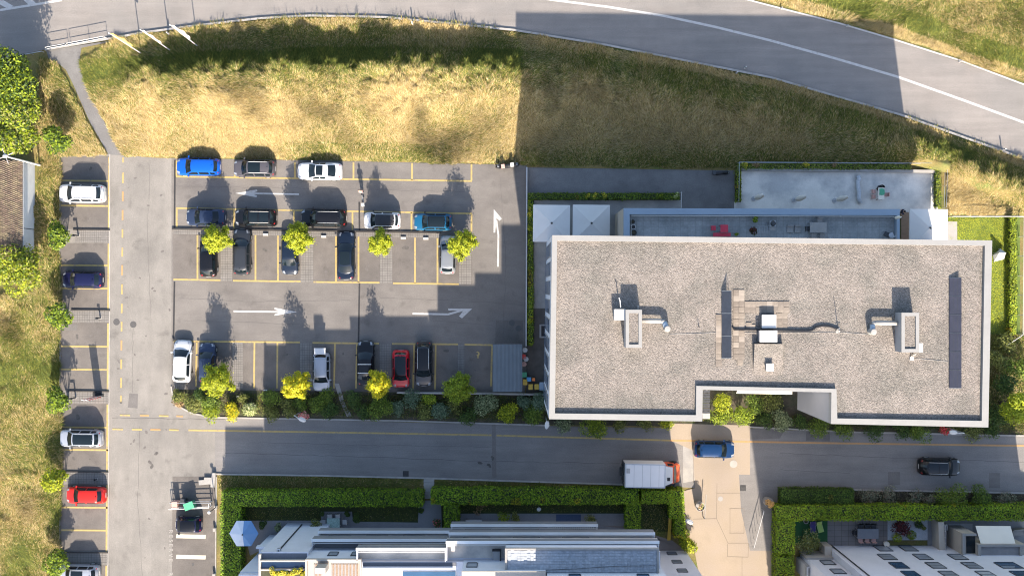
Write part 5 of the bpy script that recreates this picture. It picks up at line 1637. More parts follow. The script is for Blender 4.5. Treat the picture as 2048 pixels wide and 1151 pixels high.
pot('larger black pot at the left end of the roof terrace by the gravel roof', T8(1268, 465), .28, .4, BLACKP)
table('square raspberry-red table on the roof terrace', T8(1447.5, 457), 0, .74, .72, RED)
chair('raspberry-red chair left of the square red table', T8(1427, 456), 0, RED)
t = thing('bench', 'raspberry-red bench half hidden under the roof edge below the red table', 'bench', T8(1444, 469))
b = MB(); b.box(0, 0, .40, 1.7, .36, .05); b.build('seat', RED, t)
b = MB(); b.box(-.7, 0, 0, .06, .34, .4); b.box(.7, 0, 0, .06, .34, .4); b.build('leg', RED, t)
shrub('bright green potted plant at the parapet of the roof terrace', 1509, 437, .38, .9, FRESH, 220, 4, 'potted_plant', 'plant', (.05, .1), None, TZ)
shrub('dark red potted plant on the roof terrace below the bright green one', 1507, 458.5, .5, 1.0, [MAROON[0], DEEP[3], MAROON[1]], 300, 5, 'potted_plant', 'plant', (.05, .1), None, TZ)
shrub('small green potted plant on the roof terrace by the roof edge', 1475, 468, .28, .6, FRESH, 140, 3, 'potted_plant', 'plant', (.04, .08), None, TZ)
t = thing('barbecue', 'dark barbecue with pale side shelf on the roof terrace', 'barbecue', T8(1544, 447))
b = MB(); b.box(0, 0, .1, .55, .5, .7); b.build('cart', GALV, t)
b = MB(); b.lathe(0, 0, [(.24, .8), (.27, .9), (.2, 1.05), (.02, 1.08)], 14); b.build('lid', DARKMET, t)
b = MB(); b.box(0, -.5, .75, .5, .4, .04); b.build('side_shelf', CONC_LIGHT, t)
t = thing('drying_rack', 'thin wire drying rack left of the barbecue', 'drying rack', T8(1525, 459))
b = MB()
for k in range(8):
    b.tube([(-.55 + k * .157, -.3, .9), (-.55 + k * .157, .3, .9)], .01, 3)
b.tube([(-.6, -.3, .9), (.6, -.3, .9)], .015, 4); b.tube([(-.6, .3, .9), (.6, .3, .9)], .015, 4)
b.build('rack', GALV, t)
b = MB(); b.tube([(-.5, -.3, 0), (-.2, .3, .9)], .015, 4); b.tube([(.5, -.3, 0), (.2, .3, .9)], .015, 4); b.build('leg', GALV, t)
table('big pale grey table on the roof terrace', T8(1635, 455), 0, 1.62, 1.0, CONC_LIGHT, GALV)
for px, py, r, lb in ((1640, 440, -PI / 2, 'pale chair at the parapet side of the big grey table'), (1628, 471, PI / 2, 'left pale chair on the roof side of the big grey table'), (1645, 471, PI / 2, 'right pale chair on the roof side of the big grey table'), (1615, 457, 0, 'dark chair at the left end of the big grey table')):
    chair(lb, T8(px, py), r, CONC_LIGHT if 'pale' in lb else DARKMET, GALV)
for px, lb in ((1581, 'flat pale lounge cushion on the roof terrace, left of a pair'), (1596, 'flat pale lounge cushion on the roof terrace, right of a pair')):
    t = thing('lounge_cushion', lb, 'cushion', T8(px, 457, .2))
    b = MB(); b.box(0, 0, .0, .6, .75, .12); b.build('pad', CONC_LIGHT, t)
    b = MB(); b.box(0, .3, .12, .6, .12, .12); b.build('headrest', CONC_LIGHT, t)
t = thing('folded_parasol', 'closed pale green parasol at the right end of the roof terrace', 'parasol', T8(1784, 437, 0.2))
b = MB(); b.tube([(0, 0, 0), (0, 0, 2.4)], .03, 6); b.build('pole', WHITEMET, t)
b = MB(); b.lathe(0, 0, [(.05, 1.1), (.14, 1.2), (.16, 1.8), (.04, 2.45)], 8); b.build('canopy', CREAMFAB, t)
chair('left grey chair at the roof terrace end near the closed parasol', T8(1773, 468), 1.2, DARKMET, GALV)
chair('right grey chair at the roof terrace end near the closed parasol', T8(1783, 470), 2.0, GALV, GALV)

# ------------------------------------------------------------------ ground terraces, parasols, rails
sheet('terrace_paving', [(1068, 400), (1362, 400), (1362, 424), (1250, 424), (1250, 480), (1096, 480), (1096, 616), (1066, 616)], 0.016, CONCRETE)
sheet('yard_paving', [(1066, 616), (1100, 616), (1100, 790), (1052, 788), (1052, 690), (1066, 690)], 0.010, mat('yard_soil', (.075, .065, .055), .95, var=.2, scale=1.5))
sheet('big_terrace', [(1482, 338), (1869, 342), (1869, 430), (1480, 420), (1468, 418), (1468, 404), (1482, 404)], 0.03, TERRACE)
sheet('wood_deck', [(1802, 424), (1822, 424), (1822, 486), (1802, 486)], 0.06, WOOD)
sheet('pale_slab', [(1820, 440), (1914, 443), (1914, 490), (1822, 488)], 0.045, CONC_LIGHT)
low_wall('terrace_wall', 'low pale wall along the upper edge of the big terrace', [(1484, 339.5), (1869, 343.5)], .30, .42, CONC_LIGHT)
low_wall('terrace_wall', 'thin dark wall closing the right end of the big terrace', [(1870, 344), (1870, 420)], .12, .5, CONC_WALL)
def railing(label, pts, h, m, step=1.5, rails=(1.0,), r=.028, infill=None, name='railing', rp=None):
    p0 = G(*pts[0])
    t = thing(name, label, 'railing', p0)
    tot = 0
    for a_, c_ in zip(pts[:-1], pts[1:]):
        A, B = Vector(G(*a_)), Vector(G(*c_))
        n = max(1, round((B - A).length / step))
        for q in rails:
            b = MB(True); b.tube([A + Vector((0, 0, h * q)), B + Vector((0, 0, h * q))], r, 5); b.build('rail', m, t)
        for k in range(n + (1 if c_ == pts[-1] else 0)):
            q = A.lerp(B, k / n)
            b = MB(True); b.tube([(q.x, q.y, 0), (q.x, q.y, h)], rp or r, 5); b.build('post', m, t)
    return t
railing('white rail with slim posts round the upper side of the big terrace', [(1473, 404), (1474, 326.5), (1886, 329), (1884, 416)], 1.05, GALV, 2.2, (1.0, .5), .022)
railing('white rail round the small lawn', [(1897, 434), (2038, 434), (2036, 668)], 1.0, WHITEMET, 2.2, (1.0,), .04)
t_ = railing('short white rail running back from the lower lawn corner', [(2036, 668), (2003, 690)], 1.0, WHITEMET, 1.2, (1.0,), .03)
railing('thin pale rail at the right end of the parasol terrace', [(1360, 386), (1359, 418)], 1.0, WHITEMET, .8, (1.0,), .03)
def parasol(label, px, py, size, rot=-.01, h=2.65):
    x, y, _ = P(px, py, h)
    t = thing('parasol', label, 'parasol', (x, y, 0.02), rot)
    s = size / 2
    cs = [(-s, -s), (s, -s), (s, s), (-s, s)]
    for i in range(4):
        a_, c_ = cs[i], cs[(i + 1) % 4]
        b = MB()
        n = 5
        rows = []
        for u in range(n + 1):
            f = u / n
            row = []
            for v in range(n + 1):
                g = v / n
                ex, ey = a_[0] + (c_[0] - a_[0]) * g, a_[1] + (c_[1] - a_[1]) * g
                row.append((ex * f, ey * f, h + .42 * (1 - f) - .05 * math.sin(PI * g) * f * (1 - f) * 2))
            rows.append(row)
        b.grid(rows[1:]); b.add([(0, 0, h + .42)] + rows[1], [(0, k + 1, k + 2) for k in range(n)])
        b.add([(a_[0], a_[1], h), (c_[0], c_[1], h), (c_[0], c_[1], h - .16), (a_[0], a_[1], h - .16)], [(3, 2, 1, 0)])
        b.build('canopy_panel', CANVAS, t)
        b = MB(); b.tube([(0, 0, h + .38), (a_[0] * .98, a_[1] * .98, h - .03)], .018, 4); b.build('rib', GALV, t)
    b = MB(); b.tube([(0, 0, 0), (0, 0, h + .4)], .04, 8); b.build('pole', GALV, t)
    b = MB(); b.lathe(0, 0, [(.10, h + .40), (.12, h + .46), (.02, h + .52)], 10); b.build('finial', DARKMET, t)
    b = MB(); b.box(0, 0, 0, .8, .8, .08); b.build('base', CONC_WALL, t)
    return t
parasol('square white parasol at the left corner of the terrace, the outer of two', 1103, 446.5, 3.78)
parasol('square white parasol between another parasol and the roof terrace wing', 1182.5, 446.5, 3.80)
parasol('square white parasol half in sun at the right end of the roof terrace', 1857, 456, 3.9)
for i, (px, py, lb) in enumerate(((1507, 397.5, 'closed white parasol on the big terrace, nearest the left planting'), (1588, 400, 'closed white parasol in the middle of the big terrace'), (1668.5, 401, 'closed white parasol on the big terrace nearest the rolled tarpaulin'))):
    t = thing('folded_parasol', lb, 'parasol', G(px, py, .03), 0, 'closed parasols on the big terrace')
    b = MB(); b.tube([(0, 0, 0), (0, 0, 4.1)], .04, 6); b.build('pole', GALV, t)
    b = MB()
    for k in range(1):
        b.lathe(0, 0, [(.08, 1.05), (.24, 1.2), (.30, 2.2), (.22, 3.4), (.05, 4.15)], 9)
    b.build('canopy', CANVAS, t)
    b = MB(); b.lathe(0, 0, [(.24, 0), (.24, .08), (.05, .1)], 12); b.build('base', CONC_WALL, t)
t = thing('rolled_tarpaulin', 'long grey-white rolled tarpaulin lying across the big terrace', 'tarpaulin', G(1715, 380, .03))
b = MB(True); b.tube([G(1714, 352, .3), G(1716, 358, .32), G(1713.5, 364, .28), G(1714, 374, .3), G(1716, 384, .3), G(1715.5, 396, .28), G(1719, 407, .26)], .22, 9); b.build('roll', mat('tarp', (.36, .37, .38), .7, var=.2, scale=4), t, smooth=True)
table('small table with a green cloth on the big terrace', G(1757, 388.5, .03), 0, .62, 1.25, CREAMFAB, WOOD)
t = thing('table_cloth', 'mint green cloth lying on the small terrace table', 'cloth', G(1758, 385, .78))
b = MB(); b.grid([[(-.28, -.32, .004), (0, -.36, .012), (.27, -.30, .004)], [(-.25, 0, .01), (0, .02, .02), (.30, 0, .008)], [(-.27, .33, .004), (.02, .36, .014), (.26, .30, .004)]], flip=False); b.build('fabric', GPL, t)
for px, py, r, lb in ((1744, 384, 0, 'pinkish chair left of the small terrace table, upper one'), (1744, 394, 0, 'pinkish chair left of the small terrace table, lower one'), (1769, 390, PI, 'pinkish chair right of the small terrace table')):
    chair(lb, G(px, py, .03), r, PINKP, PINKP, 'chairs at the small terrace table', .9)
t = thing('tub_chair', 'round black tub chair at the head of the small terrace table', 'chair', G(1758, 377, .03), 0)
b = MB(); b.lathe(0, 0, [(.25, 0), (.30, .4), (.02, .42)], 14); b.build('seat', BLACKP, t)
b = MB()
b.grid([[(.34 * math.cos(a), .34 * math.sin(a), z) for a in np.linspace(.1, PI - .1, 9)] for z in (.3, .78)]); b.build('backrest', BLACKP, t)

# people
def person(label, px, py, rot, shirt, trousers, hair, lean=0.0, arms=0.5):
    x, y, _ = P(px, py, .9)
    t = thing('person', label, 'person', (x, y, 0), rot)
    nodes = [((0, 0, .95), .14), ((.0, 0, 1.2), .145), ((lean * .1, 0, 1.42), .15), ((lean * .15, 0, 1.52), .06), ((lean * .2, 0, 1.66), .095), ((lean * .2, 0, 1.76), .07),
             ((lean * .1, .19, 1.42), .06), ((.08 + lean * .1, .25, 1.15), .045), ((.08 + arms * .35, .20, .98), .035), ((lean * .1, -.19, 1.42), .06), ((.08 + lean * .1, -.25, 1.15), .045), ((.08 + arms * .35, -.20, .98), .035),
             ((.02, .10, .88), .09), ((.06, .11, .48), .06), ((.0, .11, .09), .045), ((.14, .11, .05), .035), ((-.02, -.10, .88), .09), ((-.02, -.11, .48), .06), ((-.14, -.11, .09), .045), ((0, -.11, .05), .035)]
    edges = [(0, 1), (1, 2), (2, 3), (3, 4), (4, 5), (2, 6), (6, 7), (7, 8), (2, 9), (9, 10), (10, 11), (0, 12), (12, 13), (13, 14), (14, 15), (0, 16), (16, 17), (17, 18), (18, 19)]
    def skin(nm, idx, m, grow, sub=1):
        mp = {a: i for i, a in enumerate(idx)}
        me = bpy.data.meshes.new(nm)
        me.from_pydata([nodes[a][0] for a in idx], [(mp[a], mp[c]) for a, c in edges if a in mp and c in mp], [])
        o = bpy.data.objects.new(nm, me)
        COL.objects.link(o)
        o.parent = t
        me.materials.append(m)
        md = o.modifiers.new('skin', 'SKIN'); md.use_smooth_shade = True
        for i, a in enumerate(idx):
            r = nodes[a][1] + grow
            me.skin_vertices[0].data[i].radius = (r, r)
            me.skin_vertices[0].data[i].use_root = (i == 0)
        o.modifiers.new('sub', 'SUBSURF').levels = sub
        o.modifiers['sub'].render_levels = sub
        return o
    skin('body', list(range(20)), SKIN, 0)
    skin('shirt', [0, 1, 2, 6, 7, 9, 10], shirt, .022)
    skin('trousers', [0, 12, 13, 14, 16, 17, 18], trousers, .022)
    b = MB(); b.lathe(lean * .2 - .01, 0, [(.115, 1.66), (.125, 1.73), (.10, 1.82), (.03, 1.85)], 12); b.build('hair', hair, t, smooth=True)
    return t
person('person in a pale pink top walking beside a bicycle among the parked cars', 722, 383, PI / 2, PINKP, mat('cloth_grey', (.15, .14, .15), .9, var=.1), mat('blond_hair', (.38, .25, .16), .7, var=.1))
person('person in dark blue clothes standing by the wooden deck at the terrace', 1805, 424, PI, mat('cloth_navy', (.01, .018, .05), .9, var=.1), mat('cloth_black', (.012, .012, .016), .9, var=.1), HAIR, .6)
t = thing('bicycle', 'black and white bicycle beside the person in the pale pink top', 'bicycle', G(727, 399), PI / 2 + .1)
for x_ in (.52, -.52):
    b = MB(); b.grid([[(x_ + .33 * math.cos(a) + .0, .02 * math.cos(c), .34 + (.33) * math.sin(a) + 0 * c) if False else (x_ + (.32 + .025 * math.cos(c)) * math.cos(a), .025 * math.sin(c), .34 + (.32 + .025 * math.cos(c)) * math.sin(a)) for a in np.linspace(0, 2 * PI, 21)] for c in np.linspace(0, 2 * PI, 6)])
    b.build('wheel', RUBBER, t)
b = MB()
for a_, c_ in (((.52, 0, .34), (.38, 0, .88)), ((.40, 0, .80), (-.12, 0, .30)), ((.40, 0, .84), (-.18, 0, .82)), ((-.12, 0, .30), (-.22, 0, .92)), ((-.12, 0, .30), (-.52, 0, .34)), ((-.20, 0, .80), (-.52, 0, .34))):
    b.tube([a_, c_], .025, 5)
b.build('frame', WHITEMET, t)
b = MB(); b.tube([(.36, -.29, .98), (.38, 0, .96), (.36, .29, .98)], .016, 5); b.tube([(.38, 0, .88), (.38, 0, .97)], .018, 5); b.build('handlebar', DARKMET, t)
b = MB(); b.box(-.24, 0, .92, .26, .14, .06); b.build('saddle', BLACKP, t)
b = MB(); b.box(-.62, 0, .62, .34, .30, .24); b.build('basket', WHITEMET, t)

# shelter, play corner, light well
t = thing('bin_shelter', 'flat blue-grey corrugated shelter roof at the end of the lowest bays', 'shelter', G(1014, 735))
zt = 2.35
a0, a1 = P(985.5, 783, zt), P(1044.5, 688, zt)
b = MB(True)
n = 22 * 4
rows = [[], []]
for k in range(n + 1):
    x = a0[0] + (a1[0] - a0[0]) * k / n
    z = zt + (.018 if k % 4 in (1, 2) else 0)
    rows[0].append((x, a0[1], z - .10)); rows[1].append((x, a1[1], z))
b.grid(rows); b.build('corrugated_sheet', CORRUG, t)
for px, py in ((988, 691), (1042, 691), (988, 780), (1042, 780), (988, 735), (1042, 735)):
    q = P(px, py, zt); b = MB(True); b.box(q[0], q[1], 0, .09, .09, zt - .12); b.build('post', DARKMET, t)
b = MB(True); b.box((a0[0] + a1[0]) / 2, a1[1] + .03, zt - .14, a1[0] - a0[0], .05, .16); b.build('fascia', DARKMET, t)
def bin_(label, px, py, m, sx=.45, sy=.5, h=.9, name='waste_bin', cat='bin', rot=0, z0=0.0):
    t = thing(name, label, cat, G(px, py, z0), rot)
    b = MB(); b.add([(-sx * .42, -sy * .42, .05), (sx * .42, -sy * .42, .05), (sx * .42, sy * .42, .05), (-sx * .42, sy * .42, .05), (-sx / 2, -sy / 2, h), (sx / 2, -sy / 2, h), (sx / 2, sy / 2, h), (-sx / 2, sy / 2, h)],
                    [(3, 2, 1, 0), (4, 5, 6, 7), (0, 1, 5, 4), (1, 2, 6, 5), (2, 3, 7, 6), (3, 0, 4, 7)]); b.build('tub', m, t)
    b = MB(); b.box(0, 0, h + .005, sx * 1.06, sy * 1.06, .05); b.box(-sx * .5, 0, h - .06, .06, sy * .7, .06); b.build('lid', m, t)
    for sg in (-1, 1):
        b = MB(); b.tube([(-sx * .4, sg * sy * .36, .07), (-sx * .4, sg * sy * .44, .07)], .07, 8); b.build('wheel', RUBBER, t)
    return t
bin_('yellow bin at the shelter corner, nearest the corrugated roof', 1050, 762, YPL, .42, .55)
bin_('yellow bin by the pale wall top, middle of the yellow ones', 1061, 771.5, YPL, .42, .55, .8)
bin_('yellow bin by the pale wall top, nearest the building', 1073, 771.5, YPL, .42, .55, .8)
bin_('blue bin right of the shelter corner', 1057.5, 756.5, BPL, .42, .4)
bin_('orange bin between blue bin and building in the dark yard', 1067, 757, OPL, .26, .3, .7)
bin_('grey-blue bin at the foot of the office building wall', 1082.5, 770, BLUEMETAL, .4, .8, .9)
bin_('teal crate beside the lower end of the corrugated roof', 1049, 748, GPL, .45, .5, .5)
for px, py, m, lb in ((1050, 699, WHITEMET, 'white flower tub beside the corrugated roof, topmost of a column'), (1047, 712, REDW, 'dark red flower tub beside the corrugated roof'), (1052, 717, WHITEMET, 'white flower tub between two red ones'), (1048, 727, PINKP, 'pink flower tub beside the corrugated roof, lowest of a column')):
    pot(lb, G(px, py), .26, .5, m, m)
t = thing('light_well', 'dark light well with pale frame at the foot of the building', 'light well', G(1086, 660))
b = MB(True)
for q in ([(1079, 648), (1094, 648), (1094, 651), (1079, 651)], [(1079, 672), (1094, 672), (1094, 675), (1079, 675)], [(1079, 651), (1082.5, 651), (1082.5, 672), (1079, 672)]):
    b.prism([G(*p)[:2] for p in q], 0.0, .18)
b.build('frame', CONC_LIGHT, t)
b = MB(True); b.sheet([G(1082.5, 651), G(1094, 651), G(1094, 672), G(1082.5, 672)], .03); b.build('grating', SLOT, t)
t = thing('louvre_wall', 'dark slatted grille in the left corner of the roof notch', 'grille', G(1362, 765))
k0 = K((1406.5, 780), 12); 
for i in range(9):
    a_, c_ = K((1406.5, 781 + i * 5.1), 10.5), K((1420, 784.5 + i * 5.1), 10.5)
    b = MB(True); b.prism([a_, (c_[0], a_[1]), c_, (a_[0], c_[1])], 10.35, 10.5); b.build('slat', DARKMET, t)
b = MB(True); a_, c_ = K((1405, 826), 10.5), K((1420, 837), 10.5); b.prism([a_, (c_[0], a_[1]), c_, (a_[0], c_[1])], 10.3, 10.5); b.build('beam', CONC_LIGHT, t)
b = MB(True)
q = K((1418, 806), 10.5)
b.box(q[0], K((1418, 783), 10.5)[1], 0, .1, .1, 10.34); b.box(q[0], K((1418, 828), 10.5)[1], 0, .1, .1, 10.29); b.build('post', DARKMET, t)
# white canvas cover on the lawn
t = thing('garden_cover', 'white five-sided canvas cover standing on the lawn beside the roof edge', 'cover', G(1990, 507))
b = MB(True)
pk_ = P(1999, 505, 1.3)
ring = [P(1988, 523, .15), P(2008, 518, .5), P(2012, 505, .55), P(2001, 497, .45), P(1986, 510, .2)]
b.add([pk_] + ring, [(0, i + 1, (i + 1) % 5 + 1) for i in range(5)]); b.build('canvas', WHITEMET, t)
b = MB(True)
for q in ring: b.tube([(q[0], q[1], 0), q], .03, 5)
b.tube([(pk_[0], pk_[1], 0), pk_], .03, 5); b.build('post', GALV, t)

# ------------------------------------------------------------------ tiled house on the left
t = thing('tiled_house', 'old house with a brown tiled roof and a white wall at the left picture edge', 'house', G(-40, 412))
ev, rg = 2.9, 5.6
xe = P(45, 400, ev)[0]; xw = P(-130, 400, rg)[0]
yn, ys_ = P(45, 320, ev)[1], P(45, 504, ev)[1]
b = MB(True); b.box((G(70, 0)[0] + xw) / 2 - 2, (yn + ys_) / 2, 0, G(70, 0)[0] - xw + 4, yn - ys_ - .3, 2.62); b.build('wall', mat('house_white', (.50, .51, .51), .8, var=.06, scale=1.0), t)
b = MB(True); b.add([(xe, ys_, ev - .1), (xe, yn, ev - .1), (xw, yn, rg - .1), (xw, ys_, rg - .1), (xw - 9.0, ys_, ev - .1), (xw - 9.0, yn, ev - .1)], [(0, 1, 2, 3), (3, 2, 5, 4), (0, 3, 4), (1, 5, 2)]); b.build('roof_deck', BARK, t)
b = MB(True)
nx, ny = 34, 46
for i in range(nx):
    for j in range(ny):
        f0, f1 = i / nx, (i + 1.25) / nx
        xa, xb = xe + .05 + (xw - xe) * f0, xe + .05 + (xw - xe) * min(1, f1)
        za, zb_ = ev + (rg - ev) * f0 + .05, ev + (rg - ev) * min(1, f1) - .0
        st = .5 * (i % 2) + random.uniform(-.08, .08)
        ya, yb = ys_ + (yn - ys_) * (j + .03 + st) / (ny + .6), ys_ + (yn - ys_) * (j + .97 + st) / (ny + .6)
        jz = random.uniform(0, .05)
        ym_ = (ya + yb) / 2
        b.add([(xa, ya, za + jz - .02), (xa, ym_, za + jz + .035), (xa, yb, za + jz - .02), (xb, yb, zb_ + jz - .02), (xb, ym_, zb_ + jz + .035), (xb, ya, zb_ + jz - .02)], [(0, 1, 4, 5), (1, 2, 3, 4), (0, 2, 1)])
tag(b.build('roof_tile', TILE, t), kind='stuff')
b = MB(True); b.tube([(xe + .04, ys_, ev - .06), (xe + .04, yn, ev - .06)], .07, 6); b.build('gutter', GALV, t)
b = MB(True); yq = G(0, 459)[1]; b.box(G(70.4, 0)[0], yq, 0, .03, .06, 2.5); b.build('drain_pipe', DARKMET, t)

# ------------------------------------------------------------------ terraced houses at the lower edge
def gx(px): return (px - 1024) / PXM
def gy(py): return (575.5 - py) / PXM
def blk(b, x0, x1, y0, y1, z0, z1):
    b.prism([(gx(x0), gy(y0)), (gx(x1), gy(y0)), (gx(x1), gy(y1)), (gx(x0), gy(y1))], z0, z1)
WPART = {}
def window(root, xc, ypl, z0, w_, h_, m=WINGLASS, bars=1):
    """a framed window set in a north wall whose ground line is photo row ypl"""
    rx, ry, rz = root.location
    key = (w_, h_, m.name, bars)
    if key not in WPART:
        b = MB()
        for s in (-1, 1):
            b.box(s * (w_ / 2 - .03), 0, 0, .06, .10, h_)
        b.box(0, 0, 0, w_ - .12, .16, .06); b.box(0, 0, h_ - .06, w_ - .12, .10, .06)
        for k in range(1, bars + 1):
            b.box(0, 0, h_ * k / (bars + 1), w_ - .12, .09, .05)
        o = b.build('window', DARKMET, root)
        b = MB(); b.box(0, 0, .04, w_ - .1, .05, h_ - .08); g = b.build('pane', m, o)
        WPART[key] = (o.data, g.data)
    else:
        o = bpy.data.objects.new('window', WPART[key][0]); COL.objects.link(o); o.parent = root
        g = bpy.data.objects.new('pane', WPART[key][1]); COL.objects.link(g); g.parent = o
    o.location = (gx(xc) - rx, gy(ypl) + .03 - ry, z0 - rz)
    return o
BALC = mat('balcony_grey', (.15, .155, .165), .85, var=.08, scale=.8)
COPING = mat('coping_white', (.58, .58, .57), .6, var=.04, scale=1)
def balcony(root, x0, x1, y0, y1, ztop, rail=True, floor=None, back=True):
    b = MB(True); blk(b, x0, x1, y0, y1, ztop - 1.2, ztop - 1.0); b.build('balcony_floor', floor or BALC, root)
    b = MB(True); blk(b, x0, x1, y0, y0 + 5.2, ztop - .995, ztop); b.build('balcony_parapet', BALC, root)
    b = MB(True); blk(b, x0 - .6, x1 + .6, y0 - .6, y0 + 4.8, ztop + .003, ztop + .06); b.build('coping', COPING, root)
    b = MB(True); b.tube([(gx(x0), gy(y0 + 7.5), ztop + .02), (gx(x1), gy(y0 + 7.5), ztop + .02)], .035, 5); b.build('handrail', WHITEMET, root)
    b = MB(True); blk(b, x0, x0 + 1.5, y0 + 5.2, y1, ztop - .995, ztop - .1); blk(b, x1 - 1.5, x1, y0 + 5.2, y1, ztop - .995, ztop - .1); b.build('balcony_side', PLASTER, root)
# left block, three stepped units; the south parts continue below the picture
h1 = thing('terraced_house', 'white stepped terraced house at the lower left with diagonal drain pipe and yellow roof plants', 'house', (gx(580), gy(1100), 0))
b = MB(True); blk(b, 576, 662, 1044, 1600, 0, 11.2); blk(b, 500, 576, 1229, 1600, 0, 12.0); b.build('wall', PLASTER, h1)
b = MB(True); blk(b, 518, 576, 1103, 1600, 0, 7.0); b.build('annex_wall', PLASTER, h1)
b = MB(True); b.tube([(gx(608), gy(1043), 1.0), (gx(608), gy(1043), 11.0)], .07, 6); b.build('drain_pipe', DARKMET, h1)
b = MB(True); b.box(gx(608), gy(1042), 10.6, .3, .3, .35); b.build('pipe_hopper', GALV, h1)
b = MB(True); blk(b, 579, 660, 1046, 1056, 11.2, 11.24); b.build('roof_gravel', mat('dark_roof_film', (.10, .105, .12), .8, var=.1), h1)
b = MB(True); blk(b, 579, 660, 1056, 1058.5, 11.2, 11.7); blk(b, 576, 580, 1046, 1600, 11.2, 11.6); b.build('roof_edge', PLASTER_W, h1)
b = MB(True); blk(b, 580, 658, 1059, 1071, 11.25, 11.4); b.build('glass_roof', GLASS_B, h1)
b = MB(True); blk(b, 580, 658, 1071.5, 1074, 11.2, 11.75); b.build('planter_edge', PLASTER_W, h1)
b = MB(True); blk(b, 580, 658, 1074, 1110, 11.2, 11.55); b.build('planter_bed', SOIL, h1)
b = MB(True); blk(b, 518, 574, 1105, 1110, 7.0, 7.5); blk(b, 518, 521, 1110, 1600, 7.0, 7.4); blk(b, 540, 548, 1110, 1600, 7.0, 7.4); b.build('roof_edge', PLASTER, h1)
b = MB(True)
for k in range(8):
    blk(b, 522, 539, 1135 + k * 4, 1137 + k * 4, 7.25, 7.32)
b.build('pergola_slat', WHITEMET, h1)
b = MB(True); blk(b, 540, 576, 1068, 1103, 0, 4.4); b.build('porch_wall', PLASTER, h1)
b = MB(True); blk(b, 538, 576, 1066, 1070, 4.4, 5.1); b.build('porch_parapet', PLASTER, h1)
for k in range(10):
    x_, y_ = random.uniform(588, 652), random.uniform(1078, 1092)
    px, py = 1024 + (x_ - 1024) / .88, 575.5 + (y_ - 575.5) / .88
    shrub('yellow flowering plant in the roof planter of the lower left house, number counted along the bed' if False else ['low yellow plant in the roof planter, leftmost group', 'low yellow plant in the roof planter, near its left end', 'low yellow-green plant in the roof planter', 'low plant with yellow tips in the roof planter', 'low plant behind the glass roof strip in the planter', 'low bushy yellow plant in the planter bed', 'yellow plant in the middle of the planter bed', 'yellow plant right of the middle of the planter bed', 'green and yellow plant towards the right of the planter bed', 'yellow plant at the right end of the planter bed'][k],
          508 + 10 + 28 + k * 7.4 if True else px, 1142 + (k * 5) % 7, .40, .5, YELF, 170, 4, 'planter_plant', 'plant', (.05, .10), None, 11.5, 'yellow plants in the roof planter')
h2 = thing('terraced_house', 'white stepped terraced house in the middle with long balconies and a sunlit wooden roof deck', 'house', (gx(780), gy(1100), 0))
b = MB(True); blk(b, 662, 910, 1058, 1600, 0, 5.4); blk(b, 662, 910, 1041.5, 1600, 5.405, 8.4); blk(b, 752, 910, 1041.5, 1600, 8.405, 11.58); b.build('wall', PLASTER, h2)
b = MB(True); blk(b, 662, 752, 1050, 1600, 8.405, 12.1); blk(b, 752.1, 939, 1056, 1600, 11.585, 12.1); b.build('upper_wall', PLASTER, h2)
balcony(h2, 662, 910, 1028.5, 1041, 6.6); balcony(h2, 662, 910, 1029, 1041, 9.6); b = MB(True); blk(b, 664, 751, 1041, 1050, 8.41, 8.6); b.build('balcony_floor', BALC, h2); balcony(h2, 752, 908, 1029.5, 1054, 12.6, floor=TERRACE)
b = MB(True); blk(b, 662, 760, 1050, 1052.5, 12.1, 12.5); blk(b, 662, 665, 1052.5, 1600, 12.1, 12.5); blk(b, 757, 760, 1052.5, 1600, 12.1, 12.5); b.build('roof_edge', PLASTER_W, h2)
b = MB(True); blk(b, 665, 757, 1052.5, 1600, 12.1, 12.14); b.build('deck_floor', PLASTER_W, h2)
for x_ in np.arange(676, 752, 3.0):
    if 690 < x_ < 706: continue
    b = MB(True); blk(b, x_, x_ + 2.6, 1060, 1110, 12.14, 12.19); b.build('deck_board', WOOD if (int(x_) % 2) else WOODG, h2)
b = MB(True); blk(b, 762, 920, 1064, 1067, 12.1, 12.6); b.build('roof_edge', PLASTER, h2)
b = MB(True); blk(b, 832, 925, 1073, 1110, 12.1, 12.2); b.build('glass_roof', GLASS_B, h2)
b = MB(True); blk(b, 762, 926, 1057, 1063.5, 12.1, 12.13); b.build('roof_recess', mat('dark_roof_film', (.10, .105, .12)), h2)
b = MB(True); blk(b, 684, 702, 1058, 1068, 12.14, 13.7); b.build('chimney', PLASTER_W, h2)
for xc in (705, 752 - 6):
    window(h2, xc, 1050, 10.2, .9, 1.2, WINGLASS, 0)
for z0 in (5.6,):
    for xc in (700, 770, 840):
        window(h2, xc, 1041.5, z0 + .05, 2.2, 2.1)
h3 = thing('terraced_house', 'white stepped terraced house on the right of the left block with slab-paved roof', 'house', (gx(1120), gy(1100), 0))
b = MB(True); blk(b, 910, 1184, 1046, 1600, 0, 5.4); blk(b, 1184, 1282, 1064, 1600, 0, 8.4); blk(b, 910, 1184, 1030, 1600, 5.405, 8.4); blk(b, 910, 1282, 1030, 1600, 8.405, 11.58); b.build('wall', PLASTER, h3)
balcony(h3, 910, 1184, 1016.5, 1030, 6.6); balcony(h3, 910, 1282, 1017, 1030, 9.6); balcony(h3, 909, 1281, 1017.5, 1052, 12.6, floor=TERRACE)
b = MB(True); blk(b, 939, 1081, 1054, 1600, 11.58, 15.3); b.build('upper_wall', PLASTER, h3)
b = MB(True); blk(b, 1003, 1081, 1110, 1600, 15.45, 17.2); b.build('unseen_shade_block', PLASTER, h3)  # block out of view, added to throw shade on the paved roof
b = MB(True); blk(b, 939, 1081, 1054, 1600, 15.3, 15.45); b.build('flat_roof', PLASTER_W, h3)
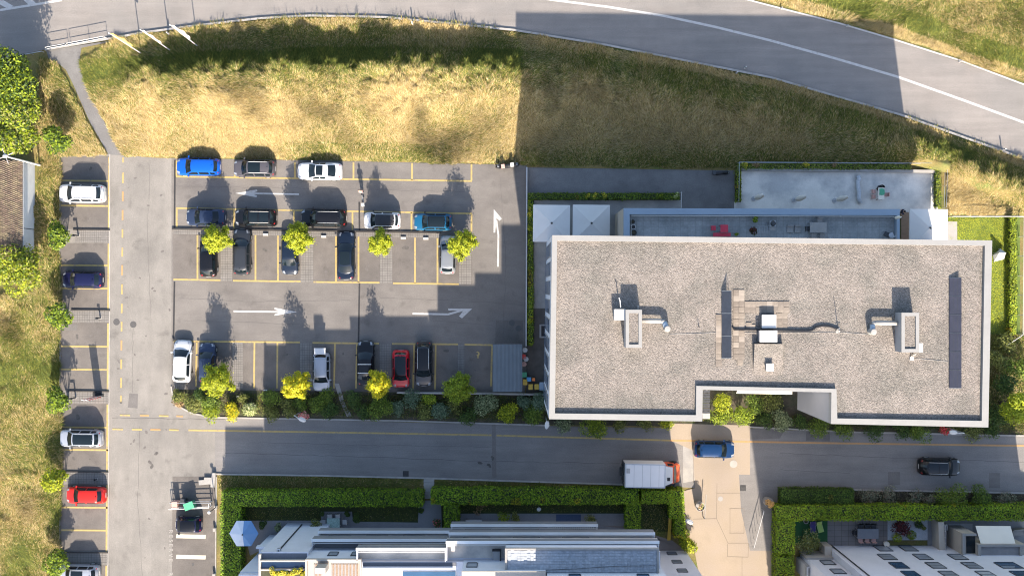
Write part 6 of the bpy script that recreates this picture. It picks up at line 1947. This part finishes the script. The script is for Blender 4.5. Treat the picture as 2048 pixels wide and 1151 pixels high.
b = MB(True); blk(b, 1083, 1284, 1060, 1600, 11.58, 19.5); b.build('tower_wall', PLASTER, h3)
b = MB(True); blk(b, 1013, 1276, 1024, 1053.8, 11.6, 14.85); b.build('attic_wall', PLASTER, h3)
b = MB(True); blk(b, 1016, 1272, 1021, 1059, 14.86, 14.92); b.build('paved_roof', mat('grey_slabs', (.24, .26, .285), .85, var=.15, scale=1.2, fine=.1, fscale=6), h3)
b = MB(True); blk(b, 1012, 1274, 1017.5, 1020.5, 14.7, 15.05); blk(b, 1012, 1015.5, 1020.5, 1059, 14.7, 15.05); blk(b, 1271, 1274, 1020.5, 1059, 14.7, 15.05); b.build('roof_edge', CONC_LIGHT, h3)
b = MB(True)
sm = []
for i in range(46):
    for j in range(8):
        x_ = 1017 + i * 5.5; y_ = 1022 + j * 4.6
        if random.random() < .85:
            blk(b, x_, x_ + 5.1, y_, y_ + 4.2, 14.92, 14.94 + random.uniform(0, .03))
tag(b.build('roof_slab', mat('grey_slabs2', (.255, .275, .30), .85, var=.22, scale=2.4, fine=.1, fscale=6), h3), kind='stuff')
b = MB(True); blk(b, 1284, 1371, 1100, 1600, 0, 20.6); b.build('side_wall', PLASTER, h3)
for z0 in (.4, 3.4, 6.4, 9.4):
    window(h3, 1340, 1100, z0 + .3, 1.0, 1.0, WINGLASS, 1)
for xc in (1130, 1245):
    window(h3, xc, 1060, 15.4, 1.1, 1.4, GLASS_B, 1)
window(h3, 955, 1054, 13.0, 1.0, 1.3, WINGLASS, 0)
for z0 in (5.6, 8.6):
    for xc in (960, 1050, 1140):
        window(h3, xc, 1030, z0 + .05, 2.6, 2.1)
b = MB(True); b.tube([P(1012, 1140, 15), P(1090, 1139, 15.0), P(1160, 1136, 15.0), P(1230, 1131, 15.0), P(1310, 1130, 15.0)], .02, 4); b.build('roof_wire', DARKMET, h3)
b = MB(True)
for k in range(25):
    x_ = 1091 + k * 3.55
    blk(b, x_, x_ + 1.9, 1023.5, 1029.5, 6.0, 6.05)
b.build('balcony_bench_slat', WHITEMET, h3)
# right block
h4 = thing('apartment_house', 'white apartment house at the lower right with rows of slanting windows and a drain pipe', 'house', (gx(1800), gy(1120), 0))
b = MB(True); blk(b, 1652, 2060, 1090, 1600, 0, 13.4); b.build('wall', PLASTER, h4)
b = MB(True); blk(b, 1600, 1652, 1104, 1600, 0, 13.4); b.build('wing_wall', PLASTER, h4)
b = MB(True); blk(b, 1598, 1692, 1200, 1600, 13.4, 24.0); b.build('stair_tower', PLASTER, h4)
b = MB(True); blk(b, 1598, 2062, 1104, 1600, 13.4, 13.5); b.build('flat_roof', CONC_WALL, h4)
b = MB(True); b.tube([(gx(1662), gy(1088.6), 0), (gx(1662), gy(1088.6), 13.2)], .07, 6); b.build('drain_pipe', DARKMET, h4)
for xc in (1742, 1810, 1877):
    for z0 in (3.4, 6.3, 9.2):
        window(h4, xc, 1090, z0, 1.4, 1.9, WINGLASS if xc != 1742 or z0 < 6 else GLASS_B)
for xc in (1757, 1772 + 35):
    window(h4, xc, 1090, .2, 1.4, 2.0, WINGLASS, 0)
for xc in (1945, 2005):
    for z0 in (6.3, 9.2):
        window(h4, xc, 1090, z0, 2.0, 1.9, GLASS_B)
for z0 in (3.0, 6.0, 9.0):
    window(h4, 1632, 1104, z0, 1.25, 1.5, WINGLASS, 0)
b = MB(True); blk(b, 1598, 1650, 1100, 1104, 0, 2.6); b.build('garden_wall', CONC_LIGHT, h4)
b = MB(True); blk(b, 1638, 1652, 1082, 1104, 0, 1.9); b.build('stair_wall', CREAM, h4)
# light shaft boxes
b = MB(True); blk(b, 1592, 1648, 1112, 1140, 0, 3.2); b.build('shaft_box', CONC_WALL, h4)
b = MB(True); blk(b, 1600, 1648, 1118, 1136, 3.2, 3.24); b.build('shaft_glass', GLASS, h4)
b = MB(True); blk(b, 1592, 1648, 1112, 1115, 3.2, 3.6); blk(b, 1592, 1595, 1115, 1140, 3.2, 3.6); b.build('shaft_rim', GALV, h4)
k_ = .962
def r38(x): return 1024 + (x - 1024) * k_
def r38y(y): return 575.5 + (y - 575.5) * k_
b = MB(True); blk(b, r38(1956), r38(2052), r38y(1088), 1090, 0, 3.55); b.build('bay_wall', CREAM, h4)
b = MB(True); blk(b, r38(1956), r38(2052), r38y(1088), r38y(1092), 3.55, 3.85); blk(b, r38(1956), r38(1962), r38y(1092), 1090, 3.55, 3.85); blk(b, r38(2040), r38(2044), r38y(1092), 1090, 3.55, 3.85); b.build('bay_rim', CONC_LIGHT, h4)
b = MB(True); blk(b, r38(1963), r38(2040), r38y(1093), 1090, 3.56, 3.60); b.build('bay_roof', mat('bay_roof_film', (.20, .19, .185), .9, var=.15, scale=1), h4)
b = MB(True); blk(b, r38(1928), r38(1956), r38y(1068), 1090, 0, 3.2); b.build('bay_wall', CREAM, h4)
b = MB(True); blk(b, r38(1928), r38(1956), r38y(1068), r38y(1072), 3.2, 3.5); blk(b, r38(1928), r38(1932), r38y(1072), 1090, 3.2, 3.5); b.build('bay_rim', CONC_LIGHT, h4)
b = MB(True); blk(b, r38(1938), r38(1956), r38y(1074), 1088, 3.2, 3.24); b.build('bay_glass', GLASS, h4)
b = MB(True)
aw = [P(1951, 1050.5, 2.7), P(2021, 1051, 2.7), P(2031, 1086, 3.5), P(1961.4, 1086, 3.5)]
b.add(aw + [(v[0], v[1], v[2] - .03) for v in aw], [(3, 2, 1, 0), (4, 5, 6, 7), (0, 1, 5, 4), (1, 2, 6, 5), (2, 3, 7, 6), (3, 0, 4, 7)]); b.build('awning', CREAMFAB, h4)

# ------------------------------------------------------------------ gardens
GP = mat('garden_paving', (.175, .175, .18), .85, var=.10, scale=.8, fine=.08, fscale=8)
sheet('garden_paving', [(484, 1040), (642, 1040), (642, 1022), (704, 1022), (706, 1042), (836, 1044), (838, 1000), (882, 1000), (884, 1062), (905, 1062), (905, 1080), (520, 1100), (500, 1110)], 0.004, GP)
sheet('garden_paving', [(918, 1026), (1250, 1026), (1250, 1060), (918, 1060)], 0.004, GP)
sheet('garden_paving', [(1200, 1050), (1250, 1050), (1345, 1080), (1370, 1100), (1290, 1100), (1282, 1060)], 0.008, mat('brown_paving', (.17, .145, .13), .85, var=.1, scale=1))
t = thing('stepping_slabs', 'pale concrete steps through the gap between the two hedges', 'steps', G(858, 975))
for k in range(6):
    b = MB(True); a_ = 957 + k * 6.6; b.prism([G(848, a_)[:2], G(869, a_)[:2], G(868, a_ + 6.2)[:2], G(847, a_ + 6.2)[:2]], 0, .10 - .012 * k); b.build('step', CONC_LIGHT, t)
sheet('garden_paving', [(1590, 1040), (1655, 1040), (1655, 1088), (1590, 1088)], 0.006, TURF)
sheet('garden_paving', [(1655, 1036), (1775, 1036), (1775, 1090), (1640, 1090), (1640, 1084), (1655, 1084)], 0.004, mat('brown_slabs', (.165, .145, .135), .85, var=.10, scale=1.2))
b = MB()
for k in range(1, 9):
    b.line(G(1655 + 14 * k, 1038), G(1655 + 14 * k, 1090), .03, .010)
for k in range(1, 5):
    b.line(G(1655, 1038 + 11 * k), G(1775, 1038 + 11 * k), .03, .012)
tag(b.build('slab_joint', JOINT), kind='structure')
sheet('white_gravel_bed', [(1775, 1038), (1855, 1038), (1855, 1079), (1775, 1079)], 0.014, mat('white_pebbles', (.36, .37, .39), .9, var=.06, scale=1, fine=.2, fscale=14))
sheet('garden_paving', [(1855, 1036), (2100, 1036), (2100, 1092), (1855, 1092)], 0.004, GP)
sheet('garden_paving', [(1897, 1046), (1945, 1046), (1945, 1078), (1897, 1078)], 0.010, CONC_WALL)
low_wall('garden_wall', 'grey brown dividing wall between the two lower right gardens', [(1868, 1040), (1870, 1089)], .6, 1.7, CREAM)
railing('white picket rail on the dividing wall of the lower right gardens', [(1876, 1042), (1876, 1089)], 1.8, WHITEMET, .6, (1.0, .6), .03)
# big tilted parasol of two blues
x, y, _ = P(487, 1066.5, 2.6)
t = thing('garden_parasol', 'six-sided pale and blue garden parasol at the hedge corner', 'parasol', (x, y, 0), 0.0)
R_ = 1.50
HX = [Vector((R_ * math.cos(k * PI / 3), R_ * math.sin(k * PI / 3), 2.45)) for k in range(7)]
for i in range(12):
    a_, c_ = HX[i // 2], HX[i // 2 + 1]
    m_ = (a_ + c_) / 2
    p_, q_ = (a_, m_) if i % 2 == 0 else (m_, c_)
    b = MB(); b.add([(0, 0, 2.95), p_, q_], [(0, 1, 2)])
    b.build('canopy_panel', CANVAS_B if (p_ + q_).x > 0 else CANVAS_L, t)
b = MB(); b.tube([(0, 0, 0), (0, 0, 3.0)], .035, 7); b.build('pole', WHITEMET, t)
b = MB(); b.lathe(0, 0, [(.09, 2.96), (.08, 3.05), (.02, 3.07)], 8); b.build('finial', DARKMET, t)
b = MB(); b.box(0, 0, 0, .7, .7, .08); b.build('base', CONC_WALL, t)
table('garden table with a pale green patterned top on a pale mat', G(669, 1041.5), 0, 1.35, 1.0, mat('pale_green_top', (.24, .33, .29), .6, var=.3, scale=9), WHITEMET)
for px, py, r, lb in ((661, 1029, -PI / 2, 'white garden chair above the green table, left one'), (677, 1029, -PI / 2, 'white garden chair above the green table, right one'), (661, 1053, PI / 2, 'white garden chair below the green table, left one'), (677, 1053, PI / 2, 'white garden chair below the green table, right one'),
                      (648, 1041, 0, 'white garden chair at the left end of the green table'), (691, 1041, PI, 'white garden chair at the right end of the green table')):
    chair(lb, G(px, py), r, WHITEMET, WHITEMET, 'white chairs round the green garden table')
for px, py, r, h, cols, lb in ((713, 1037, .62, 1.15, DEEP, 'round clipped ball bush right of the green garden table'), (527, 1049, .5, 1.0, DEEP, 'dark potted bush right of the blue parasol'), (553, 1054, .5, 1.5, GREYG, 'grey-green potted tree in the paved garden, left one'),
                               (628, 1050, .75, 2.2, OLIVE, 'olive potted tree left of the green garden table'), (581, 1064, .42, 1.3, DEEP, 'dark bush at the head of the diagonal drain pipe'), (645, 1027, .32, .7, DEEP, 'small dark bush at the left upper corner of the table mat'), (695, 1027, .34, .7, DEEP, 'small dark bush at the right upper corner of the table mat'),
                               (1006, 1034, .8, 1.6, FRESH, 'yellow-green shrub in the second garden behind the balcony'), (1028, 1035, .65, 1.4, OLIVE, 'olive shrub right of the yellow-green one behind the balcony'), (1185, 1038, .85, 1.6, OLIVE, 'olive shrub near the right end of the first balcony'), (842, 1020, .3, .6, DEEP, 'small dark bush by the stepping stone gap'),
                               (1720, 1079, .001, .01, DEEP, None)):
    if lb: shrub(lb, px, py, r, h, cols, 560, 5, 'garden_bush', 'bush', (.045, .09))
shrub('round bush with pink flowers beside the hedge arm', 876, 1043, .62, 1.3, [DEEP[0], DEEP[1], PINKF[1], DEEP[3]], 620, 6, 'flowering_bush', 'bush', (.045, .085))
shrub('bare brown perennial patch under the second hedge', 960, 1013, .9, .5, BROWNL, 420, 5, 'perennial', 'plant', (.04, .09))
shrub('loose pale olive tree on the artificial turf in the lower right garden', 1613, 1080, 1.35, 2.2, [OLIVE[2], GREYG[0], OLIVE[0], OLIVE[3]], 1300, 8, 'olive_tree', 'tree', (.05, .10), spike=.4)
shrub('dark maroon maple in the white gravel bed', 1802, 1051, 1.05, 1.6, MAROON, 900, 7, 'maple_tree', 'tree', (.06, .12), spike=.4)
shrub('round green ball bush with yellow tips at the edge of the white gravel bed', 1794, 1074, .52, 1.1, [LIME[1], FRESH[0], LIME[0]], 480, 1, 'ball_bush', 'bush', (.04, .08))
shrub('round green ball bush inside the white gravel bed', 1823, 1069, .50, 1.0, FRESH, 480, 1, 'ball_bush', 'bush', (.04, .08))
shrub('dark ball bush beside another at the right of the white gravel bed', 1837, 1048, .42, .8, DEEP, 330, 1, 'ball_bush', 'bush', (.04, .08))
shrub('small green bush beside the dark ball bush in the white gravel bed', 1845, 1053, .40, .8, OLIVE, 300, 3, 'ball_bush', 'bush', (.04, .08))
table('long grey extension table in the lower right garden', G(1731, 1063), 0, 2.2, 1.05, mat('grey_table', (.13, .135, .15), .5, var=.08, scale=3), WHITEMET)
i = 0
for px in (1718, 1731, 1744):
    i += 1
    chair(['black garden chair above the long grey table, left one', 'black garden chair above the long grey table, middle one', 'black garden chair above the long grey table, right one'][i - 1], G(px, 1049), -PI / 2, BLACKP, WHITEMET, 'chairs round the long grey table')
    chair(['brown garden chair below the long grey table, left one', 'brown garden chair below the long grey table, middle one', 'brown garden chair below the long grey table, right one'][i - 1], G(px, 1076), PI / 2, PINKP, WHITEMET, 'chairs round the long grey table')
chair('black garden chair at the left end of the long grey table', G(1706, 1062), 0, BLACKP, WHITEMET, 'chairs round the long grey table')
for px, py, m, r, lb in ((1624, 1051, mat('violet_cloth', (.05, .04, .13), .9), .1, 'violet sun lounger on the artificial turf'), (1638, 1051, mat('lime_cloth', (.30, .40, .10), .9), .25, 'lime green sun lounger on the artificial turf')):
    t = thing('sun_lounger', lb, 'lounger', G(px, py), r)
    b = MB(); b.grid([[(-.28, -.6, .32), (.28, -.6, .32)], [(-.28, .2, .30), (.28, .2, .30)], [(-.28, .62, .62), (.28, .62, .62)]]); b.build('mat', m, t)
    for sx in (-1, 1):
        b = MB(); b.tube([(sx * .28, -.6, .30), (sx * .28, .2, .28), (sx * .28, .62, .60)], .02, 5); b.build('frame', WHITEMET, t)
        for yy in (-.5, .2):
            b = MB(); b.tube([(sx * .28, yy, 0), (sx * .28, yy, .29)], .02, 5); b.build('leg', WHITEMET, t)
pot('round cream pot at the wall of the lower right house', G(1770, 1085), .3, .5, CREAMFAB, CREAMFAB)
pot('round white pot in the far lower right garden by the picket rail', G(1881, 1085), .22, .4, WHITEMET, WHITEMET)
pot('grey stone pot at the hedge corner of the artificial turf', G(1610, 1040), .26, .4, CONC_WALL)
for px, py, m, lb in ((1883, 1052, WHITEMET, 'white armchair by the picket rail in the far lower right garden'), (1919, 1094, WHITEMET, 'white armchair with red cushion near the bay of the lower right house'), (1907, 1093, RED, 'dark red armchair near the bay of the lower right house'), (2034, 1062, CONC_LIGHT, 'pale grey garden sofa at the lower right picture edge')):
    s = 1.9 if 'sofa' in lb else 1.0
    t = thing('armchair' if s == 1 else 'garden_sofa', lb, 'chair' if s == 1 else 'sofa', G(px, py), 0.1)
    b = MB(); b.box(0, 0, .12, .62 * s, .62, .28); b.build('seat', m, t)
    b = MB(); b.box(0, .34, .12, .66 * s, .12, .62); b.build('backrest', m, t)
    for sx in (-1, 1):
        b = MB(); b.box(sx * (.31 * s + .05), 0, .12, .1, .6, .45); b.build('arm', m, t)
for px, py, lb, r in ((992, 1110, 'black sun bed on the middle roof terrace', 0),):
    p_ = P(993, 1110, 11.9)
    t = thing('sun_bed', lb, 'sun bed', (p_[0], p_[1], 11.62))
    b = MB(); b.box(0, 0, .28, .7, 1.1, .06); b.build('mat', CONC_WALL, t)
    for yy in (-.5, .5):
        b = MB(); b.box(0, yy, .1, .78, .14, .34); b.build('arm', BLACKP, t)
    b = MB(); b.box(.36, 0, .1, .1, .9, .5); b.build('backrest', BLACKP, t)
t = thing('garden_table', 'pale grey table behind the first balcony in the second garden', 'table', G(948, 1040))
b = MB(); b.box(0, 0, .7, 1.7, .55, .05); b.build('table_top', CONC_WALL, t)
for sx in (-1, 1):
    b = MB(); b.box(sx * .75, 0, 0, .06, .5, .7); b.build('leg', DARKMET, t)
t = thing('garden_mat', 'dark blue mat on the paving behind the first balcony', 'mat', G(1137, 1037, .01))
b = MB(); b.prism([(-1.3, -.5), (1.3, -.5), (1.3, .5), (-1.3, .5)], 0, .03); b.build('fabric', mat('blue_mat', (.05, .07, .12), .9, var=.1), t)
t = thing('garden_lamp', 'white ball lamp at the foot of the second hedge', 'lamp', G(1077, 1012))
b = MB(); b.tube([(0, 0, 0), (0, 0, 1.0)], .03, 5); b.build('post', GALV, t)
b = MB(); b.lathe(0, 0, [(.05, 1.0), (.19, 1.1), (.23, 1.22), (.17, 1.38), (.02, 1.45)], 12); b.build('globe', WHITEMET, t, smooth=True)
t = thing('play_slide', 'slim yellow slide board at the edge of the shaded lawn by the plaza hedge', 'slide', G(1337, 1060), .03)
b = MB(); b.add([(-.18, -1.0, .1), (.18, -1.0, .1), (.14, 1.6, 1.3), (-.14, 1.6, 1.3), (-.18, -1.0, .04), (.18, -1.0, .04), (.14, 1.6, 1.24), (-.14, 1.6, 1.24)], [(0, 1, 2, 3), (7, 6, 5, 4), (0, 3, 7, 4), (1, 5, 6, 2)]); b.build('board', YPL, t)
b = MB(); b.tube([(-.14, 1.55, 0), (-.14, 1.55, 1.25)], .03, 5); b.tube([(.14, 1.55, 0), (.14, 1.55, 1.25)], .03, 5); b.build('leg', GALV, t)

# ------------------------------------------------------------------ street furniture
def guard(label, pts, h=1.1, m=WHITEMET):
    p0 = G(*pts[0]); t = thing('guard_rail', label, 'railing', p0)
    A, B = Vector(G(*pts[0])), Vector(G(*pts[-1]))
    for a_, c_ in zip(pts[:-1], pts[1:]):
        A, B = Vector(G(*a_)), Vector(G(*c_))
        for q in (.5, 1.0):
            b = MB(True); b.tube([A + Vector((0, 0, h * q)), B + Vector((0, 0, h * q))], .028, 6); b.build('rail', m, t)
        for q in (A, B):
            b = MB(True); b.tube([(q.x, q.y, 0), (q.x, q.y, h)], .028, 6); b.build('post', m, t)
    return t
guard('short pale crossing rail beside the main road, left one of two', [(100, 100), (138, 93)])
guard('long pale crossing rail beside the main road, right one of two', [(142, 92), (180, 85), (216, 78)])
railing('thin pale hand rail in the tree shadow at the main road', [(45, 113), (88, 105)], .5, GALV, 1.2, (1.0,), .04)
def flagpole(label, bx_, by_, cloth, furl):
    t = thing('flagpole', label, 'flagpole', G(bx_, by_))
    b = MB(); b.tube([(0, 0, 0), (0, 0, 8.2)], .055, 8, .035); b.build('pole', WHITEMET, t)
    if furl:
        b = MB()
        rows = []
        for k in range(12):
            z = 8.0 - k * .42
            w_ = .10 + .34 * math.sin(PI * (k + 1) / 14) * furl
            rows.append([(.04, .0, z), (w_ * .5, .09 * math.sin(k), z - .04), (w_ + .05, .06 * math.cos(k * 1.3), z - .15)])
        b.grid(rows)
        for v in list(b.v): pass
        b.grid([[(x_ - .012, y_ + .03, z_) for x_, y_, z_ in r] for r in rows], flip=True)
        b.build('flag', cloth, t)
    b = MB(); b.lathe(0, 0, [(.06, 8.2), (.08, 8.27), (.02, 8.34)], 8); b.build('knob', GALV, t)
    return t
flagpole('white flagpole with a furled yellow-orange flag, leftmost of three', 284, 108, mat('amber_flag', (.55, .33, .10), .8, var=.1), 1.0)
flagpole('white flagpole with hardly any flag, middle of three', 342, 102, CANVAS, .35)
flagpole('white flagpole with a furled white flag, rightmost of three', 396, 93, CANVAS, 1.0)
def marker(label, px, py, h=1.0):
    t = thing('marker_post', label, 'post', G(px, py))
    b = MB(); b.box(0, 0, 0, .12, .12, h); b.build('post', WHITEMET, t)
    b = MB(); b.box(0, 0, h - .22, .125, .125, .12); b.build('band', BLACKP, t)
marker('white road marker post between the two right flagpoles', 340, 70, 1.0)
marker('white road marker post at the top of the dry bank', 826, 50, 1.1)
marker('white road marker post by the kerb in the building shadow, upper of two', 1489, 137, .8)
marker('white road marker post by the kerb in the building shadow, lower of two', 1472, 147, .8)
marker('white road marker post at the sunlit kerb on the right', 2003, 300, .9)
for px, py, lb in ((1562, 18, 'small white marker on the far road edge, left one'), (1693, 53, 'small white marker on the far road edge, shaded one'), (1918, 124, 'small white marker on the far road edge, right one')):
    t = thing('edge_marker', lb, 'marker', G(px, py))
    b = MB(); b.box(0, 0, 0, .1, .14, .5); b.build('stub', WHITEMET, t)
    b = MB(); b.box(0, 0, .5, .11, .15, .05); b.build('cap', CONC_LIGHT, t)
def bollard_lamp(label, px, py, h, arm):
    t = thing('bollard_lamp', label, 'lamp', G(px, py))
    b = MB(); b.box(0, 0, 0, .14, .14, h); b.build('post', DARKMET, t)
    b = MB(); b.box(arm[0] / 2, arm[1] / 2, h - .08, abs(arm[0]) + .16, abs(arm[1]) + .16, .08); b.build('lamp_head', DARKMET, t)
    b = MB(); b.box(0, 0, 0, .26, .26, .03); b.build('foot', CONC_LIGHT, t)
bollard_lamp('dark bollard lamp at the paver strip with the round drain', 157, 471, 1.1, (-.25, -.05))
bollard_lamp('dark bollard lamp at the paver strip near the two manholes', 201, 635, .85, (-.12, -.05))
bollard_lamp('dark bollard lamp beside the stacked road signs', 152, 794, 1.1, (-.3, -.05))
bollard_lamp('dark bollard lamp in the shadow of the red car', 193, 957, .5, (.1, -.02))
# stacked road signs
t = thing('stacked_road_signs', 'bundle of upright red and white road work boards on the paver strip', 'road signs', G(193, 792))
for k, (dx, dy) in enumerate(((0, 0), (.18, -.05), (.36, .02), (.52, -.06))):
    b = MB()
    z = .1
    b.box(dx, dy, .1, .20, .06, 3.2)
    o = b.build('board', WHITEMET, t)
    b = MB()
    for j in range(5):
        b.box(dx, dy, .35 + j * .62, .206, .066, .26)
    b.build('red_stripe', REDW, o)
b = MB(); b.box(.05, .15, 0, .8, .5, .12); b.build('foot', RUBBER, t)
b = MB(); b.tube([(-.35, .2, .08), (-.25, .4, .08), (0, .45, .08), (.1, .25, .08)], .05, 5); b.build('foot_ring', RUBBER, t)
for px, py, lb in ((205, 790, 'slim pole standing at the right end of the stacked road signs'),):
    t = thing('sign_pole', lb, 'pole', G(px, py)); b = MB(); b.tube([(0, 0, 0), (0, 0, 3.4)], .03, 6); b.build('tube', GALV, t)
    b = MB(); b.box(0, 0, 0, .3, .3, .06); b.build('foot', RUBBER, t)
# tall mast beside the tiled house
t = thing('lamp_mast', 'tall white lamp mast leaning over the tiled house', 'mast', G(83, 331))
b = MB(); b.tube([(0, 0, 0), (0, 0, 7.2)], .12, 8, .08); b.build('pole', WHITEMET, t)
b = MB()
for k in range(4):
    a_ = k * PI / 2 + .4; b.tube([(0, 0, 7.1), (math.cos(a_) * .8, math.sin(a_) * .8, 7.15)], .035, 5)
b.build('arm', WHITEMET, t)
b = MB(); b.lathe(0, 0, [(.16, 7.1), (.22, 7.25), (.05, 7.4)], 10); b.build('lamp_head', WHITEMET, t)
def street_lamp(label, px, py, hx, hy, h=4.6):
    t = thing('street_lamp', label, 'street lamp', G(px, py))
    e = Vector(P(hx, hy, h)) - Vector(G(px, py))
    b = MB(); b.tube([(0, 0, 0), (0, 0, h - .3), (e.x * .5, e.y * .5, h), (e.x, e.y, h)], .05, 7); b.build('pole', GALV, t)
    b = MB()
    d_ = Vector((e.x, e.y, 0)); d_ = d_.normalized() if d_.length > .05 else Vector((0, -1, 0))
    c_ = Vector((e.x, e.y, h))
    s_ = Vector((-d_.y, d_.x, 0))
    rows = []
    for f, w_ in ((-.38, .10), (-.2, .20), (.1, .22), (.3, .16), (.42, .05)):
        rows.append([tuple(c_ + d_ * f - s_ * w_), tuple(c_ + d_ * f + Vector((0, 0, .09))), tuple(c_ + d_ * f + s_ * w_)])
    b.grid(rows); b.grid([[(x_, y_, z_ - .1) for x_, y_, z_ in r] for r in rows], flip=True); b.build('lamp_head', WHITEMET, t)
    return t
street_lamp('street lamp with white oval head at the left corner of the gravel roof building', 1091, 832, 1094, 849, 5)
street_lamp('street lamp with white oval head beside the pink rose bush', 603, 822, 604, 838.5, 3.6)
street_lamp('street lamp with white oval head beside the red rose bush', 1893, 854, 1907, 864, 4.2)
street_lamp('street lamp with white oval head between plaza and lime shrub', 1370, 1026, 1379, 1042.5, 4.0)
t = thing('street_lamp', 'slim dark lamp post at the corner of the bin enclosure', 'street lamp', G(434, 1012))
b = MB(); b.tube([(0, 0, 0), (0, 0, 2.6)], .05, 6); b.build('pole', DARKMET, t)
b = MB(); b.lathe(0, 0, [(.06, 2.5), (.16, 2.55), (.16, 2.68), (.02, 2.74)], 10); b.build('lamp_head', WHITEMET, t)
# bin enclosure
t = railing('white enclosure rail round the bins at the reserved bays', [(345, 1013), (424, 1010), (424, 1002)], 1.1, WHITEMET, 4.2, (1.0, .45), .045)
bin_('large green wheeled bin standing askew behind the white enclosure rail', 385, 1006, GPL, .95, .70, 1.15, rot=.35)
bin_('pinkish brown bin behind the white enclosure rail', 356, 1003, PINKP, .55, .55, 1.0)
bin_('round-lidded dark bin between pink and green bins', 371, 999, DARKMET, .5, .55, .8)
railing('tall white enclosure frame above the bins beside the lane', [(347, 1000), (427, 1000)], 1.15, GALV, 4.0, (1.0, .4), .035)
t = thing('stone_blocks', 'pale sandstone blocks at the upper corner of the bin enclosure', 'stones', G(420, 955))
for px, py, lx, ly, hz in ((420, 960, 1.1, .7, .25), (428, 958, .4, 1.5, .35), (408, 963, 1.0, .5, .2)):
    b = MB(True); q = G(px, py); b.box(q[0], q[1], 0, lx, ly, hz, random.uniform(-.1, .1)); b.build('block', CONC_LIGHT, t)
for px, py, lb in ((433, 1013, 'small white marker on the hedge kerb beside the enclosure'), (431, 1057, 'small white marker on the hedge kerb beside the two-seater'), (430, 1148, 'small white marker on the hedge kerb at the lower picture edge')):
    t = thing('kerb_lamp', lb, 'marker', G(px, py)); b = MB(); b.box(0, 0, 0, .28, .34, .4); b.build('housing', WHITEMET, t)
    b = MB(); b.box(0, 0, .4, .3, .36, .04); b.build('cap', CONC_LIGHT, t)
# plaza planters and frame
for px, py, cols, lb, n in ((1397, 1008, [LIME[1], OLIVE[2], PINKF[2]], 'round planter with a white rim standing in the sunlit plaza', 200), (1533, 1000, [(.36, .22, .08), (.42, .28, .12), (.28, .17, .07)], 'round planter with dried orange plants at the right of the plaza', 420)):
    t = thing('round_planter', lb, 'planter', G(px, py))
    b = MB(); b.lathe(0, 0, [(.42, 0), (.50, 1.0), (.44, 1.0), (.42, .85), (.01, .85)], 20); b.build('tub', CONC_LIGHT, t)
    cen, nrm = blob_points(n, .55 if n > 300 else .36, 1.5, .85, 5)
    cloud('plants', leaf_quads(cen, nrm, RNG.uniform(.05, .10, len(cen))), leafcol(len(cen), cols), LEAF, t)
t = thing('white_barrier', 'slim white barrier frame standing at the right of the plaza', 'barrier', G(1505, 1085))
A, B = Vector(G(1503, 1090)), Vector(G(1523, 1017))
b = MB(True); b.tube([A + Vector((0, 0, .15)), A + Vector((0, 0, 1.0)), B + Vector((0, 0, 1.0)), B + Vector((0, 0, .15))], .035, 6); b.build('frame', WHITEMET, t)
b = MB(True)
for k in range(1, 5):
    q = A.lerp(B, k / 5); b.tube([(q.x, q.y, 0), (q.x, q.y, 1.0)], .02, 5)
b.build('post', WHITEMET, t)
t = thing('barrier_boom', 'thin grey post with pale boom in the plaza beside the white-rimmed planter', 'barrier', G(1405, 1030))
b = MB(True); b.tube([G(1406, 1032, 0), G(1406, 1032, .9)], .05, 6); b.build('post', DARKMET, t)
b = MB(True); b.tube([G(1406, 1032, .85), G(1409, 985, .85)], .045, 6); b.build('boom', CONC_LIGHT, t)
for px, py, lb in ((532, 787 - 10, 'small white label stake in the bed under the golden bay tree'), (478, 790, 'small white label stake beside the dry bush')):
    t = thing('bed_label', lb, 'sign', G(px, py + 2)); b = MB(); b.box(0, 0, .25, .36, .12, .04); b.build('plate', WHITEMET, t)
    b = MB(); b.box(0, 0, 0, .04, .04, .25); b.build('stake', GALV, t)
for px, py, lb in ((532, 469, 'white wheel stop block on the kerb of the third row, leftmost'), (648, 473, 'white block on the kerb of the third row right of the golden-lit tree'), (807, 476, 'white block on the kerb of the third row, left of the last pair'), (852, 477, 'white block on the kerb of the third row, near the right end')):
    t = thing('kerb_block', lb, 'kerb block', G(px, py)); b = MB(); b.box(0, 0, 0, .55, .26, .18); b.build('block', CONC_LIGHT, t)
    b = MB(); b.box(0, 0, .18, .50, .20, .02); b.build('face', WHITEMET, t)
